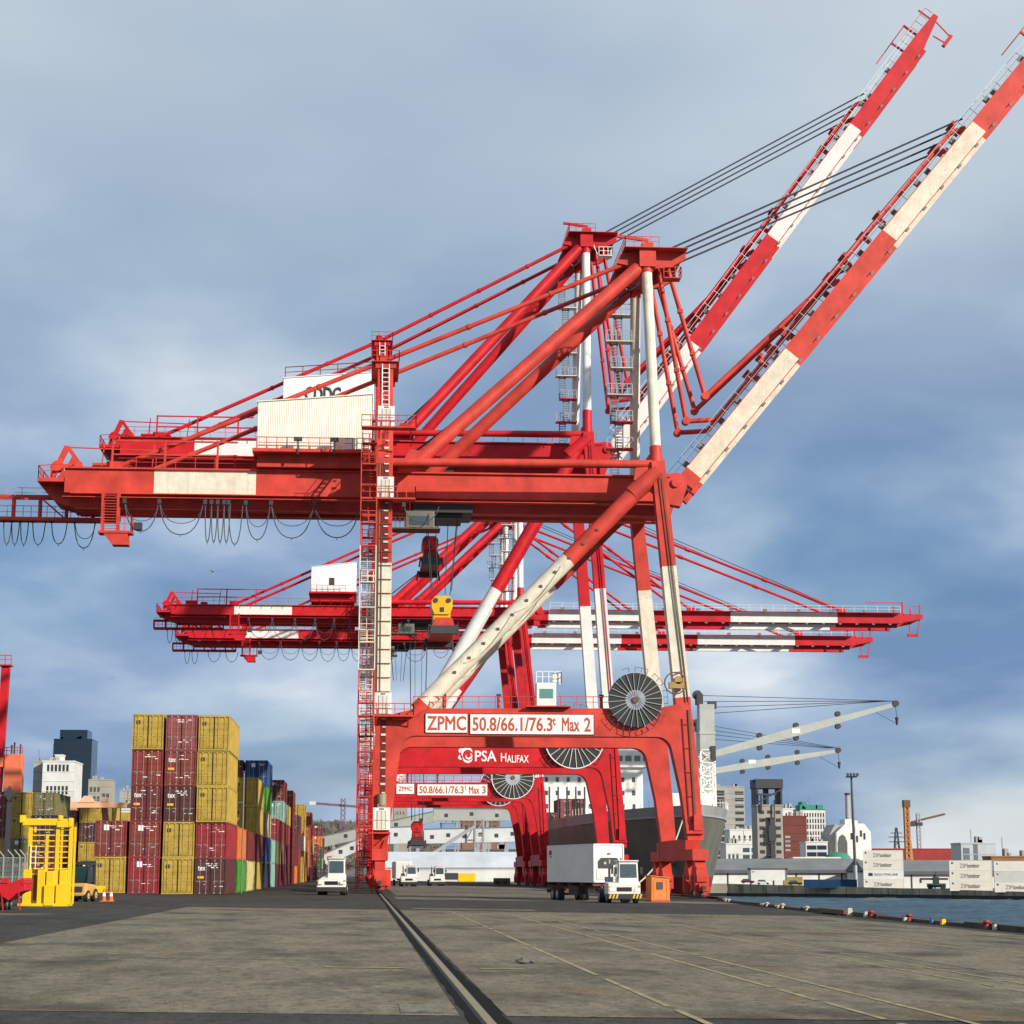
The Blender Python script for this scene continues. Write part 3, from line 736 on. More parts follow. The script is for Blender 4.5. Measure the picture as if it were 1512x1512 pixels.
    m = MB(); m.box(-1.4, 1.4, -4.3, 4.3, mz - 0.3, mz - 0.22); o = m.build('mast_platform', R, root); MB().rail([(-1.4, -4.2, mz - 0.2), (1.4, -4.2, mz - 0.2), (1.4, 4.2, mz - 0.2)], 1.1, 0.035, 0.9).build('railing', R, o)
    # ---- machinery house
    h0, h1, hz0, hz1 = p['house']
    CORR = p['house_mat']
    m = MB(); n = 130; prof = []
    for i in range(n + 1):
        x = h0 + (h1 - h0) * i / n; prof.append((x, -5.6 - (0.025 if i % 2 else 0)))
    vs = [(x, y, hz0) for x, y in prof] + [(x, y, hz1 + 1.0 * (x - h0) / (h1 - h0)) for x, y in prof]
    m.add(vs, [(i, i + 1, n + 2 + i, n + 1 + i) for i in range(n)])
    m.box(h0 + 0.02, h1 - 0.02, -5.58, 5.6, hz0, hz1 - 0.05)
    m.hexa([(h0 - 0.1, -5.75, hz1), (h1 + 0.1, -5.75, hz1 + 1.0), (h1 + 0.1, 5.75, hz1 + 1.0), (h0 - 0.1, 5.75, hz1), (h0 - 0.1, -5.75, hz1 + 0.1), (h1 + 0.1, -5.75, hz1 + 1.1), (h1 + 0.1, 5.75, hz1 + 1.1), (h0 - 0.1, 5.75, hz1 + 0.1)])
    m.hexa([(h1 - 0.03, -5.5, hz0), (h1 - 0.02, -5.5, hz0), (h1 - 0.02, 5.5, hz0), (h1 - 0.03, 5.5, hz0), (h1 - 0.03, -5.5, hz1 + 0.98), (h1 - 0.02, -5.5, hz1 + 0.98), (h1 - 0.02, 5.5, hz1 + 0.98), (h1 - 0.03, 5.5, hz1 + 0.98)])
    hs_ = m.build('machinery_house', CORR, root)
    if p.get('house_window'):
        x = h0 + (h1 - h0) * 0.4; MB().box(x, x + 0.9, -5.72, -5.64, hz0 + 1.3, hz0 + 2.6).build('window', DARK, hs_)
    m = MB(); m.box(h0 - 0.4, h1 - 0.1, -6.7, 6.3, hz0 - 0.35, hz0 - 0.02); m.box(h0, h1 - 0.4, -5.2, 5.2, hz0 - 1.6, hz0 - 0.36); dk = m.build('house_deck', R, root)
    for a, b in (((h0, 0), (h0 + 3, 0)), ((h0 + 3, 0), (h1 - 1.9, 0))): MB().rail([(a[0], -6.65, hz0), (b[0], -6.65, hz0)], 1.1, 0.04, 1.0).build('railing', R, dk)
    if p.get('roof_rail'): MB().rail([(h0 + 0.2, -5.5, hz1 + 0.1), (h1 - 0.2, -5.5, hz1 + 1.05)], 1.4, 0.05, 2.2).build('railing', MAROON, hs_)
    if hi:
        for x in (h0 + 4.1, h0 + 7.7):
            m = MB(); m.bar((x, -6.75, hz0 - 0.6), (x, -6.75, hz0 + 0.75), 0.16, 0.16); m.box(x - 0.42, x + 0.42, -7.0, -6.5, hz0 + 0.75, hz0 + 1.1); m.build('floodlight', DARK, dk)
    if p.get('house_text'): text('house_lettering', p['house_text'], hs_, (h0 + (h1 - h0) * 0.24, -5.7, hz1 - 2.95), 1.9, (h1 - h0) * 0.40, DARK, 0.02, bold=0.03)
    # ---- apex
    m = MB(); m.box(ax - 0.8, ax + 0.9, -5.0, 5.0, az - 1.6, az + 0.3); m.build('apex_beam', R, root)
    for s in (-1, 1):
        m = MB(); m.prism([(ax + 0.8, az - 1.5), (ax + 2.6, az - 1.3), (ax + 4.2, az - 0.4), (ax + 4.2, az + 0.2), (ax + 0.8, az + 0.5)], s * 3.6 - 0.3, s * 3.6 + 0.3); m.prism([(ax - 3.0, az - 1.0), (ax - 0.7, az - 1.4), (ax - 0.7, az + 0.5), (ax - 2.6, az)], s * 3.6 - 0.3, s * 3.6 + 0.3); m.build('sheave_bracket', R, root)
        m = MB()
        for dx in (1.3, 2.5, 3.6): m.tube((ax + dx, s * 2.2 - 0.5, az + 0.5), (ax + dx, s * 2.2 + 0.5, az + 0.5), 0.42, 14)
        m.build('sheave', RED if R is RED else CORAL, root)
        m = MB(); m.box(ax - 0.4, ax + 0.8, s * 3.6 - 0.4, s * 3.6 + 0.4, az + 0.3, az + 1.3); m.build('stay_clevis', R, root)
    m = MB(); m.box(ax - 2.4, ax + 4.2, -5.4, 5.4, az + 0.3, az + 0.38); o = m.build('apex_platform', R, root)
    MB().rail([(ax + 4.1, 5.3, az + 0.38), (ax - 2.3, 5.3, az + 0.38), (ax - 2.3, -5.3, az + 0.38), (ax + 1.2, -5.3, az + 0.38)], 1.1, 0.03, 0.9).build('railing', R, o)
    m = MB(); m.box(ax + 1.6, ax + 3.4, -5.6, -4.2, az - 3.0, az - 2.9); m.bar((ax + 1.0, -4.9, az - 1.4), (ax + 1.6, -4.9, az - 3), 0.1, 0.1); m.rail([(ax + 1.6, -5.6, az - 2.9), (ax + 3.4, -5.6, az - 2.9), (ax + 3.4, -4.2, az - 2.9)], 1.1, 0.04, 0.6); m.build('apex_side_platform', WHITE if not hi else R, root)
    MB().bar((ax + 0.8, 0, az + 0.4), (ax + 0.8, 0, az + 4.0), 0.05, 0.05).build('lightning_rod', STEEL, root)
    m = MB(); m.bar((ax - 3.0, -4, az + 1.9), (ax + 0.3, -4, az + 1.5), 0.3, 0.3); m.build('hoist_davit', R, root)
    # ladders and landings up the far front pole
    n = 7 if not hi else 6
    for i in range(n):
        t0, t1 = i / n, (i + 1) / n
        za, zb_ = zg1 + 2 + (az - 4 - zg1 - 2) * t0, zg1 + 2 + (az - 4 - zg1 - 2) * t1
        xx = ax - 2.3 + 0.5 * (i % 2); yy = 5.2
        m = MB(); m.box(xx - 0.9, ax - 0.3, yy - 0.7, yy + 0.7, zb_ - 0.1, zb_); lo = m.build('pole_landing', Wm if i > 1 else R, root)
        MB().rail([(xx - 0.9, yy - 0.7, zb_), (ax - 0.4, yy - 0.7, zb_)], 1.1, 0.04, 0.6).build('railing', STEEL, lo)
        m = MB(); m.ladder((xx, yy, za), (xx, yy, zb_), 0.8, (1, 0, 0), 0.3, 0.075); m.build('pole_ladder', DARKST, root)
    # ---- boom
    bm = p['boom']; an = rad(bm['angle']); ca, sa = math.cos(an), math.sin(an); L = bm['L']
    H0 = Vector((hx, 0, zg1 - 0.2))
    def BP(s_, t, y): return (H0.x + s_ * ca - t * sa, y, H0.z + s_ * sa + t * ca)
    upb = (-sa, 0, ca)
    st = [0.4] + [b for b in bm['bands'] if b < L] + [L]
    for s in (-1, 1):
        m = MB(); k = bm['first']
        for a, b in zip(st, st[1:]):
            m.bar(BP(a, -0.98, s * 3.7), BP(b, -0.98, s * 3.7), 1.0, 1.86, k, upb)
            m.bar(BP(a, -2.2, s * 2.4), BP(b, -2.2, s * 2.4), 0.8, 0.6, k, upb); m.bar(BP(a, -1.96, s * 3.1), BP(b, -1.96, s * 3.1), 1.9, 0.08, 0, upb)
            k = 1 - k
        g0 = m.build('boom_girder', [R, Wm], root)
        tip = MB(); tip.hexa([BP(L, -1.9, s * 3.7 - 0.5), BP(L + 4.5, -1.0, s * 3.7 - 0.5), BP(L + 4.5, -1.0, s * 3.7 + 0.5), BP(L, -1.9, s * 3.7 + 0.5), BP(L, -0.05, s * 3.7 - 0.5), BP(L + 4.5, -0.2, s * 3.7 - 0.5), BP(L + 4.5, -0.2, s * 3.7 + 0.5), BP(L, -0.05, s * 3.7 + 0.5)]); tip.build('boom_tip', R, root)
        for k_ in range(int(L / 3.1)):
            a = 2.5 + k_ * 3.1; MB().bar(BP(a, -2.1, s * 4.3), BP(a + 0.5, -2.1, s * 4.3), 0.18, 0.22, 0, upb).build('rail_clip', DARKST, root)
        for k_ in range(int(L / 6.2)):
            a = 4.0 + k_ * 6.2; MB().bar(BP(a, 0.2, s * 4.6), BP(a + 0.6, 0.2, s * 4.6), 0.4, 0.5, 0, upb).build('boom_lamp', DARKST, root)
        # walkway with rails on the outer side
        w_ = MB(); w_.bar(BP(2, -0.1, s * 4.9), BP(L, -0.1, s * 4.9), 1.0, 0.08, 0, upb); wk = w_.build('boom_walkway', R, root)
        rl = MB(); nn = int(L / 2.2)
        for i in range(nn + 1):
            a = 2 + (L - 2) * i / nn; rl.bar(BP(a, 0, s * 5.35), BP(a, 1.1, s * 5.35), 0.05, 0.05)
        for hh in (0.55, 1.1): rl.bar(BP(2, hh, s * 5.35), BP(L, hh, s * 5.35), 0.045, 0.045)
        rl.build('railing', STEEL if hi else WHITE, wk)
        if hi or bm['angle'] > 10:
            for i, a in enumerate((14.5, 18, 27.5, 33, 45)):
                a *= L / 60
                f = MB(); f.bar(BP(a, 0.1, s * 3.0), BP(a, 1.5, s * 3.0), 0.4, 0.5, 0, (1, 0, 0)); f.bar(BP(a, 1.3, s * 4.6), BP(a, 1.3, s * 2.4), 0.35, 0.55, 0, upb); f.build('stay_cradle', R, root)
        # forestays
        for j, (sa_, rr) in enumerate(((bm['stay'][0], 0.24), (bm['stay'][1], 0.24))):
            ys_ = s * (3.3 + 0.9 * j); T = Vector((ax + 1.9 + 0.7 * j, ys_, az - 1.5)); f = MB()
            if bm['angle'] > 10:
                ys_ = s * (2.7 + 0.5 * j); T = Vector((ax + 1.5 + 0.9 * j, ys_, az - 1.3)); E1 = Vector(BP(bm['elbow'][j][0], bm['elbow'][j][1], ys_)); EM = Vector(BP(bm['elbow'][j][0] + (2.2, 16)[j], (0.7, 1.15)[j], ys_)); E2 = Vector(BP(sa_, (0.7, 0.95)[j], ys_))
                f.tube(T, E1, rr, 10); f.tube(E1, EM, rr * 1.1, 10); f.tube(EM, E2, rr * 1.1, 10); f.tube((E1.x, ys_ - 0.45, E1.z), (E1.x, ys_ + 0.45, E1.z), 0.42, 12)
                f.bar(E2, BP(sa_ + 1.5, 0, ys_), 0.5, 0.5)
                nn = 3
                for i in range(1, nn): c = T.lerp(E1, i / nn); f.bar(c + Vector((0, -0.3, 0)), c + Vector((0, 0.3, 0)), 0.5, 0.4)
            else:
                E2 = Vector(BP(sa_, 0.4, ys_)); f.tube(T, E2, rr, 10)
                for i in range(1, 4): c = T.lerp(E2, i / 4); d = (E2 - T).normalized() * 0.5; f.tube(c - d, c + d, 0.34, 10)
                f.box(E2.x - 0.7, E2.x + 0.7, ys_ - 0.35, ys_ + 0.35, E2.z - 0.5, E2.z + 0.5)
            f.build('fore_stay', R, root)
    for a in [4 + i * 8.5 for i in range(int(L / 8.5))]:
        m = MB(); m.bar(BP(a, -0.7, -3.2), BP(a, -0.7, 3.2), 0.6, 0.7, 0, upb); m.build('boom_tie', R, root)
    m = MB(); m.tube((hx, -4.6, zg1 - 0.6), (hx, 4.6, zg1 - 0.6), 0.45, 14); m.prism([(hx - 1.8, zg0 - 0.2), (hx + 0.5, zg0 - 0.6), (hx + 1.2, zg1 - 0.8), (hx + 0.4, zg1 + 0.5), (hx - 1.6, zg1 + 0.3)], -4.35, -3.0); m.prism([(hx - 1.8, zg0 - 0.2), (hx + 0.5, zg0 - 0.6), (hx + 1.2, zg1 - 0.8), (hx + 0.4, zg1 + 0.5), (hx - 1.6, zg1 + 0.3)], 3.0, 4.35); m.build('boom_hinge', R, root)
    m = MB()
    for dy in (-3.0, 3.0):
        m.bar(BP(L + 1, -0.2, dy), BP(L + 1, 2.2, dy), 0.25, 0.25); m.bar(BP(L + 4.2, -0.2, dy), BP(L + 4.2, 1.8, dy), 0.2, 0.2)
    m.bar(BP(L - 6, 2.0, -3), BP(L + 1, 2.1, -3), 0.14, 0.14); m.bar(BP(L + 2, -2.0, -3.6), BP(L + 2.2, -4.0, -3.6), 0.15, 0.15); m.bar(BP(L + 4, -1, -3.6), BP(L + 3.4, -4.0, -3.6), 0.15, 0.15); m.bar(BP(L + 1.6, -4.0, -3.6), BP(L + 3.6, -4.0, -3.6), 0.5, 0.5)
    for i in range(6): a = L - 2 + i * 1.2; m.bar(BP(a, 0, -4.9), BP(a, 1.2, -4.9), 0.06, 0.06)
    m.bar(BP(L - 2, 1.2, -4.9), BP(L + 4, 1.2, -4.9), 0.06, 0.06); m.bar(BP(L + 4.2, -0.6, -4), BP(L + 4.2, -0.6, 4), 0.5, 0.7)
    m.build('boom_tip_frame', R, root)
    # boom hoist ropes
    if bm['angle'] > 10:
        sr = bm['rope']
        for i, (dz, yy) in enumerate(((0.9, -1.2), (0.35, -0.5), (0.0, 0.4), (-0.55, 1.3))):
            MB().tube((ax + 2.4 + 0.4 * i, yy - 1.2, az + 1.0 - 0.25 * i), BP(sr + 1.6 - 1.3 * i, 0.9, yy - 1.2), 0.105, 6).build('hoist_rope', ROPE, root)
    else:
        for i, yy in enumerate((-1.2, 1.2)): MB().tube((ax + 2.4, yy, az + 1.0), BP(bm['stay'][1] + 1, 0.8, yy), 0.07, 6).build('hoist_rope', ROPE, root)
    for i, yy in enumerate((-1.6, -1.0)): MB().tube((1.5, yy, zg1 + 1.6), (ax - 0.5, yy - 1, az - 2.6), 0.06, 6).build('hoist_rope', ROPE, root)
    # ---- reel, stairs, gates, platforms
    reel(root, 24.45, -HB - 1.3, 18.35, p['reel_r'], p['reel_pale'])
    stair_tower(root, R, Wm, -HB - 0.3, 0.5, zg1 + 1.5, WB[0], WB[1])
    m = MB(); zz_ = 6.0
    m.box(-0.12, 0.42, -HB - 0.86, -HB - 0.80, 7.5, 17.2); m.box(-0.12, 0.42, -HB - 0.84, -HB - 0.78, 31.6, zg1); m.build('leg_recess', MAROON, root)
    for k_ in range(60):
        z = 7.8 + k_ * 0.78
        if z > zg1 + 5: break
        if 17.2 < z < 31.4: continue
        MB().box(0.08 - 0.14 * (k_ % 2), 0.40, -HB - 0.95, -HB - 0.861, z, z + 0.12 + 0.08 * (k_ % 3 == 0)).build('cable_clamp', CREAM, root)
    m = MB()
    for dx in (-0.62, -0.5, -0.2): m.bar((dx, -HB - 0.84, 18), (dx, -HB - 0.84, zg1), 0.07, 0.09)
    for i in range(14): z = 19 + i * (zg0 - 20) / 14; m.box(-0.75, 0.75, -HB - 0.9, -HB - 0.8, z, z + 0.07)
    m.build('cable_tray', RUSTY, root)
    m = MB(); 
    for dx in (0.1, 0.38): m.bar((29.35 + dx, -HB - 0.84, 18), (xtop + dx, -HB - 0.84, zg1 - 1), 0.06, 0.1, 0, (0, 1, 0))
    for dx in (-0.05,): m.bar((30.3 + dx, -HB - 0.9, 5.5), (29.75 + dx, -HB - 0.9, 17.5), 0.2, 0.16, 0, (0, 1, 0))
    m.build('cable_tray', RUSTY if hi else R, root)
    for k_ in range(5):
        z = 6.8 + k_ * 2.3; dx = (z - 5) * 0.05
        MB().box(29.55 - dx, 30.35 - dx * 0.75, -HB - 0.93, -HB - 0.852, z, z + 0.09).build('leg_rung', MAROON, root)
    MB().bar((29.6, -HB - 0.9, 6.5), (29.05, -HB - 0.9, 16.6), 0.1, 0.08, 0, (0, 1, 0)).build('leg_rail', MAROON, root)
    m = MB(); m.box(29.3, 31.0, -HB - 1.2, -HB - 0.86, 5.6, 5.9); m.box(30.0, 30.8, -HB - 1.3, -HB - 0.86, 5.9, 7.4); m.build('cable_guide', R, root)
    for zc in p['gates']: gate_box(root, 0.1, -HB - 0.95, zc)
    m = MB(); m.tube((0.1, -HB - 1.1, 8.2), (0.1, -HB - 1.1, 9.3), 0.42, 14); m.box(-0.3, 0.5, -HB - 1.4, -HB - 0.86, 8.0, 8.35); m.build('lift_motor', paint('motor_beige', (0.30, 0.26, 0.18), 0.5), root)
    m = MB(); m.box(-2.3, 0.95, -HB - 2.0, -HB - 0.86, 5.55, 5.7); o = m.build('lower_platform', R, root); MB().rail([(-2.3, -HB - 1.95, 5.7), (-0.75, -HB - 1.95, 5.7)], 1.1, 0.04, 0.7).build('railing', R, o)
    m = MB(); m.box(-0.75, 0.9, -HB - 1.7, -HB - 0.9, 3.9, 4.05); m.bar((-0.7, -HB - 1.65, 4.0), (-0.7, -HB - 1.65, 5.6), 0.1, 0.1); m.bar((0.85, -HB - 1.65, 4.0), (0.85, -HB - 1.65, 5.6), 0.1, 0.1); m.bar((-0.7, -HB - 1.65, 4.1), (0.85, -HB - 1.65, 5.5), 0.08, 0.08); m.build('lift_base_frame', R, root)
    m = MB(); gx_, gz_ = 28.35, 20.0
    for k_ in range(16):
        a0, a1 = 2 * math.pi * k_ / 16, 2 * math.pi * (k_ + 1) / 16
        m.tube((gx_ + 1.05 * math.cos(a0), -HB - 1.5, gz_ + 1.05 * math.sin(a0)), (gx_ + 1.05 * math.cos(a1), -HB - 1.5, gz_ + 1.05 * math.sin(a1)), 0.07, 6)
    m.bar((gx_, -HB - 1.5, gz_ + 1.0), (29.2, -HB - 0.8, gz_ + 1.2), 0.12, 0.12); m.build('cable_ring', RUSTY, root)
    m = MB(); m.box(gx_ - 0.6, gx_ + 0.9, -HB - 1.6, -HB - 1.0, gz_ - 0.5, gz_ + 0.1); m.tube((gx_ + 0.3, -HB - 1.6, gz_ + 0.3), (gx_ + 0.3, -HB - 1.0, gz_ + 0.3), 0.4, 14); m.build('cable_guide_box', paint('ochre_box', (0.38, 0.25, 0.08), 0.5), root)
    for zc in p['platforms']:
        m = MB(); m.box(-2.3, 3.0, -HB - 2.2, -HB - 0.8, zc - 0.14, zc); o = m.build('platform', R, root)
        MB().rail([(-2.3, -HB - 0.9, zc), (-2.3, -HB - 2.2, zc), (3.0, -HB - 2.2, zc), (3.0, -HB - 0.9, zc)], 1.1, 0.04, 0.9).build('railing', R, o)
        m = MB(); m.bar((-0.6, -HB - 0.9, zc - 1.0), (-0.6, -HB - 2.1, zc - 0.1), 0.12, 0.12); m.bar((2.5, -HB - 0.9, zc - 1.0), (2.5, -HB - 2.1, zc - 0.1), 0.12, 0.12); m.build('platform_bracket', R, root)
    # portal top: railings, walkway, control cabin
    m = MB(); m.rail([(3.0, -HB - 0.75, 17.5), (22, -HB - 0.75, 17.6)], 1.1, 0.035, 1.6); m.build('portal_railing', R, root)
    m = MB(); m.rail([(3.0, HB - 0.75, 17.5), (26, HB - 0.75, 17.6)], 1.1, 0.035, 1.6); m.build('portal_railing', R, root)
    m = MB(); m.hexa([(1.0, -HB - 1.6, 16.3), (2.6, -HB - 1.6, 16.3), (2.6, -HB - 0.86, 16.3), (1.0, -HB - 0.86, 16.3), (1.0, -HB - 1.6, 16.55), (4.6, -HB - 1.6, 17.5), (4.6, -HB - 0.86, 17.5), (1.0, -HB - 0.86, 16.55)]); m.build('portal_step', R, root)
    for x in (6.0, 11.3, 21.3):
        m = MB(); m.tube((x, -HB, 17.5), (x, -HB, 18.7), 0.16, 8); m.box(x - 0.22, x + 0.22, -HB - 0.22, -HB + 0.22, 18.7, 18.95, 1); m.build('deck_light', [R, DARK], root)
    if p.get('cabin'):
        x = 14.9; m = MB(); m.box(x, x + 1.9, -HB - 1.0, -HB + 0.8, 17.75, 20.0); cb = m.build('control_cabin', WHITE, root, bevel=0.05)
        MB().box(x + 0.3, x + 1.6, -HB - 1.04, -HB - 1.005, 18.5, 19.4).build('window', GREENGLASS, cb)
        m = MB(); m.rail([(x, -HB - 0.9, 20.0), (x + 2.4, -HB - 0.9, 20.0), (x + 2.4, -HB + 0.7, 20.0)], 1.1, 0.04, 0.6); m.box(x + 1.6, x + 2.4, -HB - 0.6, -HB - 0.3, 20.1, 21.0); m.build('railing', WHITE, cb)
        m = MB(); m.box(x - 1.0, x + 3.3, -HB - 1.6, -HB + 0.9, 17.62, 17.74); m.build('cabin_base', R, cb)
    if p.get('trolley') is not None:
        tx = p['trolley']; m = MB(); m.box(tx - 3, tx + 3, -3.0, 3.0, zu - 0.1, zu + 0.9); m.box(tx - 2, tx + 2, -2.2, 2.2, zu - 0.6, zu - 0.1); m.build('trolley', DARK, root)
        c = MB(); c.box(tx - 3.8, tx - 0.9, -4.1, -1.9, zu - 1.9, zu - 0.15); cb = c.build('operator_cab', paint('cab_grey_paint', (0.17, 0.16, 0.14), 0.5), root, bevel=0.08)
        MB().box(tx - 0.89, tx - 0.86, -3.9, -2.1, zu - 1.7, zu - 0.6).build('window', GLASS, cb); MB().box(tx - 3.4, tx - 1.4, -4.14, -4.11, zu - 1.6, zu - 0.7).build('window', GLASS, cb)
        m = MB(); m.box(tx - 5.3, tx - 0.3, -4.4, -1.7, zu - 2.05, zu - 1.92); m.rail([(tx - 5.3, -4.3, zu - 1.9), (tx - 3.9, -4.3, zu - 1.9)], 1.0, 0.03, 0.5); m.build('cab_platform', RUSTY, root)
        for i, (dx, dy) in enumerate(((-1.6, -1.6), (1.6, -1.6), (-1.6, 1.6), (1.6, 1.6), (-0.7, -1.2), (0.7, 1.2))):
            MB().tube((tx + dx, dy, zu - 0.1), (tx + dx * 0.6, dy, p['spreader_z'] + 1.6), 0.045, 5).build('hoist_rope', ROPE, root)
    return root

def spreader(label, X, Yc, z, yellow, zw=1.0):
    s = thing('container_spreader', label, 'spreader', (X, Yc, z))
    top = YELLOW if yellow else RED; low = CORAL if yellow else MAROON
    m = MB(); m.prism([(-0.75, 0.9), (0.75, 0.9), (1.05, 1.6), (1.05, 2.3), (0.7, 2.75), (-0.7, 2.75), (-1.05, 2.3), (-1.05, 1.6)], -2.4, 2.4); m.box(-0.85, 0.85, -2.2, 2.2, 0.35, 0.9); h = m.build('head_block', top, s)
    for x in (-0.65, 0.65): MB().tube((x, -2.5, 2.3), (x, 2.5, 2.3), 0.24, 12).build('sheave', DARK, h)
    MB().box(-0.2, 0.2, -2.46, -2.41, 1.15, 1.6).build('plate', DARK, h)
    m = MB(); m.prism([(-1.2, -1.0), (1.2, -1.0), (0.85, 0.1), (-0.85, 0.1)], -6.05, 6.05); m.build('spreader_beam', low, s)
    for y in (-5.9, 5.9):
        m = MB(); m.box(-1.28, 1.28, y - 0.3, y + 0.3, -1.5, -0.7); m.build('end_beam', DARK, s)
        for x in (-1.35, 1.35): m = MB(); m.bar((x, y, -0.6), (x * 1.12, y, -1.9), 0.22, 0.3); m.build('flipper', DARK, s)
    return s

HW1 = paint('weathered_house_cladding', (0.74, 0.71, 0.60), 0.22, 0.10, 0.6, 0.4, 0.0, (0.35, 0.25, 0.12))
HW2 = paint('white_house_cladding', (0.80, 0.80, 0.78), 0.05, 0.06, 0.55)
def bunch(a, b, step, d): 
    out = []; x = a
    while x < b: out.append((x, x + step, d)); x += step
    return out
C1 = quay_crane('faded coral red and cream crane with raised boom and sign reading ZPMC Max 2', 198.5, dict(
    red=CORAL, white=CREAM, hi=True, zg0=39.1, zg1=41.5, zu=37.9, xe=-31.7, apex=(26.9, 65.2), mast=53.4, stay_x=-26.8, pole_red=2.2,
    leg_bands=(18.7, 31.6), diag_bands=(18.0, 32.2), girder_white=(-22.9, -12.8), house=(-12.7, -1.3, 43.4, 48.3), house_mat=HW1,
    truss=(-43.0, -27.0, 39.7, 37.4), cage=(-26.9, 34.2),
    loops=[(-25.6, -22.3, 2.9), (-22.2, -17.9, 3.2), *bunch(-17.7, -15.6, 0.62, 3.9), (-15.4, -14.0, 4.1), (-13.7, -11.3, 3.6), (-11.2, -7.0, 3.4), (-6.9, -2.4, 3.3), (2.0, 5.5, 1.6)],
    loops2=[(-38.6, -37.8, 2.4), (-37.8, -37.0, 2.4), (-36.9, -36.1, 2.4), (-35.7, -34.4, 2.4), (-33.8, -32.2, 2.3), (-31.5, -29.4, 2.7)],
    boom=dict(angle=50.6, L=66, bands=(1.8, 18.3, 35.2, 51.2), first=0, stay=(29, 49), rope=50, elbow=((5.9, 3.0), (9.1, 3.1))),
    reel_r=2.7, reel_pale=False, gates=(5.9, 16.8, 37.9, 45.0), platforms=(16.7, 37.8, 44.9), cabin=True, trolley=6.0, spreader_z=28.4))
C2 = quay_crane('tallest bright red and white crane with raised boom and PSA Halifax lettering on its portal', 254.5, dict(
    red=RED, white=WHITE, zg0=54.9, zg1=57.1, zu=53.6, xe=-33.5, apex=(27.0, 85.6), mast=71.0, stay_x=-28.5, xtop=26.6, pole_red=3.6,
    leg_bands=(18.5, 37.4), diag_bands=(18.0, 37.2), girder_white=(-24, -14), house=(-12.7, -1.0, 59.6, 65.0), house_mat=HW2, roof_rail=True, house_text='CDDC',
    loops=[], boom=dict(angle=53.6, L=73, bands=(18.5, 37, 57), first=1, stay=(33, 60), rope=61, elbow=((5.9, 3.0), (9.1, 3.1))),
    reel_r=3.7, reel_pale=True, gates=(16.8,), platforms=(16.7,), trolley=6.6, spreader_z=44.5))
C34 = dict(red=RED, white=WHITE, zg0=47.5, zg1=49.1, zu=46.3, xe=-36.4, apex=(26.2, 72.6), mast=61.0, stay_x=-25.2, xtop=26.0, pole_red=3.0,
    leg_bands=(18.5, 31.0), diag_bands=(18.0, 34.0), girder_white=(-25.2, -14.9), house=(-11.5, -3.4, 51.5, 56.0), house_mat=HW2, house_window=True,
    truss=(-40.0, -27.5, 47.0, 45.6), cage=(-25.0, 43.2), loops=[(-22.5, -18.4, 3.2), (-18.3, -14.4, 3.3), (-14.3, -10.8, 3.4), (-10.7, -7.4, 3.5), (-7.3, -4.6, 3.4), (-4.5, -1.9, 3.4), (1.6, 4.8, 3.0), (6.0, 10.5, 3.4), (11.5, 15.0, 2.6)],
    loops2=[(-37.6, -36.6, 2.4), (-36.2, -35.0, 2.4), (-33, -30.5, 2.0), (-29.5, -27, 2.0)],
    boom=dict(angle=0.0, L=66.5, bands=(1.8, 19.8, 35.2, 55.0), first=0, stay=(28.0, 55.8), rope=50),
    reel_r=3.7, reel_pale=True, gates=(16.8,), platforms=(16.7,), trolley=7.0, spreader_z=10)
d3 = dict(C34); d3['trolley'] = 8.0; d3['spreader_z'] = 9.5
C3 = quay_crane('bright red crane with lowered boom and sign reading Max 3, third along the quay', 356.5, d3)
d4 = dict(C34); d4['trolley'] = 5.0; d4['spreader_z'] = 38
C4 = quay_crane('bright red crane with lowered boom farthest along the quay, behind the Max 3 crane', 392.5, d4)
spreader('yellow and orange container spreader hanging end-on from the faded coral crane', XR + 6.0, 198.5, 26.6, True)
spreader('dark red container spreader hanging high from the tallest crane', XR + 6.6, 254.5, 42.3, False)
spreader('red spreader hanging low under the Max 3 crane portal', XR + 8.0, 356.5, 8.2, False)
# ---- lettering and emblems on the portals
SIGNW = paint('sign_white', (0.82, 0.80, 0.74), 0.08, 0.06); LETTER = plain('sign_red_lettering', (0.46, 0.07, 0.03)); PURE = plain('emblem_white', (0.85, 0.85, 0.83))
def sign_panel(root, Yc, x0, x1, y0, y1, body, pad=0.12, th=0.72, fill=0.92, mat=None, sm=None):
    yf = Yc - HB - 0.86
    a, b = at(x0, y1, yf), at(x1, y0, yf)
    w, h = b.x - a.x, b.z - a.z; lx = a.x - XR
    m = MB(); m.box(lx, lx + w, -HB - 0.93, -HB - 0.852, a.z, b.z); sp = m.build('sign_panel', sm or SIGNW, root)
    f = MB()
    for q0, q1 in (((lx, a.z), (lx + w, a.z)), ((lx, b.z), (lx + w, b.z)), ((lx, a.z), (lx, b.z)), ((lx + w, a.z), (lx + w, b.z))): f.bar((q0[0], -HB - 0.93, q0[1]), (q1[0], -HB - 0.93, q1[1]), 0.06, 0.06)
    f.build('sign_border', MAROON, sp)
    if isinstance(body, str): body = [(body, 0.04, 0.96)]
    for t, u0, u1 in body: text('lettering', t, sp, (lx + w * u0, -HB - 0.935, a.z + h * (1 - th) / 2), h * th, w * (u1 - u0), mat or LETTER, 0.012, bold=0.022)
    return sp
sign_panel(C1, 198.5, 628, 691, 1053.5, 1082, 'ZPMC', th=0.74)
sp = sign_panel(C1, 198.5, 694, 877, 1055, 1084, [('50.8/66.1/76.3', 0.02, 0.665), ('Max', 0.74, 0.885), ('2', 0.92, 0.975)], th=0.70)
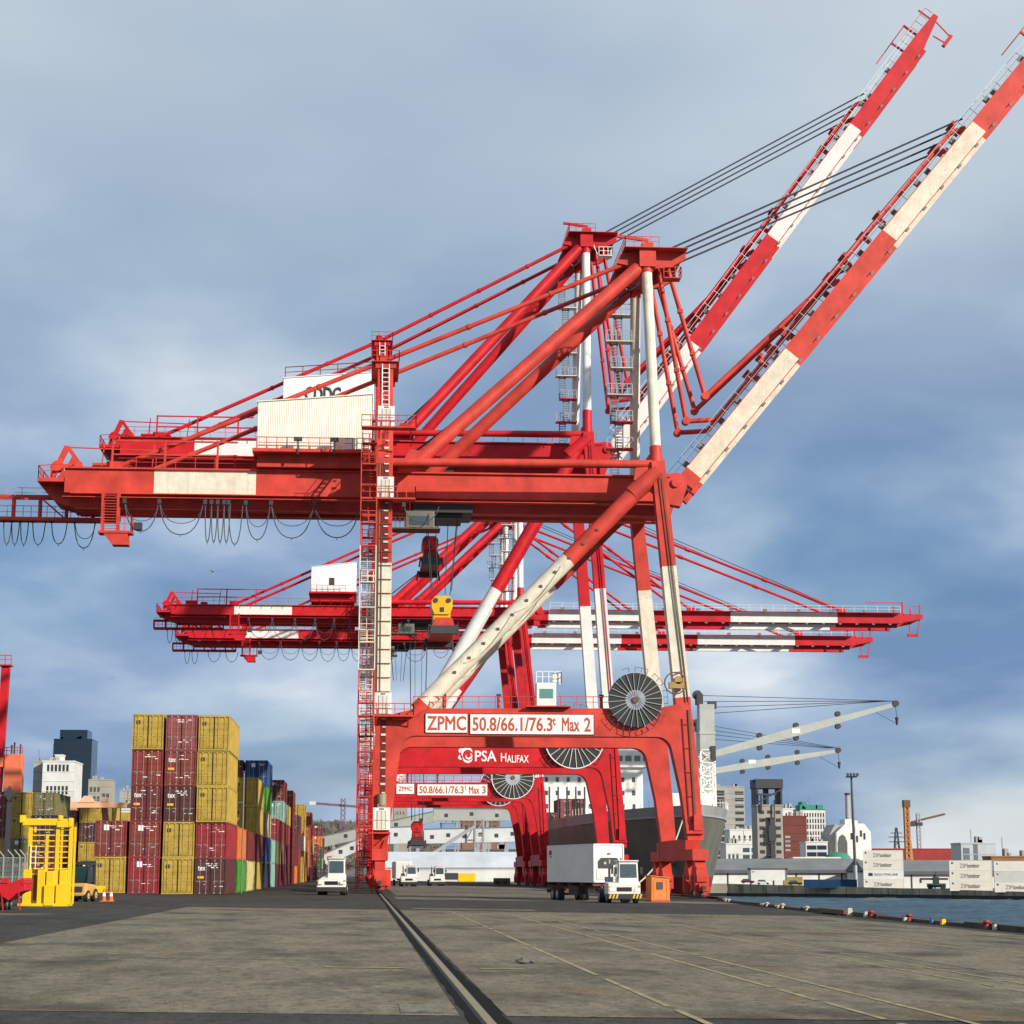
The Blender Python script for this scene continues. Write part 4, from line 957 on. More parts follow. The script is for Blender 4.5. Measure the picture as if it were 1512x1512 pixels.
a = at(816, 1071, 189); text('lettering', 't', sp, (a.x - XR, -HB - 0.935, a.z), 0.75, 0.32, LETTER, 0.012, bold=0.022)
sign_panel(C3, 356.5, 585, 612, 1157, 1172.5, [('ZPMC', 0.12, 0.88)], th=0.45)
sp = sign_panel(C3, 356.5, 616, 720, 1158, 1174.5, [('50.8/66.1/76.3', 0.03, 0.66), ('Max', 0.735, 0.885), ('3', 0.92, 0.975)], th=0.66)
a = at(686, 1166.5, 347); text('lettering', 't', sp, (a.x - XR, -HB - 0.935, a.z), 0.8, 0.33, LETTER, 0.012, bold=0.022)
def psa():
    yf = 254.5 - HB - 0.86
    def put(t, x0, x1, y0, y1, bold=0.02):
        a, b = at(x0, y1, yf), at(x1, y0, yf)
        text('lettering', t, C2, (a.x - XR, -HB - 0.87, a.z), b.z - a.z, b.x - a.x, PURE, 0.015, bold=bold * 0.5)
    put('PSA', 701, 733, 1108.5, 1124.5, 0.035); put('H', 739.5, 747.5, 1112, 1124.5); put('ALIFAX', 748.5, 780.5, 1115, 1126)
    c = at(690, 1114.5, yf); cx, cz = c.x - XR, c.z; m = MB()
    def crescent(r0, r1, a0, a1, dx, dz, n=14):
        P = []
        for i in range(n + 1):
            t = rad(a0 + (a1 - a0) * i / n); k = math.sin(math.pi * i / n)
            P.append((cx + dx + (r0 + (r1 - r0) * k) * math.cos(t), cz + dz + (r0 + (r1 - r0) * k) * math.sin(t)))
        Q = [(cx + dx + r0 * math.cos(rad(a0 + (a1 - a0) * i / n)), cz + dz + r0 * math.sin(rad(a0 + (a1 - a0) * i / n))) for i in range(n + 1)]
        for i in range(n): m.add([(P[i][0], -HB - 0.885, P[i][1]), (Q[i][0], -HB - 0.885, Q[i][1]), (Q[i + 1][0], -HB - 0.885, Q[i + 1][1]), (P[i + 1][0], -HB - 0.885, P[i + 1][1])], [(0, 1, 2, 3)])
    crescent(0.62, 0.98, 20, 200, 0.05, 0.0); crescent(0.30, 0.55, 160, 420, 0.15, -0.05); crescent(0.66, 0.92, 190, 330, 0.1, -0.08)
    crescent(0.75, 1.05, 120, 175, -0.15, 0.1); crescent(0.7, 1.0, 175, 230, -0.2, -0.05)
    m.build('emblem', PURE, C2)
psa()
# ================================================================== CONTAINERS
CC = {'yellow': (0.44, 0.30, 0.05), 'pale yellow': (0.55, 0.47, 0.20), 'brick red': (0.23, 0.035, 0.028), 'crimson': (0.27, 0.022, 0.03),
      'dull red': (0.26, 0.07, 0.07), 'dark brown': (0.085, 0.026, 0.026), 'maroon': (0.15, 0.022, 0.024), 'orange': (0.60, 0.15, 0.02), 'green': (0.05, 0.24, 0.02),
      'blue': (0.010, 0.065, 0.19), 'navy': (0.022, 0.028, 0.06), 'tan': (0.40, 0.35, 0.22), 'teal': (0.22, 0.40, 0.34), 'dark green': (0.018, 0.09, 0.05),
      'red': (0.42, 0.022, 0.02), 'cream': (0.68, 0.64, 0.52), 'grey': (0.42, 0.42, 0.40), 'white': (0.78, 0.78, 0.75), 'olive': (0.16, 0.15, 0.06), 'orange red': (0.45, 0.06, 0.02)}
def ccol(c): return paint('container_' + c.replace(' ', '_'), CC[c], 0.55, 0.35, 0.55, 0.9)
BLK = plain('black_rubber_seal', (0.018, 0.016, 0.014), 0.8)
ROD = plain('lock_rod_steel', (0.30, 0.27, 0.24), 0.45, 0.3)
PLAC = plain('white_placard', (0.78, 0.77, 0.73)); PLACY = plain('yellow_placard', (0.75, 0.42, 0.03))
PROTO = {}
def proto(c, L, h, marks):
    key = (c, L, h, marks)
    if key in PROTO: return PROTO[key]
    mat = ccol(c); W2 = 1.219
    root = bpy.data.objects.new('shipping_container', None); COL.objects.link(root)
    b = MB(); n = int(L / 0.28)
    for sx in (-1, 1):                                     # corrugated long walls
        prof = []
        for i in range(n):
            y = 0.12 + (L - 0.24) * i / n; d = (L - 0.24) / n
            prof += [(y, 1.17), (y + d * 0.28, 1.17), (y + d * 0.5, 1.205), (y + d * 0.78, 1.205)]
        prof.append((L - 0.12, 1.17)); k = len(prof)
        vs = [(sx * x, y, 0.14) for y, x in prof] + [(sx * x, y, h - 0.1) for y, x in prof]
        fs = [(i, i + 1, k + i + 1, k + i) if sx > 0 else (i + 1, i, k + i, k + i + 1) for i in range(k - 1)]
        b.add(vs, fs)
        b.box(sx * W2 - (0.1 if sx > 0 else 0), sx * W2 + (0.1 if sx < 0 else 0), 0, 0.14, 0, h); b.box(sx * W2 - (0.1 if sx > 0 else 0), sx * W2 + (0.1 if sx < 0 else 0), L - 0.14, L, 0, h)
        b.box(min(sx * 1.1, sx * W2), max(sx * 1.1, sx * W2), 0.14, L - 0.14, 0, 0.14); b.box(min(sx * 1.1, sx * W2), max(sx * 1.1, sx * W2), 0.14, L - 0.14, h - 0.1, h - 0.02)
    b.add([(-1.15, 0, h - 0.05), (1.15, 0, h - 0.05), (1.15, L, h - 0.05), (-1.15, L, h - 0.05)], [(0, 1, 2, 3)])
    b.add([(-1.15, L - 0.08, 0.1), (1.15, L - 0.08, 0.1), (1.15, L - 0.08, h - 0.05), (-1.15, L - 0.08, h - 0.05)], [(3, 2, 1, 0)])
    b.box(-1.12, 1.12, 0, 0.1, 0.0, 0.13); b.box(-1.12, 1.12, 0, 0.1, h - 0.13, h)
    b.build('body', mat, root)
    for sx in (-1, 1):
        x0, x1 = sorted((sx * 0.015, sx * 1.11))
        d = MB(); d.box(x0, x1, 0.05, 0.09, 0.14, h - 0.14)
        for k in range(5): z = 0.3 + k * (h - 0.75) / 4.4; d.box(x0 + 0.04, x1 - 0.04, 0.03, 0.05, z, z + (h - 0.9) / 7)
        do = d.build('door', mat, root)
        gk = MB(); e_ = 0.035
        for a in ((x0, x0 + e_, 0.14, h - 0.14), (x1 - e_, x1, 0.14, h - 0.14), (x0 + e_, x1 - e_, 0.14, 0.14 + e_), (x0 + e_, x1 - e_, h - 0.14 - e_, h - 0.14)): gk.box(a[0], a[1], 0.04, 0.049, a[2], a[3])
        gk.build('door_gasket', BLK, do)
        for f in (0.28, 0.72):
            x = x0 + (x1 - x0) * f; r = MB(); r.tube((x, 0.012, 0.1), (x, 0.012, h - 0.1), 0.022, 6)
            for z in (0.12, h * 0.35, h - 0.16): r.box(x - 0.06, x + 0.06, -0.005, 0.05, z - 0.05, z + 0.05)
            r.box(x - 0.02, x + 0.3 * sx if sx > 0 else x + 0.02, -0.012, 0.01, h * 0.36, h * 0.36 + 0.05) if sx > 0 else r.box(x - 0.3, x + 0.02, -0.012, 0.01, h * 0.36, h * 0.36 + 0.05)
            r.build('lock_rod', ROD if c not in ('yellow', 'pale yellow') else mat, do)
        if marks == 'tex' and sx < 0: text('lettering', 'tex', do, (-0.98, 0.02, h - 0.95), 0.36, 0.6, PLAC, 0.004, bold=0.02); MB().box(-0.98, -0.5, 0.015, 0.028, h - 1.55, h - 1.38).build('placard', PLACY, do)
        if marks == 'placard' and sx < 0: MB().box(-0.55, -0.15, 0.012, 0.028, h - 0.75, h - 0.32).build('placard', PLAC, do)
        if marks == 'dark' and sx < 0: MB().box(-0.92, -0.62, 0.012, 0.028, h - 0.82, h - 0.5).build('placard', DARK, do)
        if marks and marks != 'dark':
            m = MB()
            for k in range(5): x = sx * 0.35 + random.uniform(-0.2, 0.4); z = random.choice((h - 0.45, h - 0.6, h - 0.75, 0.6, 0.75)); m.box(x, x + random.uniform(0.08, 0.36), 0.016, 0.028, z, z + random.uniform(0.03, 0.08))
            m.build('stencil_marks', PLAC, do)['kind'] = 'stuff'
    m = MB()
    for x in (-1.14, 1.14):
        for y in (0.09, L - 0.09):
            for z in (0.06, h - 0.06): m.box(x - 0.09, x + 0.09, y - 0.1, y + 0.1, z - 0.065, z + 0.065)
    m.build('corner_castings', mat, root)['kind'] = 'stuff'
    PROTO[key] = root
    root['used'] = 0
    return root
def put_container(c, X, Y, z, label, group, L=12.19, h=2.79, rz=0, marks=None):
    p = proto(c, L, h, marks)
    if p['used'] == 0: o = p
    else: o = copy_tree(p)
    p['used'] = 1
    o.location = (X, Y, z); o.rotation_euler = (0, 0, rz)
    tag(o, label, 'container', group)
    return o
ORD = ['bottom', 'second', 'third', 'fourth', 'fifth', 'sixth']
def stack(cols, X, Y, where, group, h=2.79, L=12.19, rz=0, base=None):
    z = (gz(X) if base is None else base) + 0.02
    for i, c in enumerate(cols):
        mk = None
        if isinstance(c, tuple): c, mk = c
        if mk is None: mk = 'dark' if 'yellow' in c else random.choice(['placard', 'plain'])
        lvl = 'topmost' if i == len(cols) - 1 else ORD[i] + ' from the ground' if i else 'lowest'
        put_container(c, X + random.uniform(-0.03, 0.03), Y + random.uniform(-0.1, 0.1), z, '%s container, %s %s' % (c, lvl, where), group, L, h, rz, mk)
        z += h + 0.012
G1 = 'containers in the front row of the yard'
YF = 158.0
def colx(a, b): return (at(a, 1300, YF).x + at(b, 1300, YF).x) / 2
stack([('yellow', 'dark'), ('brick red', 'placard')], colx(139, 184), YF, 'in the two-high front stack', G1)
stack([('crimson', 'placard'), ('brick red', 'placard'), ('maroon', 'tex'), ('brick red', 'plain'), 'yellow'], colx(189.5, 234), YF, 'in the front stack beside the two-high one', G1)
stack(['yellow', 'yellow', ('dark brown', 'tex'), ('brick red', 'tex'), ('dull red', 'plain')], colx(239.5, 284), YF, 'in the middle stack of the front row', G1)
stack([('dark brown', 'tex'), ('crimson', 'plain'), 'yellow', 'yellow', 'yellow'], colx(287.5, 332), YF, 'in the front stack at the corner of the lane', G1)
XL = colx(287.5, 332) + 0.0
G2 = 'containers stacked along the lane'
rows = [(160.8, ['green', 'orange']), (174.2, ['pale yellow', 'maroon']), (187.6, ['yellow', 'maroon', 'yellow', 'yellow']), (204.5, ['navy', 'blue', 'tan', 'green', 'blue']),
        (217.8, ['teal', 'teal']), (231.2, ['maroon', 'olive', 'crimson']), (246.5, ['maroon', 'dull red', 'brick red', 'teal', 'maroon']), (260, ['maroon', 'maroon', 'brick red', 'yellow']),
        (277.5, ['dark brown', 'maroon', 'maroon', 'maroon', 'maroon']), (291, ['orange', 'maroon', 'dark brown']), (305, ['maroon', 'brick red', 'maroon', 'dark brown']), (332, ['yellow', 'yellow', 'cream', 'yellow', 'yellow']),
        (346, ['orange', 'brick red', 'orange']), (375, ['maroon', 'orange', 'orange', 'orange red', 'orange red']), (389, ['maroon', 'brick red', 'tan']), (430, ['dark brown', 'maroon', 'brick red']), (472, ['dark brown', 'dark green', 'dark green', 'orange', 'maroon']), (500, ['maroon', 'tan', 'brick red', 'maroon'])]
ON = ['second', 'third', 'fourth', 'fifth', 'sixth', 'seventh', 'eighth', 'ninth', 'tenth', 'eleventh', 'twelfth', 'thirteenth', 'fourteenth', 'fifteenth', 'sixteenth', 'seventeenth', 'eighteenth', 'nineteenth']
for k, (yy, cols) in enumerate(rows):
    stack(cols, XL, 158 + (yy - 147.4) * 1.115, 'in the %s lane-side stack' % ON[k], G2)
for yy, cols, w in ((204.7, ['maroon', 'brick red', 'maroon', 'brick red', 'maroon'], 'fifth'), (246.7, ['maroon', 'dark brown', 'brick red', 'maroon', 'dark brown'], 'eighth'), (277.7, ['maroon', 'maroon', 'dark brown', 'maroon', 'brick red'], 'tenth')):
    stack(cols, XL - 2.7, 158 + (yy - 147.4) * 1.115, 'one column in from the %s lane-side stack' % w, G2)
G3 = 'containers in the back of the yard'
rr = random.Random(3)
for i, px in enumerate((100, 128, 150, 172)):
    hgt = (4, 4, 4, 3)[i]; cols = [['maroon', 'dark brown', 'yellow', 'brick red'], ['dark brown', 'yellow', 'dark brown', 'yellow'], ['maroon', 'yellow', 'navy', 'yellow'], ['brick red', 'dark brown', 'yellow']][i][:hgt]
    stack(cols, at(px, 1250, 300).x, 300, 'in the back-yard stack %s' % ('with a brick red top', 'with two yellow boxes', 'with a navy box', 'standing three high')[i], G3, 2.85)
for i, (px, cols) in enumerate(((-8, ['olive', 'yellow', 'maroon', 'maroon']), (29, ['tan', 'olive', 'yellow', 'yellow']), (62, ['maroon', 'dark brown', 'navy', 'olive']))):
    stack(cols, at(px, 1250, 232).x, 232, 'in the fence-side stack %s' % ('topped by maroon boxes', 'topped by yellow boxes', 'topped by an olive box')[i], G3, 2.59)
# sideways yellow pair deeper in the yard
for i, (px, c) in enumerate(((150, 'yellow'), (95, 'olive'))):
    p_ = at(px, 1250, 345); stack(['maroon', 'brick red', c, c], p_.x + 6.1, 345, 'in the broadside stack topped by %s boxes' % ('yellow' if i == 0 else 'olive'), G3, 2.85, 12.19, math.pi / 2)

# ================================================================== VEHICLES AND YARD EQUIPMENT
VW = paint('vehicle_white', (0.70, 0.69, 0.63), 0.25, 0.12, 0.4); BLACKP = plain('black_plastic', (0.02, 0.02, 0.022), 0.5)
CHASS = paint('dirty_chassis', (0.045, 0.035, 0.032), 0.5, 0.3, 0.7); MUD = plain('muddy_red_chassis', (0.12, 0.035, 0.03), 0.7)
def wheel(root, x, y, z, r=0.5, w=0.3, rim=None):
    t = MB(); t.tube((x - w / 2, y, z), (x + w / 2, y, z), r, 20); wo_ = t.build('wheel', TYRE, root)
    m = MB(); m.tube((x - w / 2 - 0.012, y, z), (x + w / 2 + 0.012, y, z), r * 0.55, 14); m.tube((x - w / 2 - 0.05, y, z), (x + w / 2 + 0.05, y, z), r * 0.18, 10); m.build('rim', rim or STEEL, wo_)
def terminal_tractor(label, loc, rz, hood=True, striped=False, group='terminal tractors on the quay'):
    """built facing -Y; the narrow cab sits on the driver's side"""
    t = thing('terminal_tractor', label, 'tractor', loc, rz, group)
    m = MB(); m.box(-0.48, -0.33, 0.3, 5.4, 0.62, 0.95); m.box(0.33, 0.48, 0.3, 5.4, 0.62, 0.95); m.box(-1.15, 1.15, 1.5, 2.3, 0.5, 1.0); m.box(-0.6, 0.6, 4.0, 5.2, 0.95, 1.12); m.build('chassis', CHASS, t)
    for x in (-1.0, 1.0):
        wheel(t, x, 0.95, 0.5); wheel(t, x, 4.3, 0.5); wheel(t, x * 0.68, 4.3, 0.5)
    b = MB()
    if hood: b.hexa([(-1.2, 0.0, 0.75), (1.2, 0.0, 0.75), (1.2, 1.7, 0.75), (-1.2, 1.7, 0.75), (-1.15, 0.05, 1.25), (1.15, 0.05, 1.25), (1.15, 1.7, 1.75), (-0.55, 1.7, 1.75)]); b.box(-1.22, 1.22, -0.12, 0.1, 0.5, 0.78)
    else: b.hexa([(-1.2, 0.0, 0.62), (1.2, 0.0, 0.62), (1.2, 1.6, 0.62), (-1.2, 1.6, 0.62), (-1.2, 0.0, 1.45), (1.2, 0.0, 1.45), (1.2, 1.6, 1.55), (-1.2, 1.6, 1.55)])
    b.build('front_body', VW, t, bevel=0.07)
    cx0, cx1 = (-0.35, 1.12) if hood else (-0.30, 1.18)
    c = MB(); c.hexa([(cx0, 0.55, 1.2), (cx1, 0.55, 1.2), (cx1, 2.1, 1.2), (cx0, 2.1, 1.2), (cx0 + 0.04, 0.75, 3.0), (cx1 - 0.04, 0.75, 3.0), (cx1 - 0.04, 2.1, 3.0), (cx0 + 0.04, 2.1, 3.0)]); c.box(cx0 - 0.03, cx1 + 0.03, 0.6, 2.2, 3.0, 3.1)
    cb = c.build('cab', VW, t, bevel=0.08)
    MB().hexa([(cx0 + 0.13, 0.57, 1.85), (cx1 - 0.13, 0.57, 1.85), (cx1 - 0.13, 0.66, 1.85), (cx0 + 0.13, 0.66, 1.85), (cx0 + 0.16, 0.67, 2.82), (cx1 - 0.16, 0.67, 2.82), (cx1 - 0.16, 0.74, 2.82), (cx0 + 0.16, 0.74, 2.82)]).build('windscreen', GLASS, cb)
    for x in (cx0 - 0.012, cx1 - 0.012): MB().box(x, x + 0.03, 0.9, 1.95, 1.75, 2.8).build('side_window', GLASS, cb)
    m = MB(); m.bar((cx0 + 0.3, 0.55, 1.9), (cx0 + 0.75, 0.56, 2.2), 0.025, 0.02); m.build('wiper', BLACKP, cb)
    for s in (-1, 1):
        x = cx0 - 0.22 if s < 0 else cx1 + 0.22
        m = MB(); m.box(x - 0.1, x + 0.1, 0.6, 0.68, 2.1, 2.6); m.bar((x, 0.66, 2.35), (cx0 if s < 0 else cx1, 0.75, 2.45), 0.03, 0.03); m.build('mirror', BLACKP, t)
        MB().box(s * 0.92 - 0.17, s * 0.92 + 0.17, -0.16 if hood else -0.04, 0.0, 0.92 if hood else 0.86, 1.12 if hood else 1.06).build('headlight', LAMPW, t)
        MB().box(s * 1.12 - 0.07, s * 1.12 + 0.07, -0.05, 0.04, 1.16, 1.26).build('indicator', AMBER, t)
    m = MB(); m.box(-0.55, 0.55, -0.03, 0.02, 0.86, 1.16)
    for k in range(4): m.box(-0.5, 0.5, -0.06, -0.03, 0.9 + 0.065 * k, 0.93 + 0.065 * k)
    m.build('grille', BLACKP, t)
    m = MB(); m.box(-1.24, 1.24, -0.28, -0.1, 0.34, 0.68)
    m.build('bumper', [CHASS if hood else BLACKP], t)
    if striped:
        for k in range(10):
            if abs(k - 4.5) < 2: continue
            x = -1.2 + k * 0.25; MB().hexa([(x, -0.295, 0.36), (x + 0.12, -0.295, 0.36), (x + 0.12, -0.283, 0.36), (x, -0.283, 0.36), (x + 0.1, -0.295, 0.66), (x + 0.22, -0.295, 0.66), (x + 0.22, -0.283, 0.66), (x + 0.1, -0.283, 0.66)]).build('warning_stripe', PLACY, t)
    m = MB(); m.tube((-0.75, 2.0, 1.0), (-0.75, 2.0, 3.15), 0.09, 10); m.box(-1.05, -0.5, 1.75, 2.3, 0.95, 1.9); m.build('exhaust_stack', STEEL, t)
    m = MB(); m.tube((cx0 + 0.3, 1.2, 3.1), (cx0 + 0.3, 1.2, 3.28), 0.09, 10); m.build('beacon', AMBER, t)
    m = MB(); m.ladder((cx1 + 0.04, 1.1, 0.5), (cx1 + 0.04, 1.1, 1.2), 0.5, (0, 1, 0), 0.3, 0.03); m.build('step', CHASS, t)
    return t
p_ = onground(489, 1322); terminal_tractor('white terminal tractor with a bonnet beside the container lane', (p_.x, p_.y, p_.z), rad(-2))
terminal_tractor('white terminal tractor pulling a tall white box near the shed', (at(604, 1300, 296).x, 296, gz(6)), rad(3), hood=False)
terminal_tractor('white terminal tractor with yellow-tinted cab near the long white shed', (at(646, 1300, 316).x, 316, gz(10)), rad(4), hood=False)
# tall white box body behind the far tractor
bx_ = thing('box_trailer', 'tall white box trailer behind a terminal tractor near the shed', 'trailer', (at(596, 1300, 303).x, 303, gz(6)), rad(2))
m = MB(); m.box(-1.25, 1.25, 0, 11, 1.1, 3.7); m.build('box_body', VW, bx_, bevel=0.12)
for x in (-1.0, 1.0): wheel(bx_, x, 9.5, 0.5); wheel(bx_, x, 8.3, 0.5)
m = MB(); m.box(-0.5, 0.5, 0, 11, 0.85, 1.1); m.build('trailer_frame', CHASS, bx_)
# the reefer lorry turning towards the camera
FL = Vector((17.45, 150.2, 0)); ang = rad(11.5)
hd = Vector((math.sin(ang), -math.cos(ang), 0)); rt = Vector((math.cos(ang), math.sin(ang), 0))
cf = FL + rt * 1.22; zg = gz(18.5)
tr = thing('container_chassis', 'dark muddy container chassis under the white refrigerated container', 'trailer', (cf.x, cf.y, zg), ang)
m = MB()
for x in (-0.5, 0.5): m.box(x - 0.08, x + 0.08, 0.2, 12.2, 1.05, 1.42)
for y in (0.2, 3, 6, 9, 12.0): m.box(-1.2, 1.2, y, y + 0.18, 1.2, 1.44)
m.build('trailer_frame', MUD, tr)
for y in (9.3, 10.6):
    for x in (-1.02, 1.02): wheel(tr, x, y, 0.52, 0.52, 0.5)
    MB().tube((-1, y, 0.52), (1, y, 0.52), 0.08, 8).build('axle', CHASS, tr)
for x in (-0.9, 0.9): m = MB(); m.box(x - 0.07, x + 0.07, 2.6, 2.75, 0.25, 1.2); m.box(x - 0.18, x + 0.18, 2.5, 2.85, 0.2, 0.26); m.build('landing_leg', CHASS, tr)
m = MB(); m.box(-1.2, 1.2, 12.2, 12.35, 0.6, 0.9); m.build('rear_bar', MUD, tr)
m = MB(); m.box(-1.2, -0.55, 4.0, 6.4, 0.5, 1.15); m.build('side_locker', CHASS, tr)
rf = thing('reefer_container', 'white refrigerated container on the lorry chassis with dark fan unit in front', 'container', (cf.x, cf.y, zg + 1.46), ang)
RFM = paint('reefer_white', (0.74, 0.74, 0.70), 0.12, 0.1, 0.5, 0.6); RFS = paint('reefer_side_grey', (0.62, 0.63, 0.60), 0.15, 0.1, 0.5, 0.6)
m = MB(); m.box(-1.2, 1.2, 0.06, 12.13, 0.1, 2.82)
for x in (-1.22, 1.12):
    for y in (0, 12.09): m.box(x, x + 0.1, y, y + 0.1, 0, 2.9)
for z in (0.0, 2.8):
    m.box(-1.22, 1.22, 0.0, 0.1, z, z + 0.1); m.box(-1.22, -1.12, 0.1, 12.1, z, z + 0.1); m.box(1.12, 1.22, 0.1, 12.1, z, z + 0.1)
for k in range(24): y = 0.4 + k * 0.48; m.box(-1.212, -1.195, y, y + 0.3, 0.14, 2.76)
m.build('body', RFM, rf)
m = MB(); m.prism([(-0.85, 1.05), (0.9, 1.05), (0.9, 1.55), (0.65, 1.85), (-0.6, 1.85), (-0.85, 1.6)], 0.02, 0.055); un = m.build('cooling_unit', BLACKP, rf)
m = MB(); m.tube((-0.3, 0.0, 1.45), (-0.3, 0.03, 1.45), 0.27, 20); m.build('fan', DARK, un)
m = MB(); m.tube((-0.3, -0.015, 1.45), (-0.3, 0.0, 1.45), 0.1, 12); m.build('fan_hub', STEEL, un)
m = MB(); m.box(-0.95, 1.0, 0.01, 0.055, 0.22, 1.0); m.box(0.35, 0.85, -0.06, 0.05, 0.7, 1.3); m.build('unit_panel', VW, rf)
m = MB(); m.box(0.45, 0.6, -0.09, -0.06, 0.5, 1.1); m.box(0.2, 0.3, -0.03, 0.01, 0.65, 1.15); m.box(-0.1, 0.15, 0.0, 0.012, 2.1, 2.2); m.build('unit_controls', BLACKP, un)
m = MB(); m.box(-1.228, -1.214, 10.9, 11.6, 2.15, 2.5); m.build('side_logo', paint('faded_red_logo', (0.30, 0.06, 0.06), 0.1), rf)
m = MB(); m.box(-1.228, -1.214, 10.9, 11.4, 1.95, 2.02); m.build('side_number', DARK, rf)
tf = cf + Vector((0.15, -5.9, 0)) + rt * 0.25
terminal_tractor('white terminal tractor with striped bumper pulling the refrigerated container', (tf.x, tf.y, gz(tf.x)), rad(3), hood=False, striped=True)
# orange booth
p_ = onground(969, 1331); bt = thing('guard_booth', 'orange steel booth with a small dark window beside the crane leg', 'booth', (p_.x + 0.1, p_.y, p_.z), rad(8))
m = MB(); m.hexa([(-0.75, -0.8, 0.08), (0.8, -0.8, 0.08), (0.8, 0.8, 0.08), (-0.75, 0.8, 0.08), (-0.72, -0.8, 2.02), (0.78, -0.8, 1.86), (0.78, 0.8, 1.86), (-0.72, 0.8, 2.02)]); m.build('booth_body', ORANGE, bt, bevel=0.03)
m = MB(); m.hexa([(-0.82, -0.9, 2.0), (0.88, -0.9, 1.84), (0.88, 0.9, 1.84), (-0.82, 0.9, 2.0), (-0.82, -0.9, 2.07), (0.88, -0.9, 1.91), (0.88, 0.9, 1.91), (-0.82, 0.9, 2.07)]); m.build('roof', ORANGE, bt)
m = MB(); m.box(-0.25, 0.18, -0.84, -0.805, 1.0, 1.5); w_ = m.build('window', GLASS, bt)
f = MB()
for a in ((-0.27, 0.2, 0.97, 1.0), (-0.27, 0.2, 1.5, 1.53)): f.box(a[0], a[1], -0.86, -0.805, a[2], a[3])
for a in ((-0.28, -0.25), (0.18, 0.21)): f.box(a[0], a[1], -0.86, -0.805, 0.97, 1.53)
f.build('frame', DARK, w_)
m = MB(); m.box(-0.58, 0.55, -0.818, -0.803, 0.15, 0.17); m.box(0.53, 0.55, -0.818, -0.803, 0.17, 1.7); m.box(-0.58, -0.56, -0.818, -0.803, 0.17, 1.75); m.build('door_seam', CORAL, bt)
m = MB(); m.tube((0.84, -0.5, 0.8), (0.9, -0.5, 0.8), 0.2, 12); m.build('hose_coil', CORAL, bt)
m = MB(); m.box(-0.78, 0.82, -0.85, 0.85, 0.0, 0.08); m.build('skid', CORAL, bt)

# yellow mast stand on the left
p_ = onground(70, 1338); Yk = p_.y
st_ = thing('yellow_mast_stand', 'tall bright yellow ladder-like mast stand with a heavy top beam', 'stand', (p_.x, Yk, p_.z), rad(0))
YL = paint('bright_yellow_paint', (0.80, 0.50, 0.012), 0.12, 0.15, 0.45)
def lx_(px): return at(px, 1300, Yk).x - p_.x
zt = lambda y: at(70, y, Yk).z - p_.z
for i, px in enumerate((43, 83.5, 103)):
    m = MB(); m.box(lx_(px) - 0.09, lx_(px) + 0.09, -0.2, 0.0, 0.1, zt(1220)); m.build('post', YL, st_)
    m = MB(); m.box(lx_(px) - 0.05, lx_(px) + 0.05, 1.2, 1.32, 0.1, zt(1220)); m.build('post', YL, st_)
for k in range(9):
    z = zt(1226 + k * 8.2)
    m = MB(); m.box(lx_(43), lx_(103), -0.15, -0.09, z, z + 0.055); m.build('rung', YL, st_)
m = MB(); m.box(lx_(66), lx_(70), -0.2, -0.1, 0.3, zt(1232)); m.build('inner_post', YL, st_)
m = MB(); m.ladder((lx_(49), -0.3, zt(1283)), (lx_(49), -0.3, zt(1248)), 0.25, (1, 0, 0), 0.25, 0.02); m.build('white_ladder', WHITE, st_)
m = MB(); m.box(lx_(31), lx_(104), -0.35, 0.15, zt(1219), zt(1209)); m.box(lx_(27), lx_(34), -0.4, 0.2, zt(1215), zt(1204)); m.box(lx_(99), lx_(105), -0.4, 0.2, zt(1221), zt(1208)); m.box(lx_(84), lx_(89), -0.4, 0.2, zt(1212), zt(1204)); m.box(lx_(82), lx_(104), -0.38, 0.1, zt(1222), zt(1213)); m.build('top_beam', YL, st_, bevel=0.03)
for a, b, y0, y1, d in ((36, 48, 1336, 1284, -0.42), (57, 68, 1336, 1284, -0.40), (70, 81, 1336, 1286, -0.38), (68, 83, 1337, 1307, -0.55), (85, 101, 1334, 1306, -0.5), (89, 100, 1306, 1284, -0.3)):
    m = MB(); m.box(lx_(a), lx_(b), d, d + 0.22, max(0.02, zt(y0)), zt(y1)); m.build('panel', YL, st_, bevel=0.02)
m = MB(); m.box(lx_(30), lx_(103), -0.5, 1.35, 0.0, 0.14); m.build('base_frame', YL, st_)
m = MB(); m.box(lx_(49), lx_(56), 0.1, 0.3, 0.3, zt(1290)); m.build('chain_box', RUSTY, st_)

# forklift behind it
p_ = onground(119, 1331); fk = thing('forklift', 'pale orange forklift with dark cab parked in front of the containers', 'forklift', tuple(p_), rad(-12))
FO = paint('pale_orange_paint', (0.62, 0.33, 0.10), 0.15)
m = MB(); m.hexa([(-0.62, -0.9, 0.3), (0.62, -0.9, 0.3), (0.62, 0.9, 0.3), (-0.62, 0.9, 0.3), (-0.6, -0.75, 1.05), (0.6, -0.75, 1.05), (0.62, 0.9, 0.95), (-0.62, 0.9, 0.95)]); m.build('counterweight_body', FO, fk, bevel=0.12)
m = MB()
for x in (-0.52, 0.52):
    m.bar((x, -0.35, 1.0), (x, -0.15, 2.1), 0.09, 0.09); m.bar((x, 0.8, 0.9), (x, 0.75, 2.1), 0.09, 0.09)
m.box(-0.58, 0.58, -0.25, 0.85, 2.08, 2.16)
for k in range(5): m.box(-0.58, 0.58, -0.2 + k * 0.22, -0.15 + k * 0.22, 2.16, 2.2)
m.build('overhead_guard', DARK, fk)
m = MB(); m.box(-0.48, 0.48, -0.2, 0.72, 1.05, 2.0); m.build('cab_glazing', glass('dark_green_glass', (0.01, 0.035, 0.03)), fk, bevel=0.05)
m = MB()
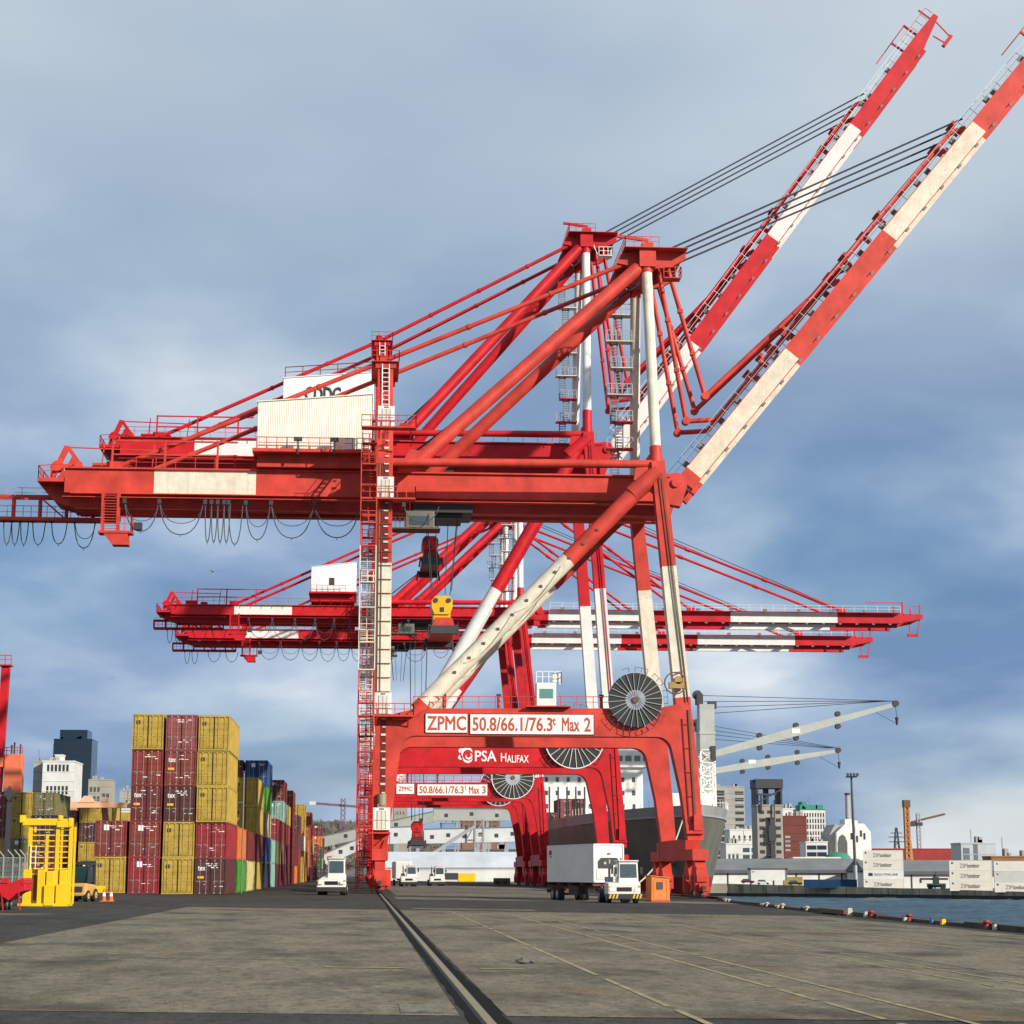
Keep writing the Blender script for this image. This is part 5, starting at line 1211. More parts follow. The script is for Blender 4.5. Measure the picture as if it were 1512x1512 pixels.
for x in (-0.4, 0.4): m.box(x - 0.06, x + 0.06, 0.95, 1.1, 0.1, 2.3); m.box(x - 0.06, x + 0.06, 1.1, 2.1, 0.08, 0.14)
for z in (0.5, 1.3, 2.2): m.box(-0.4, 0.4, 0.98, 1.06, z, z + 0.1)
m.build('mast', DARK, fk)
for x in (-0.55, 0.55): wheel(fk, x, -0.55, 0.32, 0.32, 0.22, FO); wheel(fk, x, 0.65, 0.36, 0.36, 0.26, FO)
m = MB(); m.box(-0.4, 0.4, -0.92, -0.88, 0.55, 0.85); m.build('rear_grille', DARK, fk)
# cones and a small yellow barrier
for px in (153, 163.5):
    p_ = onground(px, 1331); cn = thing('traffic_cone', 'orange and white traffic cone %s' % ('next to the yellow barrier board' if px < 160 else 'standing farther from the yellow barrier board'), 'cone', tuple(p_), 0, 'cones before the containers')
    MB().box(-0.19, 0.19, -0.19, 0.19, 0, 0.04).build('base', ORANGE, cn)
    m = MB(); m.tube((0, 0, 0.04), (0, 0, 0.3), 0.15, 14, 0, 0.11); m.tube((0, 0, 0.3), (0, 0, 0.52), 0.11, 14, 1, 0.075); m.tube((0, 0, 0.52), (0, 0, 0.74), 0.075, 14, 0, 0.035); m.build('cone_body', [plain('cone_orange', (0.75, 0.11, 0.02)), PLAC], cn)
p_ = onground(147, 1329); ba = thing('yellow_barrier', 'small yellow barrier board standing by the cones', 'barrier', tuple(p_), 0)
MB().box(-0.3, 0.32, -0.02, 0.02, 0.45, 0.85).build('board', YL, ba)
for x in (-0.25, 0.27): MB().bar((x, 0, 0), (x, 0, 0.5), 0.04, 0.04).build('leg', YL, ba)
# red gooseneck trailer at the left edge
p_ = onground(22, 1344); rt_ = thing('red_gooseneck_trailer', 'bright red gooseneck trailer on a wheel and props at the yard edge', 'trailer', tuple(p_), 0)
RR = paint('trailer_red', (0.55, 0.012, 0.02), 0.12)
m = MB(); m.prism([(-3.0, 0.75), (-0.75, 0.75), (-0.25, 0.42), (0.15, 0.75), (0.45, 0.85), (0.45, 1.35), (0.35, 1.42), (-0.15, 1.22), (-3.0, 1.18)], -0.35, 1.7); m.build('neck', RR, rt_, bevel=0.03)
m = MB(); m.box(-0.6, -0.3, -0.4, 0.0, 1.18, 1.4); m.tube((0.38, -0.38, 1.2), (0.38, 1.72, 1.2), 0.09, 10); m.build('hitch', RR, rt_)
wheel(rt_, -0.55, 0.3, 0.38, 0.38, 0.28); wheel(rt_, -0.55, 1.4, 0.38, 0.38, 0.28)
for x, dx in ((-0.55, 0.12), (0.2, 0.12)): MB().bar((x, -0.45, 0.8), (x + dx, -0.5, 0.0), 0.05, 0.05).build('prop', RR, rt_)

# chain-link fence with out-turned arms, light post
fe = thing('chain_link_fence', 'chain link fence with angled barbed wire arms behind the red trailer', 'fence', (0, 0, 0))
FY = 128.0
fx = [at(px, 1300, FY).x for px in (-12, 4, 18, 28, 36)]; fz = gz(-20)
FG = plain('fence_grey_green', (0.26, 0.28, 0.24), 0.6)
for x in fx: MB().bar((x, FY, fz), (x, FY, fz + 2.6), 0.09, 0.09).bar((x, FY, fz + 2.6), (x - 0.35, FY - 0.1, fz + 3.0), 0.07, 0.07).build('post', FG, fe)
m = MB()
for a, b in zip(fx, fx[1:]):
    n = int((b - a) / 0.09)
    for k in range(n): x = a + (b - a) * k / n; m.bar((x, FY, fz), (x + 0.4, FY, fz + 2.5), 0.012, 0.012); m.bar((x + 0.4, FY + 0.01, fz), (x, FY + 0.01, fz + 2.5), 0.012, 0.012)
m.build('chain_mesh', FG, fe)
for dz in (0.05, 1.3, 2.5): MB().bar((fx[0], FY, fz + dz), (fx[-1], FY, fz + dz), 0.045, 0.045).build('rail', FG, fe)
for k in range(3): MB().bar((fx[0] - 0.12 * (k + 1), FY - 0.03 * k, fz + 2.7 + 0.13 * k), (fx[-1] - 0.12 * (k + 1), FY - 0.03 * k, fz + 2.7 + 0.13 * k), 0.02, 0.02).build('barbed_wire', DARK, fe)
b0 = at(8, 1300, 150); tp = at(9.5, 1180, 150); ps = thing('signal_post', 'dark post with diamond-shaped head standing by the fence', 'post', (b0.x, 150, gz(-20)))
m = MB(); m.bar((0, 0, 0), (0.05, 0, tp.z - gz(-20) - 0.2), 0.35, 0.35); m.build('shaft', DARK, ps)
m = MB(); m.prism([(0, tp.z - 0.55), (0.38, tp.z + 0.05), (0, tp.z + 0.65), (-0.38, tp.z + 0.05)], -0.12, 0.12); m.build('diamond_head', DARK, ps)
# lane lamp post in front of the stacks
b0 = at(364, 1312, 171); lp = thing('lane_lamp_post', 'slim lamp post with a side arm beside the lane stacks', 'lamp post', (XL + 1.75, 170, gz(XL)))
m = MB(); m.tube((0, 0, 0), (0, 0, 10.1), 0.06, 8); m.bar((0, 0, 7.6), (-1.0, 0, 7.55), 0.06, 0.06); m.build('pole', DARKST, lp)
MB().box(-1.4, -0.5, -0.12, 0.12, 7.5, 7.64).build('lamp_head', DARK, lp); MB().box(-0.12, 0.12, -0.12, 0.12, 10.1, 10.25).build('pole_cap', DARK, lp)

# reach stacker deep in the yard: its raised boom shows above the boxes
rsx = at(150, 1250, 262).x; rs = thing('reach_stacker', 'pale orange reach stacker raising its spreader above the back-yard containers', 'reach stacker', (rsx, 262, gz(-40)))
PO = paint('faded_orange_paint', (0.80, 0.42, 0.26), 0.1, 0.15); zt2 = at(150, 1189, 262).z - gz(-40)
m = MB(); m.box(-2, 2, 2, 10, 0.8, 2.0); m.build('chassis', PO, rs, bevel=0.1)
m = MB(); m.box(-0.4, 1.1, 5, 7, 2.0, 3.7); m.build('cab', GLASS, rs, bevel=0.1)
m = MB(); m.bar((0, 9, 2.4), (0, 0.8, zt2 + 0.8), 0.8, 0.9); m.build('boom', PO, rs)
for x in (-1.8, 1.8): wheel(rs, x, 3.0, 0.85, 0.85, 0.7); wheel(rs, x, 9.0, 0.85, 0.85, 0.7)
m = MB(); a, b = at(104, 1189, 262).x - rsx, at(205, 1189, 262).x - rsx
m.box(a, b, -0.5, 0.5, zt2 - 0.35, zt2 + 0.35); m.box(a - 0.05, a + 0.9, -1.1, 1.1, zt2 - 0.7, zt2 + 0.45); m.box(b - 0.9, b, -1.1, 1.1, zt2 - 0.7, zt2 + 0.45); m.build('spreader', PO, rs, bevel=0.05)
m = MB(); a = at(128, 1180, 262).x - rsx; m.hexa([(a - 1.0, -0.6, zt2 + 0.35), (a + 1.2, -0.6, zt2 + 0.35), (a + 1.2, 0.6, zt2 + 0.35), (a - 1.0, 0.6, zt2 + 0.35), (a - 0.3, -0.4, zt2 + 1.2), (a + 0.5, -0.4, zt2 + 1.2), (a + 0.5, 0.4, zt2 + 1.2), (a - 0.3, 0.4, zt2 + 1.2)]); m.build('head_frame', PO, rs)
# orange and red gantry at the left edge of the yard
gx = at(22, 1250, 330).x; gt = thing('yard_gantry', 'orange and red steel gantry tower rising behind the yard fence', 'gantry', (gx, 330, gz(-50)))
GZ = lambda y: at(10, y, 330).z - gz(-50); GXx = lambda px: at(px, 1200, 330).x - gx
m = MB(); m.box(GXx(5), GXx(31), -1.3, 1.3, 0, GZ(1114)); m.build('tower', paint('gantry_orange', (0.74, 0.17, 0.075), 0.12, 0.15), gt, bevel=0.1)
m = MB(); m.bar((GXx(-8), 0, GZ(1290)), (GXx(-1), 0, GZ(985)), 1.3, 1.3, 0, (0, 1, 0)); m.build('mast', RED, gt)
m = MB(); m.box(GXx(-60), GXx(5), -1, 1, GZ(1133), GZ(1119)); m.build('cross_beam', MATS['gantry_orange'], gt)
m = MB(); m.rail([(GXx(-10), -1.2, GZ(982)), (GXx(8), -1.2, GZ(982))], 1.5, 0.06, 0.9); m.box(GXx(-10), GXx(8), -1.2, 1.2, GZ(984), GZ(982)); m.build('mast_platform', RED, gt)
for px, y in ((13, 1100), (17, 1096), (26, 1099)): MB().tube((GXx(px), 0, GZ(1114)), (GXx(px), 0, GZ(y)), 0.14, 8).build('vent_pipe', DARK, gt)
m = MB(); m.rail([(GXx(0), -1.25, GZ(1114)), (GXx(31), -1.25, GZ(1114))], 1.1, 0.05, 0.9); m.build('railing', CORAL, gt)

# bollards and odds and ends on the quay edge
def edge_at(px, inset):
    best = min((abs(((edge_x(y / 4) - inset) * F_PX / (y / 4)) - (px - 535) * (1 + (edge_x(y / 4) * math.sin(PSI)) / (y / 4))), y / 4) for y in range(160, 1400, 2))
    Yb = best[1]; X = edge_x(Yb) - inset
    return Vector((X, Yb, gz(X)))
BR = paint('bollard_red', (0.36, 0.05, 0.05), 0.6, 0.4); BW = paint('bollard_white', (0.58, 0.53, 0.43), 0.6, 0.35)
def bollard(px, mat, word, h=0.6, inset=0.75):
    h *= 0.5
    p = edge_at(px, inset); b = thing('mooring_bollard', word, 'bollard', (p.x, p.y, p.z), 0, 'bollards along the quay edge'); b.scale = (0.75, 0.75, 0.9)
    m = MB(); m.tube((0, 0, 0.0), (0, 0, 0.06), 0.24, 16); m.build('base_plate', RUSTY, b)
    m = MB(); m.tube((0, 0, 0.06), (0, 0, h * 0.6), 0.12, 16, 0, 0.11); m.tube((0, 0, h * 0.6), (0, 0, h * 0.8), 0.11, 16, 0, 0.2); m.tube((0, 0, h * 0.8), (0, 0, h), 0.2, 16, 0, 0.15); m.tube((-0.24, 0, h * 0.72), (0.24, 0, h * 0.72), 0.06, 8); m.build('post', mat, b)
bollard(1058, BW, 'pale mooring bollard on the quay edge right beside the crane bogies', 0.65); bollard(1063, BW, 'second pale mooring bollard on the quay edge out from the crane bogies', 0.65)
bollard(1112, BW, 'lower pale bollard of a close pair on the quay edge', 0.5); bollard(1117.5, BW, 'taller pale bollard of a close pair on the quay edge', 0.75)
bollard(1140.5, BW, 'single pale mooring bollard on the quay edge', 0.8); bollard(1134, BW, 'small pale bollard beside the single one on the quay edge', 0.5)
bollard(1176, BW, 'wide pale mooring bollard with lugs on the quay edge', 0.75)
for px, w in ((1267, 'against the slim white block'), (1323, 'by the low pale block'), (1431, 'beside the pale cone-shaped block'), (1509, 'standing alone past the cone-shaped block')): bollard(px, BR, 'faded red mooring bollard %s on the quay edge' % w, 0.85)
def edge_box(px, sx, sz, mat, name, label, cat):
    sx *= 0.5; sz *= 0.45
    p = edge_at(px, 0.7); b = thing(name, label, cat, (p.x, p.y, p.z + 0.002))
    m = MB(); m.hexa([(-sx / 2, -0.15, 0), (sx / 2, -0.15, 0), (sx / 2, 0.15, 0), (-sx / 2, 0.15, 0), (-sx / 2 * 0.8, -0.12, sz), (sx / 2 * 0.8, -0.12, sz), (sx / 2 * 0.8, 0.12, sz), (-sx / 2 * 0.8, 0.12, sz)]); m.build('block', mat, b, bevel=0.03)
    m = MB(); m.box(-sx * 0.3, sx * 0.3, -0.1, 0.1, sz, sz + 0.06); m.build('lifting_lug', RUSTY, b)
edge_box(1237, 0.62, 0.95, BW, 'marker_block', 'white tapered marker block on the quay edge', 'block')
edge_box(1260, 0.4, 0.7, BW, 'marker_block', 'slim white marker block against the red bollard on the quay edge', 'block')
edge_box(1356, 0.25, 0.5, paint('bin_blue', (0.03, 0.14, 0.35)), 'blue_tub', 'small blue tub on the quay edge', 'tub')
edge_box(1370, 0.45, 0.6, YL, 'yellow_valve_box', 'yellow valve box on the quay edge', 'box')
edge_box(1316, 0.4, 0.45, BW, 'marker_block', 'low pale block leaning by a red bollard on the quay edge', 'block')
edge_box(1443, 0.3, 0.55, BW, 'marker_block', 'pale cone-shaped block on the quay edge past the yellow box', 'block')
m = MB()
p0, p1 = edge_at(1196, 0.75), edge_at(1232, 0.75)
fdx = thing('timber_fender', 'long brown timber baulk lying on the quay edge', 'timber', tuple(p1)); MB().bar((0, 0, 0.19), tuple(p0 - p1 + Vector((0, 0, 0.19))), 0.35, 0.24).build('baulk', RUSTY, fdx)
for t in (0.15, 0.85): q_ = (p0 - p1) * t; MB().box(q_.x - 0.25, q_.x + 0.25, q_.y - 0.2, q_.y + 0.2, q_.z, q_.z + 0.07).build('bearer', RUSTY, fdx)
# crumpled glove on the slab
p_ = onground(772, 1424); gl = thing('dropped_glove', 'crumpled grey work glove lying on the concrete', 'glove', (p_.x, p_.y, p_.z + 0.008), rad(20))
m = MB()
NG = 10
vs = []
for j in range(5):
    for i in range(NG):
        t = 2 * math.pi * i / NG; rr_ = (0.02, 0.085, 0.10, 0.075, 0.02)[j]; vs.append((rr_ * 1.6 * math.cos(t) + 0.03 * math.sin(3 * t + j), rr_ * math.sin(t), 0.005 + 0.028 * j + 0.012 * math.sin(2 * t + j)))
m.add(vs, [(j * NG + i, j * NG + (i + 1) % NG, (j + 1) * NG + (i + 1) % NG, (j + 1) * NG + i) for j in range(4) for i in range(NG)], 0, True); m.build('palm', plain('glove_cloth', (0.12, 0.105, 0.11), 0.9), gl)
for k in range(4):
    a = -0.5 + k * 0.3; MB().line([(0.1, 0.03 * k - 0.05, 0.05), (0.17, 0.05 * k - 0.08, 0.07 + 0.02 * (k % 2)), (0.23, 0.06 * k - 0.11, 0.02)], 0.017, 7).build('finger', MATS['glove_cloth'], gl)
# low concrete barrier on the far quay
p_ = at(741, 1303, 380); cbx = thing('concrete_barrier', 'pale concrete barrier block on the quay before the white shed', 'barrier', (p_.x, 380, gz(p_.x)))
m = MB(); m.prism([(-1.6, 0), (1.6, 0), (1.6, 1.35), (-1.6, 1.35)], -0.4, 0.4); m.build('block', CONC2, cbx, bevel=0.06)
for x in (-0.8, 0.6): MB().box(x - 0.35, x + 0.35, -0.43, -0.395, 0.35, 0.75).build('recess', DARK, cbx)
# gulls
def gull(px, py, Yg, span, label, roll):
    p = at(px, py, Yg); b = thing('gull', label, 'bird', tuple(p), roll, 'gulls in the air'); m = MB()
    prof = [(-0.24, 0.01), (-0.16, 0.05), (0, 0.075), (0.14, 0.055), (0.22, 0.03), (0.27, 0.008)]
    for (y0, r0), (y1, r1) in zip(prof, prof[1:]): m.tube((0, y0, 0), (0, y1, 0.0), r0, 8, 0, r1)
    for s in (-1, 1):
        A = [(0.03 * s, 0.09, 0.03), (0.30 * s, 0.13, 0.13), (0.68 * s, -0.06, 0.02)]; B = [(0.03 * s, -0.10, 0.02), (0.30 * s, -0.05, 0.12), (0.62 * s, -0.12, 0.01)]
        for i in range(2):
            up = [Vector(v) + Vector((0, 0, 0.012)) for v in (A[i], A[i + 1], B[i + 1], B[i])]; m.hexa([A[i], A[i + 1], B[i + 1], B[i]] + up)
    m.hexa([(-0.03, -0.22, 0), (0.03, -0.22, 0), (0.06, -0.36, 0), (-0.06, -0.36, 0), (-0.03, -0.22, 0.015), (0.03, -0.22, 0.015), (0.06, -0.36, 0.015), (-0.06, -0.36, 0.015)])
    o = m.build('gull_body', plain('gull_grey', (0.28, 0.28, 0.30), 0.8), b); o.scale = (span,) * 3
gull(314, 844, 150, 0.8, 'grey gull gliding beneath the raised girders', rad(30)); gull(165, 1001, 170, 0.5, 'distant gull gliding above the container yard', rad(-20))
# ================================================================== SHIP ALONGSIDE
SX, BOW = 48.6, 283.0
HULL = paint('ship_hull_olive_grey', (0.155, 0.15, 0.118), 0.5, 0.35, 0.5, 0.12); BULW = paint('ship_bulwark_grey', (0.30, 0.305, 0.285), 0.2, 0.2, 0.5, 0.2)
BOOT = paint('ship_boot_red', (0.26, 0.025, 0.03), 0.3, 0.3); SHW = paint('ship_white', (0.78, 0.77, 0.72), 0.2, 0.1); SHG = paint('ship_crane_grey', (0.42, 0.44, 0.40), 0.15, 0.15)
ship = thing('cargo_ship', 'olive grey cargo ship moored bow-on beyond the cranes with raised deck cranes', 'ship', (SX, BOW, -5.8))
lev = [-1.5, 0.5, 3.0, 5.5, 7.1, 9.5, 12.0, 14.3, 15.8, 17.4]       # above the water
stn = [0, 1.5, 3.5, 6, 9, 13, 18, 25, 35, 50, 70, 110, 150, 175, 182]
def hull_pt(s, z, side):
    k = max(0, min(1, (z + 1.5) / 18.9)); y = s + 13.0 * (1 - k) ** 1.2 * math.exp(-s / 40)
    tau = 27 + 22 * (1 - k); b = 14 * (1 - math.exp(-((s / tau) ** (1.0 + 0.35 * (1 - k)))))
    if s > 165: b *= 1 - 0.25 * ((s - 165) / 17) ** 2
    return (side * b, y, z)
def hull_part(l0, l1, mat, name):
    m = MB(); ls = lev[l0:l1 + 1]; n = len(stn)
    for side in (-1, 1):
        vs = [hull_pt(s, z, side) for z in ls for s in stn]
        fs = []
        for j in range(len(ls) - 1):
            for i in range(n - 1):
                f = (j * n + i, j * n + i + 1, (j + 1) * n + i + 1, (j + 1) * n + i); fs.append(f if side > 0 else f[::-1])
        m.add(vs, fs, 0, True)
    z0, z1 = ls[0], ls[-1]; m.add([hull_pt(182, z0, -1), hull_pt(182, z0, 1), hull_pt(182, z1, 1), hull_pt(182, z1, -1)], [(3, 2, 1, 0)])
    return m.build(name, mat, ship)
hull_part(0, 4, BOOT, 'boot_top'); hl = hull_part(4, 8, HULL, 'hull'); hull_part(8, 9, BULW, 'bulwark')
m = MB(); vs = [hull_pt(s, 16.4, -1) for s in stn] + [hull_pt(s, 16.4, 1) for s in stn]; n = len(stn); m.add(vs, [(i, n + i, n + i + 1, i + 1) for i in range(n - 1)]); m.build('deck', SHG, ship)
m = MB()
for side in (-1, 1):
    a, b = Vector(hull_pt(0.6, 15.9, side)), None
    for s in stn[1:10]:
        b = Vector(hull_pt(s, 15.9, side)); m.bar(a + Vector((side * 0.05, 0, 0)), b + Vector((side * 0.05, 0, 0)), 0.18, 0.25); a = b
m.build('rubbing_strake', BULW, ship)
# anchor in its pocket, draught mark, rust-streaked hawse
a = Vector(hull_pt(9, 10.2, -1)); m = MB(); m.tube(a + Vector((0.6, 0, 0)), a + Vector((-0.25, -0.1, 0)), 1.3, 18); hp = m.build('anchor_pocket', BULW, ship)
m = MB(); c = a + Vector((-0.55, -0.35, -0.3)); m.bar(c + Vector((0, 0, 1.6)), c + Vector((0, 0, -0.7)), 0.3, 0.3); m.bar(c + Vector((0, -1.0, -0.1)), c + Vector((0, 0, -0.9)), 0.3, 0.4); m.bar(c + Vector((0, 1.0, -0.1)), c + Vector((0, 0, -0.9)), 0.3, 0.4); m.build('anchor', DARK, ship)
a = Vector(hull_pt(6.0, 9.6, 1)); text('draught_mark', '6', ship, tuple(Vector(hull_pt(1.6, 10.8, -1)) + Vector((-0.35, -0.35, 0))), 0.9, 0.55, PURE, 0.02, (math.pi / 2, 0, rad(-40)))
m = MB()
for side in (-1, 1):
    for s in range(2, 60, 3): p = Vector(hull_pt(s, 17.4, side)); m.bar(p, p + Vector((0, 0, 1.1)), 0.06, 0.06)
m.build('deck_railing', SHW, ship)
# deck crane with a lattice base
def deck_crane(x, y, zlat, ztop, tipx, tipz, r, first):
    bx, by = x - SX, y - BOW; z0 = 16.4; off = 5.8
    if first:
        m = MB(); w = 1.15
        for dx in (-w, w):
            for dy in (-w, w): m.bar((bx + dx, by + dy, z0), (bx + dx * 0.92, by + dy * 0.92, zlat + off), 0.26, 0.26)
        k = 5
        for i in range(k):
            za, zb = z0 + (zlat + off - z0) * i / k, z0 + (zlat + off - z0) * (i + 1) / k
            for dy in (-w, w):
                m.bar((bx - w, by + dy, za), (bx + w, by + dy, zb), 0.16, 0.16); m.bar((bx + w, by + dy, za), (bx - w, by + dy, zb), 0.16, 0.16); m.bar((bx - w, by + dy, zb), (bx + w, by + dy, zb), 0.16, 0.16)
            for dx in (-w, w): m.bar((bx + dx, by - w, za), (bx + dx, by + w, zb), 0.16, 0.16)
        m.build('lattice_base', SHW, ship)
    else:
        m = MB(); m.box(bx - 1.2, bx + 1.2, by - 1.2, by + 1.2, z0, zlat + off); m.build('crane_pedestal', SHG, ship)
    m = MB(); m.box(bx - 1.15, bx + 1.15, by - 1.2, by + 1.2, zlat + off, ztop + off); m.box(bx - 1.25, bx + 1.25, by - 1.3, by + 1.3, ztop + off - 4.6, ztop + off - 4.2); tw_ = m.build('crane_house', SHG, ship)
    m = MB(); m.box(bx - 1.5, bx - 0.5, by - 0.8, by + 0.8, ztop + off, ztop + off + 1.6); m.box(bx + 0.4, bx + 1.6, by - 0.7, by + 0.7, ztop + off - 0.6, ztop + off + 0.5); m.tube((bx - 1.3, by - 0.5, ztop + off + 1.5), (bx - 1.3, by + 0.5, ztop + off + 1.5), 0.7, 12); m.build('crane_head', DARK, tw_)
    a, b = Vector((bx + 1.0, by - 0.6, zlat + off - 0.6)), Vector((tipx - SX, by - 0.6, tipz + off))
    m = MB(); mid = a.lerp(b, 0.45); m.bar(a, mid, 1.1, 1.0, 0, (0, 0, 1), 1.0, 1.35); m.bar(mid, b, 1.0, 1.35, 0, (0, 0, 1), 0.6, 0.55); jb = m.build('crane_jib', SHG, ship)
    for t in (0.25, 0.45, 0.68):
        c = a.lerp(b, t)
        for dz in (-0.95, 0.95): MB().tube(c + Vector((0, -0.4, dz)), c + Vector((0, 0.4, dz)), 0.42, 12).build('jib_roller', DARK, jb)
    MB().tube(b + Vector((0, -0.45, 0.1)), b + Vector((0, 0.45, 0.1)), 0.5, 12).build('jib_sheave', DARK, jb)
    MB().box(b.x - 16.5, b.x - 15.2, a.y - 0.55, a.y - 0.5, a.lerp(b, 0.45).z - 0.3, a.lerp(b, 0.45).z + 0.4).build('jib_plate', PLAC, jb)
    hk = MB(); hk.tube(b, b + Vector((0.15, 0, -2.0)), 0.05, 5); hk.tube(b + Vector((0.15, 0, -2.0)), b + Vector((0.15, 0, -3.2)), 0.3, 10, 0, 0.15); hk.line([tuple(b + Vector((-3.4, 0, -1.1))), tuple(b + Vector((0.1, 0, -3.0)))], 0.04, 4); hk.build('hook', DARK, ship)
    for k in range(4): MB().tube((bx - 0.8 + 0.6 * k, by - 0.3 + 0.2 * k, ztop + off + 1.4 - 0.9 * k), b + Vector((-0.5 * k, 0.1 * k, 0.5)), 0.05, 5).build('luffing_rope', ROPE, ship)
deck_crane(52.4, 300, 20.4, 27.4, 82.0, 27.6, 1, True); deck_crane(61.0, 352, 20.4, 27.0, 85.4, 23.6, 1, False)
MB().box(4.3, 5.0, 15.5, 16.5, 24.6, 26.8).build('sign_box', DARK, ship)
# accommodation block with wheelhouse
acc = MB(); acc.box(-12.5, 12.5, 148, 162, 16.4, 30.5); ac = acc.build('accommodation_block', SHW, ship)
m = MB(); m.box(-13.8, 13.8, 147, 160, 30.5, 34.0); m.hexa([(-13.8, 147, 33.9), (13.8, 147, 33.9), (13.8, 160, 33.9), (-13.8, 160, 33.9), (-12, 149, 34.6), (12, 149, 34.6), (12, 158, 34.6), (-12, 158, 34.6)]); m.build('wheelhouse', SHW, ac)
for k in range(14): x = -12.9 + k * 1.95; MB().box(x, x + 1.35, 146.93, 146.99, 31.8, 33.0).build('window', GLASS, ac)
for r_ in range(4):
    for k in range(10): x = -11.5 + k * 2.4; MB().box(x, x + 0.7, 147.94, 147.99, 18.6 + r_ * 2.9, 19.6 + r_ * 2.9).build('window', GLASS, ac)
m = MB(); m.bar((0, 152, 34.6), (0, 152, 42), 0.5, 0.5); m.bar((-3, 152, 38.5), (3, 152, 38.5), 0.25, 0.25); m.bar((-1.5, 152, 40.3), (1.5, 152, 40.3), 0.25, 0.25); m.build('radar_mast', SHW, ship)
m = MB(); m.rail([(-12, 147.2, 34.6), (12, 147.2, 34.6)], 1.1, 0.05, 1.5); m.build('wheelhouse_railing', SHW, ac)
# lashing posts and boxes on deck
for k in range(7): x = -13 + k * 1.7; MB().bar((x, 96, 14.5), (x, 96, 24.0), 0.3, 0.3).build('lashing_post', DARK, ship)
for i, (x, y, z, c) in enumerate(((-9.5, 99, 16.42, 'dull red'), (-9.5, 99, 19.05, 'dull red'), (-6.9, 99, 16.42, 'maroon'), (-6.9, 99, 19.05, 'dark brown'), (-12.1, 99, 16.42, 'maroon'))):
    put_container(c, SX + x, BOW + y, z - 5.8, '%s container on the ship deck, %s' % (c, ('lower of the dull red pair', 'upper of the dull red pair', 'inboard below a dark brown one', 'on top of a maroon one', 'outboard by the quay')[i]), 'containers on the ship deck', marks='plain')
MBH = paint('winch_green', (0.07, 0.10, 0.08)); m = MB(); m.box(-4, 4, 12, 20, 16.4, 19.5); m.build('deck_house', SHW, ship)
for k, (a, b) in enumerate(((hull_pt(4, 16.2, -1), (33.4 - SX, 232 - BOW, 5.6)), (hull_pt(8, 13.0, -1), (33.4 - SX, 250 - BOW, 5.6)))):
    pts = [Vector(a).lerp(Vector(b), t / 8) - Vector((0, 0, 1.2 * math.sin(math.pi * t / 8))) + Vector((SX, BOW, -5.8)) for t in range(9)]
    r_ = thing('mooring_line', ('thick pale mooring line from the ship bow to the quay', 'lower pale mooring line from the ship hawse to the quay')[k], 'rope', (0, 0, 0)); MB().line([tuple(p) for p in pts], 0.11, 6).build('rope', plain('pale_rope', (0.5, 0.48, 0.4), 0.9), r_)

# ================================================================== BUILDINGS
def facade(col, name): return paint(name, col, 0.25, 0.2, 0.8, 0.15)
WINM = {}
def win_mesh(w, h, mat):
    k = (round(w, 2), round(h, 2), mat.name)
    if k not in WINM:
        me = bpy.data.meshes.new('window'); b = MB().box(-w / 2, w / 2, -0.12, 0.0, -h / 2, h / 2); me.from_pydata(b.v, [], b.f); me.materials.append(mat); WINM[k] = me
    return WINM[k]
def building(name, label, cat, x0, x1, y0, y1, D, depth, mat, wins=(), base=-2.5, wmat=None, roof=None):
    """front face between photo columns x0..x1 and rows y0 (top) to the ground, standing D metres up the quay direction"""
    a, b = at(x0, 1250, D), at(x1, 1250, D); zt_ = at((x0 + x1) / 2, y0, D).z
    r = thing(name, label, cat, ((a.x + b.x) / 2, D, base)); hw = (b.x - a.x) / 2; H = zt_ - base
    m = MB(); m.box(-hw, hw, 0, depth, 0, H); w_ = m.build('wall', mat, r)
    m = MB(); m.box(-hw - 0.2, hw + 0.2, -0.2, depth + 0.2, H, H + 0.5); m.build('roof', roof or mat, r)
    rr_ = random.Random(int(x0 * 7))
    if depth > 8 and cat == 'building':
        for k_ in range(3):
            xa = rr_.uniform(-0.8, 0.5) * hw; wu = rr_.uniform(0.1, 0.3) * hw; hu = rr_.uniform(0.8, 2.6); MB().box(xa, xa + wu, 2, 5, H + 0.5, H + 0.5 + hu).build('roof_unit', F5 if 'grey_concrete_wall' in MATS else mat, r)
        xa = rr_.uniform(-0.6, 0.6) * hw; MB().bar((xa, 3, H + 0.5), (xa, 3, H + rr_.uniform(4, 7)), 0.22, 0.22).build('antenna', DARKST, r)
        n_ = int(H / 3.4)
        for k_ in range(1, n_): MB().box(-hw - 0.12, hw + 0.12, -0.16, -0.03, k_ * H / n_ - 0.16, k_ * H / n_ + 0.05).build('string_course', mat, r)
    for (u0, u1, v0, v1, nx, nz, fx, fz) in wins:           # fractions of the facade, counts, window share of a bay
        W_, Hh = (u1 - u0) * 2 * hw / nx, (v1 - v0) * H / nz; me = win_mesh(W_ * fx, Hh * fz, wmat or GLASS)
        for i in range(nx):
            for j in range(nz):
                o = bpy.data.objects.new('window', me); COL.objects.link(o); o.parent = r; o.location = (-hw + u0 * 2 * hw + W_ * (i + 0.5), -0.02, v0 * H + Hh * (j + 0.5))
    return r, hw, H
def vfrac(y, D, base, ytop): return (at(800, y, D).z - base) / (at(800, ytop, D).z - base)
F1, F2, F3, F4, F5 = facade((0.62, 0.62, 0.58), 'pale_render'), facade((0.33, 0.30, 0.25), 'brown_concrete'), facade((0.16, 0.045, 0.035), 'red_brick'), facade((0.66, 0.65, 0.61), 'white_render'), facade((0.36, 0.35, 0.32), 'grey_concrete_wall')
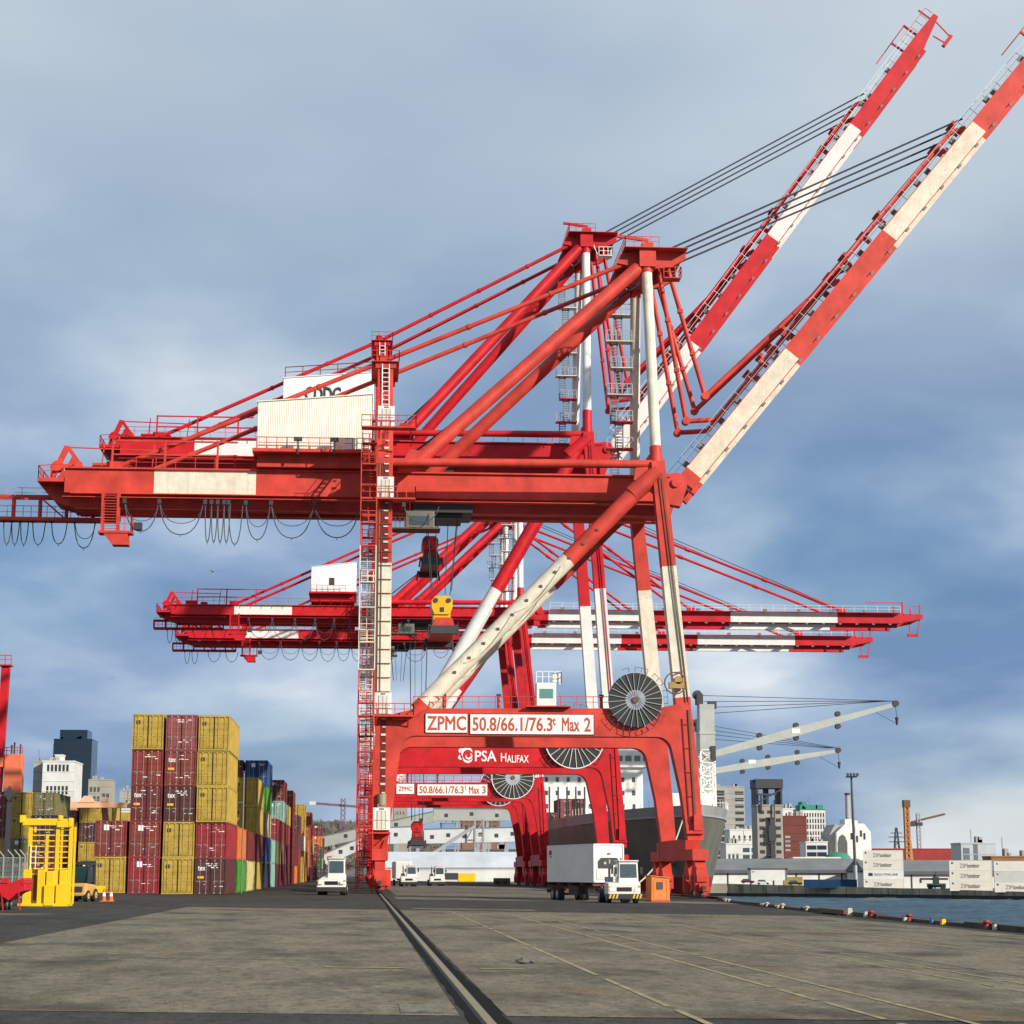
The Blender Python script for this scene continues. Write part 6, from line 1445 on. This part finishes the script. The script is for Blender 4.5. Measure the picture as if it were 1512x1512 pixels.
DG = glass('dark_tower_glass', (0.012, 0.022, 0.035)); GRN = facade((0.05, 0.24, 0.17), 'green_copper'); ROOFG = facade((0.17, 0.18, 0.185), 'grey_metal_roof'); ROOFD = facade((0.10, 0.105, 0.11), 'dark_metal_roof')
WARM = plain('dark_window', (0.04, 0.04, 0.045), 0.3)
# left of the yard
building('warehouse_block', 'white multi-storey warehouse with rows of small windows behind the yard', 'building', 58, 105, 1125, 1190, 760, 22, F4, [(0.12, 0.85, .905, .985, 6, 1, .55, .8), (0.12, 0.85, .71, .80, 6, 1, .55, .8), (0.42, 0.85, .62, .68, 3, 1, .5, .9), (0.12, 0.85, .50, .58, 5, 1, .5, .8)], 0, WARM)
m = MB(); a, b = at(44, 1250, 764), at(58, 1250, 764); r, hw, H = building('warehouse_annex', 'grey side annex of the white warehouse', 'building', 44.5, 57.8, 1125, 1190, 766, 16, F5, [], 0)
building('rooftop_hut', 'small white lift house standing on the warehouse', 'building', 76, 87, 1116, 1126, 765, 6, F4, [(0.2, 0.5, 0.3, 0.8, 1, 1, .6, .8)], at(80, 1125, 765).z + 0.55)
r, hw, H = building('office_tower', 'dark blue glass office tower behind the white warehouse', 'building', 73, 130, 1092, 1190, 1300, 28, DG, [(0, 1, 0, 1, 9, 1, .12, .97)], 0, plain('dark_mullion', (0.02, 0.03, 0.045), 0.4))
m = MB(); m.box(-hw * 0.72, hw * 0.72, 2, 24, H + 0.5, H + 6.5); m.build('top_storey', DG, r)
building('apartment_block', 'tan apartment block with window rows beside the dark tower', 'building', 127, 160, 1152, 1190, 1100, 20, facade((0.36, 0.33, 0.26), 'tan_render'), [(0.05, 0.55, 0.1, 0.95, 3, 9, .6, .5), (0.62, 0.98, 0.1, 0.88, 2, 9, .7, .5)], 0)
building('low_block', 'low grey block beyond the container yard', 'building', 174, 200, 1168, 1190, 1000, 20, F5, [(0.1, 0.9, 0.5, 0.95, 4, 2, .6, .5)], 0)
building('glass_block', 'pale glazed block above the back-yard containers', 'building', 168, 196, 1196, 1215, 520, 12, F1, [(0.04, 0.96, 0.4, 0.96, 6, 4, .75, .7)], 0, plain('blue_grey_glass', (0.16, 0.20, 0.23), 0.2))
# behind the portals
r, hw, H = building('long_shed', 'long white shed with grey roof seen through the crane portals', 'shed', 570, 764, 1284, 1302, 540, 26, F4, [(0.44, 0.55, 0.15, 0.75, 1, 1, .95, .9)], -0.4, DARK)
m = MB(); m.hexa([(-hw - 0.5, -0.6, H + 0.5), (hw + 0.5, -0.6, H + 0.5), (hw + 0.5, 26, H + 0.5), (-hw - 0.5, 26, H + 0.5), (-hw - 0.5, 7, H + 4.8), (hw + 0.5, 7, H + 4.8), (hw + 0.5, 18, H + 4.8), (-hw - 0.5, 18, H + 4.8)]); m.build('roof_slope', facade((0.50, 0.53, 0.57), 'pale_grey_roof'), r)
MB().box(hw * 0.10, hw * 0.36, -0.15, -0.01, 0, 2.2).build('loading_door', YL, r)
def gallery(label, p0, p1, D, th, mat, legs, win=0):
    a, b = at(*p0, D), at(*p1, D); r = thing('conveyor_gallery', label, 'conveyor', (a.x, D, 0)); A, B = Vector((0, 0, a.z)), Vector((b.x - a.x, 0, b.z)); m = MB(); m.bar(A, B, 3.2, th); m.build('gallery_box', mat, r)
    m = MB(); m.bar(A + Vector((0, 0, th / 2)), B + Vector((0, 0, th / 2)), 3.6, 0.25); m.build('gallery_roof', ROOFG, r)
    for t in legs:
        c = A.lerp(B, t); m = MB()
        for dy in (-1.3, 1.3): m.bar((c.x - 0.6, dy, -0.5), (c.x, dy, c.z - th / 2), 0.4, 0.4); m.bar((c.x + 0.9, dy, -0.5), (c.x + 0.3, dy, c.z - th / 2), 0.4, 0.4)
        m.bar((c.x - 0.5, -1.3, c.z * 0.5), (c.x + 0.8, -1.3, c.z * 0.8), 0.25, 0.25); m.build('trestle', STEEL, r)
    for k in range(win):
        c = A.lerp(B, (k + 0.5) / win)
        MB().box(c.x - 0.5, c.x + 0.5, -1.72, -1.62, c.z - 0.7 + 0.4 * (k % 2), c.z + 0.3 + 0.4 * (k % 2)).build('window', DARK, r)
PALEG = facade((0.56, 0.57, 0.56), 'pale_gallery_cladding'); OLDG = facade((0.36, 0.37, 0.34), 'old_gallery_cladding')
gallery('old grey conveyor gallery climbing behind the crane portals', (455, 1248), (640, 1206), 590, 3.2, OLDG, (0.2, 0.5, 0.8), 5)
gallery('level old grey conveyor gallery under the last crane portal', (640, 1203), (752, 1203), 592, 3.6, OLDG, (0.3, 0.7), 3)
gallery('white conveyor gallery sloping down beside the container lane', (478, 1270), (545, 1240), 560, 3.2, PALEG, (0.3,), 4)
gallery('white conveyor gallery segment beside the landside crane leg', (545, 1235), (624, 1232), 558, 4.6, PALEG, (0.5, 0.9), 3)
gallery('long level white conveyor gallery with paired windows above the shed', (626, 1235), (768, 1232), 556, 4.0, PALEG, (0.2, 0.55, 0.62, 0.85), 6)
tg = at(700, 1290, 556); tw_ = thing('transfer_tower', 'open steel transfer tower beside the white conveyor gallery', 'tower', (tg.x, 552, -0.3)); m = MB()
for dx in (0, 2.4): m.bar((dx, 0, 0), (dx, 0, 17), 0.35, 0.35); m.bar((dx, 2.4, 0), (dx, 2.4, 17), 0.35, 0.35)
for k in range(4): m.bar((0, 0, k * 4.2), (2.4, 0, k * 4.2 + 4.2), 0.2, 0.2); m.bar((0, 0, k * 4.2 + 4.2), (2.4, 0, k * 4.2 + 4.2), 0.25, 0.25)
m.bar((-14, 0, 6), (0, 0, 15), 0.5, 0.8); m.build('tower_frame', STEEL, tw_)
building('brown_block', 'tall plain brown brick block above the conveyor gallery', 'building', 581, 601, 1190, 1260, 900, 20, F2, [(0.15, 0.85, 0.55, 0.95, 3, 4, .3, .4)], 0)
building('port_block', 'dark low port building behind the white conveyor gallery', 'building', 660, 775, 1256, 1290, 640, 14, facade((0.12, 0.115, 0.11), 'sooty_concrete'), [(0.05, 0.95, 0.3, 0.8, 9, 1, .5, .5)], -0.5)
building('brick_store', 'reddish brick store with windows seen between conveyor galleries', 'building', 682, 738, 1200, 1270, 760, 18, facade((0.24, 0.12, 0.085), 'brown_brick'), [(0.05, 0.95, 0.62, 0.95, 6, 3, .5, .5)], -0.5)
building('blue_roof_hall', 'low hall with a blue end wall behind the conveyor galleries', 'building', 652, 680, 1216, 1260, 700, 12, facade((0.20, 0.30, 0.45), 'blue_cladding'), [(0.3, 0.7, 0.1, 0.3, 1, 1, .8, .8)], -0.5)
# right: the city beyond the far pier
r, hw, H = building('apartment_tower', 'concrete apartment tower with a column of dark balconies behind the ship', 'building', 1056, 1101, 1162, 1250, 1100, 24, F5, [(0.68, 0.97, 0.05, 0.97, 1, 13, .95, .5), (0.02, 0.34, 0.05, 0.97, 3, 13, .9, .75)], -2, WARM)
building('white_flats', 'low white flats below the concrete apartment tower', 'building', 1078, 1122, 1226, 1270, 900, 14, F4, [(0.05, 0.95, 0.55, 0.95, 5, 2, .3, .5)], -2, WARM)
building('glass_lowrise', 'blue glazed low-rise with white bands beside the grain tower', 'building', 1072, 1121, 1247, 1275, 820, 14, F1, [(0.5, 0.72, 0.2, 0.95, 1, 4, .9, .6), (0.76, 0.98, 0.2, 0.95, 1, 4, .9, .6), (0.04, 0.4, 0.1, 0.8, 3, 1, .5, .9)], -2)
r, hw, H = building('grain_tower', 'tall brown concrete grain tower with a black loading leg on the far pier', 'tower', 1119, 1157, 1190, 1300, 690, 10, F2, [(0.06, 0.30, 0.06, 0.97, 1, 9, .75, .42), (0.70, 0.94, 0.06, 0.97, 1, 9, .75, .42), (0.38, 0.62, 0.5, 0.97, 1, 5, .8, .42)], -2, WARM)
m = MB(); m.box(-hw, -hw * 0.86, 0, 10, H + 0.5, H + 8); m.box(hw * 0.86, hw, 0, 10, H + 0.5, H + 8); m.box(-0.6, 0.3, 3, 9, H + 0.5, H + 8); m.box(-hw - 0.3, hw + 0.3, -0.3, 10.3, H + 6.2, H + 9.4); m.box(-hw - 1.6, -hw, 1, 3, H + 8.6, H + 9.0); m.bar((-hw, -0.4, H + 1), (hw, -0.4, H + 6), 0.5, 0.5); m.bar((-hw, -0.5, H + 4), (hw * 0.5, -0.5, H + 4), 0.6, 0.6); m.bar((-hw * 0.7, -0.6, H - 2), (-hw * 0.7, -0.6, H + 4), 0.6, 0.6); m.build('head_frame', DARK, r)
m = MB(); m.bar((0.4, -0.8, H - 4), (0.6, -0.8, 2), 1.5, 1.2); m.bar((0.4, -0.8, H * 0.55), (0.4, -0.8, H * 0.75), 2.6, 1.8); m.bar((1.4, -0.9, H + 2), (1.2, -0.9, 6), 0.4, 0.4); m.bar((0.3, -0.9, 9), (0.3, -0.9, 1), 2.6, 1.6); m.build('loading_leg', DARK, r)
for k in range(5): z = H * (0.2 + 0.16 * k); MB().box(-1.3, 1.5, -1.6, -0.2, z, z + 0.35).build('leg_platform', DARK, r)
r, hw, H = building('green_roof_flats', 'white apartment block with a green copper roof and vertical window bays', 'building', 1183, 1220, 1196, 1275, 980, 16, F4, [(0.02, 0.98, 0.30, 0.97, 9, 8, .42, .72)], -2, WARM, GRN)
m = MB(); m.box(-hw * 0.95, hw * 0.9, 2, 12, H + 0.5, H + 2.6); m.box(-hw * 0.8, -hw * 0.4, 2, 10, H + 2.6, H + 4.2); m.build('copper_penthouse', GRN, r)
building('stepped_wing', 'stepped white wing of the green roofed flats with balconies', 'building', 1218, 1227, 1222, 1275, 990, 14, F4, [(0.05, 0.95, 0.1, 0.95, 2, 11, .7, .5)], -2, WARM)
building('white_annex', 'white low block behind the red brick building', 'building', 1157, 1184, 1195, 1270, 1010, 12, F4, [(0.1, 0.9, 0.88, 0.97, 4, 1, .4, .5)], -2, WARM)
building('brick_building', 'red brick building with a curved glazed stair beside the grain tower', 'building', 1158, 1192, 1206, 1275, 930, 18, F3, [(0.03, 0.28, 0.45, 0.72, 1, 4, .9, .5), (0.62, 0.95, 0.05, 0.3, 3, 3, .4, .6)], -2, plain('pale_blue_glass', (0.30, 0.36, 0.38), 0.2))
building('dark_glass_lowrise', 'dark glazed low-rise with pale bands beneath the green roofed flats', 'building', 1190, 1222, 1244, 1275, 860, 12, F1, [(0.03, 0.97, 0.1, 0.96, 2, 5, .92, .62)], -2, DG)
# white grain store with sloping shoulders
a = at(1228, 1250, 870); b = at(1288, 1250, 870); gsx = (a.x + b.x) / 2; gs = thing('white_grain_store', 'white stained grain store with sloping shoulders and a dark arch', 'building', (gsx, 870, -2)); gX = lambda px: at(px, 1250, 870).x - gsx; gZ = lambda y: at(1258, y, 870).z + 2
m = MB(); m.prism([(gX(1235), 0), (gX(1287), 0), (gX(1286.5), gZ(1229)), (gX(1277), gZ(1216)), (gX(1250), gZ(1216)), (gX(1236), gZ(1229))], 0, 24); m.build('wall', paint('stained_white_wall', (0.76, 0.75, 0.70), 0.5, 0.12, 0.8, 0.08, 0.0, (0.10, 0.09, 0.08)), gs)
m = MB(); m.prism([(gX(1227), 0), (gX(1237), 0), (gX(1244), gZ(1219)), (gX(1240), gZ(1217)), (gX(1236), gZ(1217)), (gX(1228), gZ(1232))], 3, 20); m.build('grey_wing', F5, gs)
m = MB(); m.prism([(gX(1237.5), gZ(1262)), (gX(1251), gZ(1262)), (gX(1251), gZ(1244)), (gX(1248), gZ(1235)), (gX(1244), gZ(1232)), (gX(1240), gZ(1235)), (gX(1237.5), gZ(1244))], -0.3, -0.02); m.build('dark_arch', plain('arch_shadow_grey', (0.10, 0.10, 0.095), 0.9), gs)
m = MB(); m.box(gX(1252), gX(1262), 4, 14, gZ(1216), gZ(1209)); m.box(gX(1264), gX(1271), 4, 12, gZ(1216), gZ(1211)); m.build('roof_house', F4, gs)
for px, y in ((1262, 1225), (1266, 1238), (1272, 1230), (1258, 1234), (1277, 1234)): MB().box(gX(px) - 0.4, gX(px) + 0.4, -0.2, -0.02, gZ(y) - 1.6, gZ(y) + 1.2).build('window', WARM, gs)
ch = thing('grey_chimney', 'tall grey chimney behind the white grain store', 'chimney', (at(1253.5, 1250, 900).x, 900, -2)); MB().tube((0, 0, 0), (0, 0, at(1254, 1172, 900).z + 2), 1.6, 12, 0, 1.1).build('shaft', F5, ch); MB().tube((0, 0, at(1254, 1174, 900).z + 2), (0, 0, at(1254, 1171, 900).z + 2), 1.35, 12).build('cap', DARK, ch)
# pier sheds
def pier_shed(label, x0, x1, yw0, yr0, D, zb, bays, roof):
    r, hw, H = building('pier_shed', label, 'shed', x0, x1, yw0, 1303, D, 24, F4, [], zb, None, ROOFD)
    m = MB(); H2 = at((x0 + x1) / 2, yr0, D + 9).z - zb; m.hexa([(-hw - 0.6, -1.2, H + 0.3), (hw + 0.6, -1.2, H + 0.3), (hw + 0.6, 26, H + 0.3), (-hw - 0.6, 26, H + 0.3), (-hw - 0.6, 9, H2), (hw + 0.6, 9, H2), (hw + 0.6, 12, H2), (-hw - 0.6, 12, H2)]); m.build('roof_slope', roof, r)
    m = MB(); m.box(-hw - 0.6, hw + 0.6, -1.25, -1.1, H - 0.7, H + 0.35); m.build('eaves', ROOFD, r)
    for k in range(bays + 1): x = -hw + 2 * hw * k / bays; MB().box(x - 0.25, x + 0.25, -0.12, -0.01, 0, H - 0.7).build('door_post', DARK, r)
    return r, hw, H
r, hw, H = pier_shed('long grey-roofed shed with white doors on the far pier', 1040, 1275, 1286, 1268, 668, -2.4, 7, ROOFG)
MB().box(hw * -0.02, hw * 0.22, -0.2, -0.12, 0, 3.0).build('ochre_door', paint('ochre_paint', (0.30, 0.22, 0.06), 0.3), r)
pier_shed('grey shed behind the white reefer stacks on the far pier', 1276, 1480, 1288, 1270, 640, -3.0, 6, ROOFG)
building('skylight_strip', 'white box building standing above the long pier shed roof', 'building', 1171, 1240, 1267.5, 1280, 700, 6, F4, [], 1)
building('pier_office', 'white cabin block with dark roof in front of the long pier shed', 'building', 1108, 1161, 1284, 1303, 640, 5, F4, [(0.03, 0.1, 0.75, 0.85, 1, 1, .9, .6)], pier_pt(122).z + 0.02 if False else at(1130, 1300, 640).z, DARK, ROOFD)
m = MB(); dm = at(1237, 1268, 760); dd = thing('green_dome_tent', 'low teal green domed tent behind the pier shed', 'tent', (dm.x, 760, 0)); vs = []
for j in range(5):
    t = j / 4 * math.pi / 2
    for i in range(16): vs.append((5.2 * math.cos(t) * math.cos(i * math.pi / 8), 5 * math.cos(t) * math.sin(i * math.pi / 8), dm.z + 2.6 * math.sin(t)))
for i in range(16): vs.append((5.2 * math.cos(i * math.pi / 8), 5 * math.sin(i * math.pi / 8), -2))
m.add(vs, [(j * 16 + i, j * 16 + (i + 1) % 16, (j + 1) * 16 + (i + 1) % 16, (j + 1) * 16 + i) for j in range(4) for i in range(16)] + [(80 + i, 80 + (i + 1) % 16, (i + 1) % 16, i) for i in range(16)], 0, True); m.build('canopy', GRN, dd)
building('red_roof_shed', 'long low red shed beyond the far pier', 'shed', 1283, 1420, 1254, 1280, 1150, 20, facade((0.30, 0.035, 0.03), 'red_cladding'), [(0.42, 0.98, 0.3, 0.62, 4, 1, .8, .9)], -3, plain('grey_panel', (0.25, 0.28, 0.32), 0.5))
building('ribbed_block', 'pale grey ribbed block with a dark vertical slot beyond the pier', 'building', 1419, 1470, 1246, 1275, 800, 14, facade((0.44, 0.47, 0.48), 'grey_cladding'), [(0.36, 0.48, 0, 1, 1, 1, 1, 1), (0.06, 0.24, 0.62, 0.9, 1, 1, 1, 1)], -3, plain('slot_dark', (0.10, 0.13, 0.15), 0.5))
building('timber_store', 'low brown timber store at the right end of the far pier', 'building', 1463, 1530, 1266, 1290, 680, 10, facade((0.26, 0.13, 0.05), 'brown_timber'), [], -3.2)
# ---- reefers on the far pier
PCREAM = paint('reefer_cream', (0.74, 0.70, 0.60), 0.2, 0.1, 0.5, 0.4); PGREY = paint('reefer_light_grey', (0.58, 0.58, 0.54), 0.2, 0.1)
def far_reefer(px, D, z, mat, brand, label, rz):
    c = at(px, 1300, D); r = thing('reefer_container', label, 'container', (c.x, D, z), rz, 'refrigerated containers on the far pier')
    m = MB(); m.box(-6.09, 6.09, 0.03, 2.4, 0.05, 2.85); 
    for x in (-6.1, 5.98):
        for y in (0, 2.32): m.box(x, x + 0.12, y, y + 0.12, 0, 2.9)
    for z_ in (0, 2.8): m.box(-6.1, 6.1, 0, 0.1, z_, z_ + 0.1)
    m.build('body', mat, r)
    ink = plain('grey_print', (0.20, 0.20, 0.21))
    if brand == 'ZIMonitor':
        text('lettering', 'ZIM', r, (-3.1, 0.02, 0.8), 1.2, 2.3, ink, 0.01, bold=0.01); text('lettering', 'onitor', r, (-0.75, 0.02, 0.8), 1.15, 3.3, DARK, 0.01, bold=0.02); MB().box(-5.5, -5.0, 0.0, 0.028, 1.9, 2.4).build('data_plate', DARK, r)
    elif brand: text('lettering', brand, r, (-2.9, 0.02, 1.1), 0.65, 7.2, DARK, 0.01, bold=0.02); MB().box(-4.6, -3.3, 0.0, 0.028, 0.95, 1.9).build('flag_logo', DARK, r)
    else: MB().box(-5.4, -5.0, 0.0, 0.028, 1.9, 2.3).build('data_plate', DARK, r)
GSL = 'GOLD STAR LINE'
for px, D, ybase, seq, w in ((1305, 604, 1312.5, [('ZIMonitor', PCREAM), (GSL, SHW), ('ZIMonitor', PCREAM), ('ZIMonitor', PCREAM)], 'four-high stack on the far pier'),
                             (1434, 572, 1315.5, [('ZIMonitor', PCREAM)] * 3, 'three-high lettered stack beside the green machine'),
                             (1501, 556, 1317.5, [('ZIMonitor', PCREAM), ('', PGREY), ('', PCREAM)], 'three-high stack with a grey box on the far pier')):
    z = at(px, ybase, D).z
    for i, (br, mt) in enumerate(seq):
        far_reefer(px, D, z + i * 2.93, mt, br, '%s refrigerated container, %s of the %s' % ('grey' if mt is PGREY else 'white' if mt is SHW else 'cream', 'topmost' if i == len(seq) - 1 else ORD[i], w), rad(-14))
bc = at(1226, 1311, 612); bo = thing('blue_container', 'single dark blue container standing on the far pier', 'container', (bc.x, 612, bc.z), rad(-12)); m = MB()
for k in range(44): x = -8.2 + k * 0.373; m.box(x, x + 0.2, -0.03, 2.4, 0.12, 2.5)
m.box(-8.2, 8.2, 0, 2.38, 0, 2.55); m.build('body', paint('faded_navy_blue', (0.012, 0.05, 0.12), 0.2), bo)
for x in (-8.22, 8.1): MB().box(x, x + 0.14, -0.05, 0.1, 0, 2.6).build('corner_post', ccol('navy'), bo)
# cars on the far pier
def far_car(px, y, D, col, word):
    c = at(px, y, D); r = thing('parked_car', word, 'car', (c.x, D, c.z), rad(-15), 'cars parked on the far pier'); m = MB(); m.hexa([(-2.2, 0, 0.3), (2.2, 0, 0.3), (2.2, 1.7, 0.3), (-2.2, 1.7, 0.3), (-2.15, 0.05, 0.95), (2.1, 0.05, 0.85), (2.1, 1.65, 0.85), (-2.15, 1.65, 0.95)]); m.build('body', col, r, bevel=0.12)
    m = MB(); m.hexa([(-1.9, 0.1, 0.9), (1.0, 0.1, 0.9), (1.0, 1.6, 0.9), (-1.9, 1.6, 0.9), (-1.5, 0.25, 1.5), (0.4, 0.25, 1.5), (0.4, 1.45, 1.5), (-1.5, 1.45, 1.5)]); m.build('cabin_glass', GLASS, r, bevel=0.08)
    for x in (-1.4, 1.4):
        for yy in (0.02, 1.68): MB().tube((x, yy - 0.1, 0.32), (x, yy + 0.1, 0.32), 0.32, 12).build('wheel', TYRE, r)
far_car(1104, 1304.5, 638, paint('car_maroon', (0.12, 0.02, 0.03), 0.05), 'dark maroon car parked on the far pier'); far_car(1127, 1306, 630, VW, 'white car parked on the far pier'); far_car(1174, 1307, 622, BLACKP, 'dark car parked beside the blue container')
# light mast, stack, pylon, tower cranes
def mast(px, D, y0, y1, label):
    b = at(px + 3, y1, D); t = at(px - 4, y0, D); r = thing('light_mast', label, 'light mast', (b.x, D, b.z)); H = t.z - b.z; m = MB(); m.tube((0, 0, 0), (t.x - b.x, 0, H), 0.55, 10, 0, 0.32); m.build('pole', plain('mast_dark_grey', (0.06, 0.065, 0.07), 0.6), r); MB().tube((0, 0, 0), (-0.1, 0, 7), 0.7, 10).build('base', STEEL, r)
    x = t.x - b.x; m = MB(); m.box(x - 1.5, x + 1.5, -1.5, 1.5, H, H + 0.35); m.build('head_frame', DARK, r)
    for k in range(4): MB().box(x - 1.9 + k * 1.05, x - 1.2 + k * 1.05, -1.9, -1.3, H + 0.3, H + 1.3).build('lamp', DARK, r)
mast(1261, 622, 1148, 1311, 'tall dark floodlight mast on the far pier')
def lattice(m, a, b, w0, w1, n, r=0.25):
    a, b = Vector(a), Vector(b)
    for dx, dy in ((-1, -1), (1, -1), (1, 1), (-1, 1)): m.bar(a + Vector((dx * w0, dy * w0, 0)), b + Vector((dx * w1, dy * w1, 0)), r, r)
    for i in range(n):
        t0, t1 = i / n, (i + 1) / n; p, q_ = a.lerp(b, t0), a.lerp(b, t1); wa, wb = w0 + (w1 - w0) * t0, w0 + (w1 - w0) * t1
        m.bar(p + Vector((-wa, -wa, 0)), q_ + Vector((wb, -wb, 0)), r * 0.7, r * 0.7); m.bar(p + Vector((wa, -wa, 0)), q_ + Vector((-wb, -wb, 0)), r * 0.7, r * 0.7); m.bar(p + Vector((wa, -wa, 0)), q_ + Vector((wa, wb, 0)), r * 0.7, r * 0.7)
OR2 = paint('faded_orange_steel', (0.50, 0.23, 0.10), 0.3); b = at(1341, 1270, 760); t = at(1340, 1186, 760); r = thing('orange_loading_mast', 'slender faded orange loading mast behind the reefer stacks', 'mast', (b.x, 760, -3)); m = MB(); lattice(m, (0, 0, 0), (0, 0, t.z + 3), 0.85, 0.85, 14, 0.42); m.box(-0.45, 0.45, -0.45, 0.45, 0, t.z + 3); m.build('mast_frame', OR2, r); m = MB(); m.box(-1.3, 1.3, -1.3, 1.3, t.z + 1.5, t.z + 4.2); m.build('mast_head', RUSTY, r); m = MB(); m.bar((2.2, 0, 0), (1.2, 0, (t.z + 3) * 0.55), 0.6, 0.6); m.build('raking_strut', OR2, r)
b = at(1358, 1270, 1250); t = at(1357, 1200, 1250); r = thing('tower_crane', 'thin red-brown tower crane with a tilted jib beyond the far pier', 'crane', (b.x, 1250, -3)); m = MB(); lattice(m, (0, 0, 0), (0, 0, t.z + 3), 1.0, 1.0, 16, 0.45); m.build('tower', paint('tower_crane_grey', (0.40, 0.38, 0.36), 0.2), r)
j0, j1 = at(1346, 1214, 1250), at(1395, 1202, 1250); m = MB(); m.bar((j0.x - b.x, 0, j0.z + 3), (j1.x - b.x, 0, j1.z + 3), 1.3, 1.3); m.build('jib', RUSTY, r); m = MB(); m.box(j0.x - b.x - 1, j0.x - b.x + 2, -1, 1, j0.z + 0.3, j0.z + 3.2); m.build('counterweight', DARK, r); k = at(1358, 1217, 1250).z + 3; MB().box(-1.6, 2.4, -1.6, 1.6, k - 1, k + 1.2).build('cab', DARK, r)
b = at(1325, 1270, 1700); t = at(1325, 1222, 1700); r = thing('power_pylon', 'small dark power pylon on the horizon', 'pylon', (b.x, 1700, -3)); m = MB(); lattice(m, (0, 0, 0), (0, 0, t.z + 3), 4.0, 0.6, 8, 0.7); m.build('lattice_tower', DARK, r); m = MB()
for y, w in ((1230, 5), (1236, 7), (1243, 7)): z = at(1325, y, 1700).z + 3; m.bar((-w, 0, z), (w, 0, z), 0.7, 0.7)
m.build('cross_arms', DARK, r)
b = at(503, 1230, 1000); r = thing('tower_crane', 'distant tower crane with a level purple-grey jib above the hill', 'crane', (b.x, 1100, 0)); t = at(503, 1179, 1100); TG = paint('distant_crane_paint', (0.16, 0.10, 0.16), 0.1); m = MB(); lattice(m, (0, 0, 0), (0, 0, t.z), 1.1, 1.1, 16, 0.5); m.build('tower', TG, r)
j0, j1 = at(461, 1186, 1100), at(540, 1192, 1100); m = MB(); m.bar((j0.x - b.x, 0, j0.z), (j1.x - b.x, 0, j1.z), 1.2, 1.3); m.build('jib', TG, r); m = MB(); m.box(j0.x - b.x - 1.5, j0.x - b.x + 2, -1, 1, j0.z - 1, j0.z + 1); m.build('counterweight', F1, r)
# green yard machine between the reefer stacks
c = at(1383, 1314, 585); r = thing('green_reach_stacker', 'dark green reach stacker with level boom between the reefer stacks', 'reach stacker', (c.x, 585, c.z), rad(-10)); GM = paint('machine_green', (0.02, 0.09, 0.075), 0.2)
m = MB(); m.box(-2.6, 2.8, 0, 2.6, 0.7, 1.9); m.build('chassis', GM, r, bevel=0.1); m = MB(); m.box(-0.9, 0.9, 0.3, 2.0, 1.9, 3.8); m.build('cab', DARK, r, bevel=0.1); m = MB(); m.bar((-4.6, 1.2, 3.2), (3.6, 1.2, 3.2), 0.7, 0.6); m.box(-4.8, -4.2, 0.8, 1.6, 2.0, 3.3); m.build('boom', DARK, r)
for x in (-1.8, 1.9): MB().tube((x, -0.1, 0.75), (x, 0.5, 0.75), 0.75, 14).build('wheel', TYRE, r)
m = MB(); m.bar((0, 1.2, 3.8), (0, 1.2, 5.3), 0.3, 0.3); m.build('mast', DARK, r)
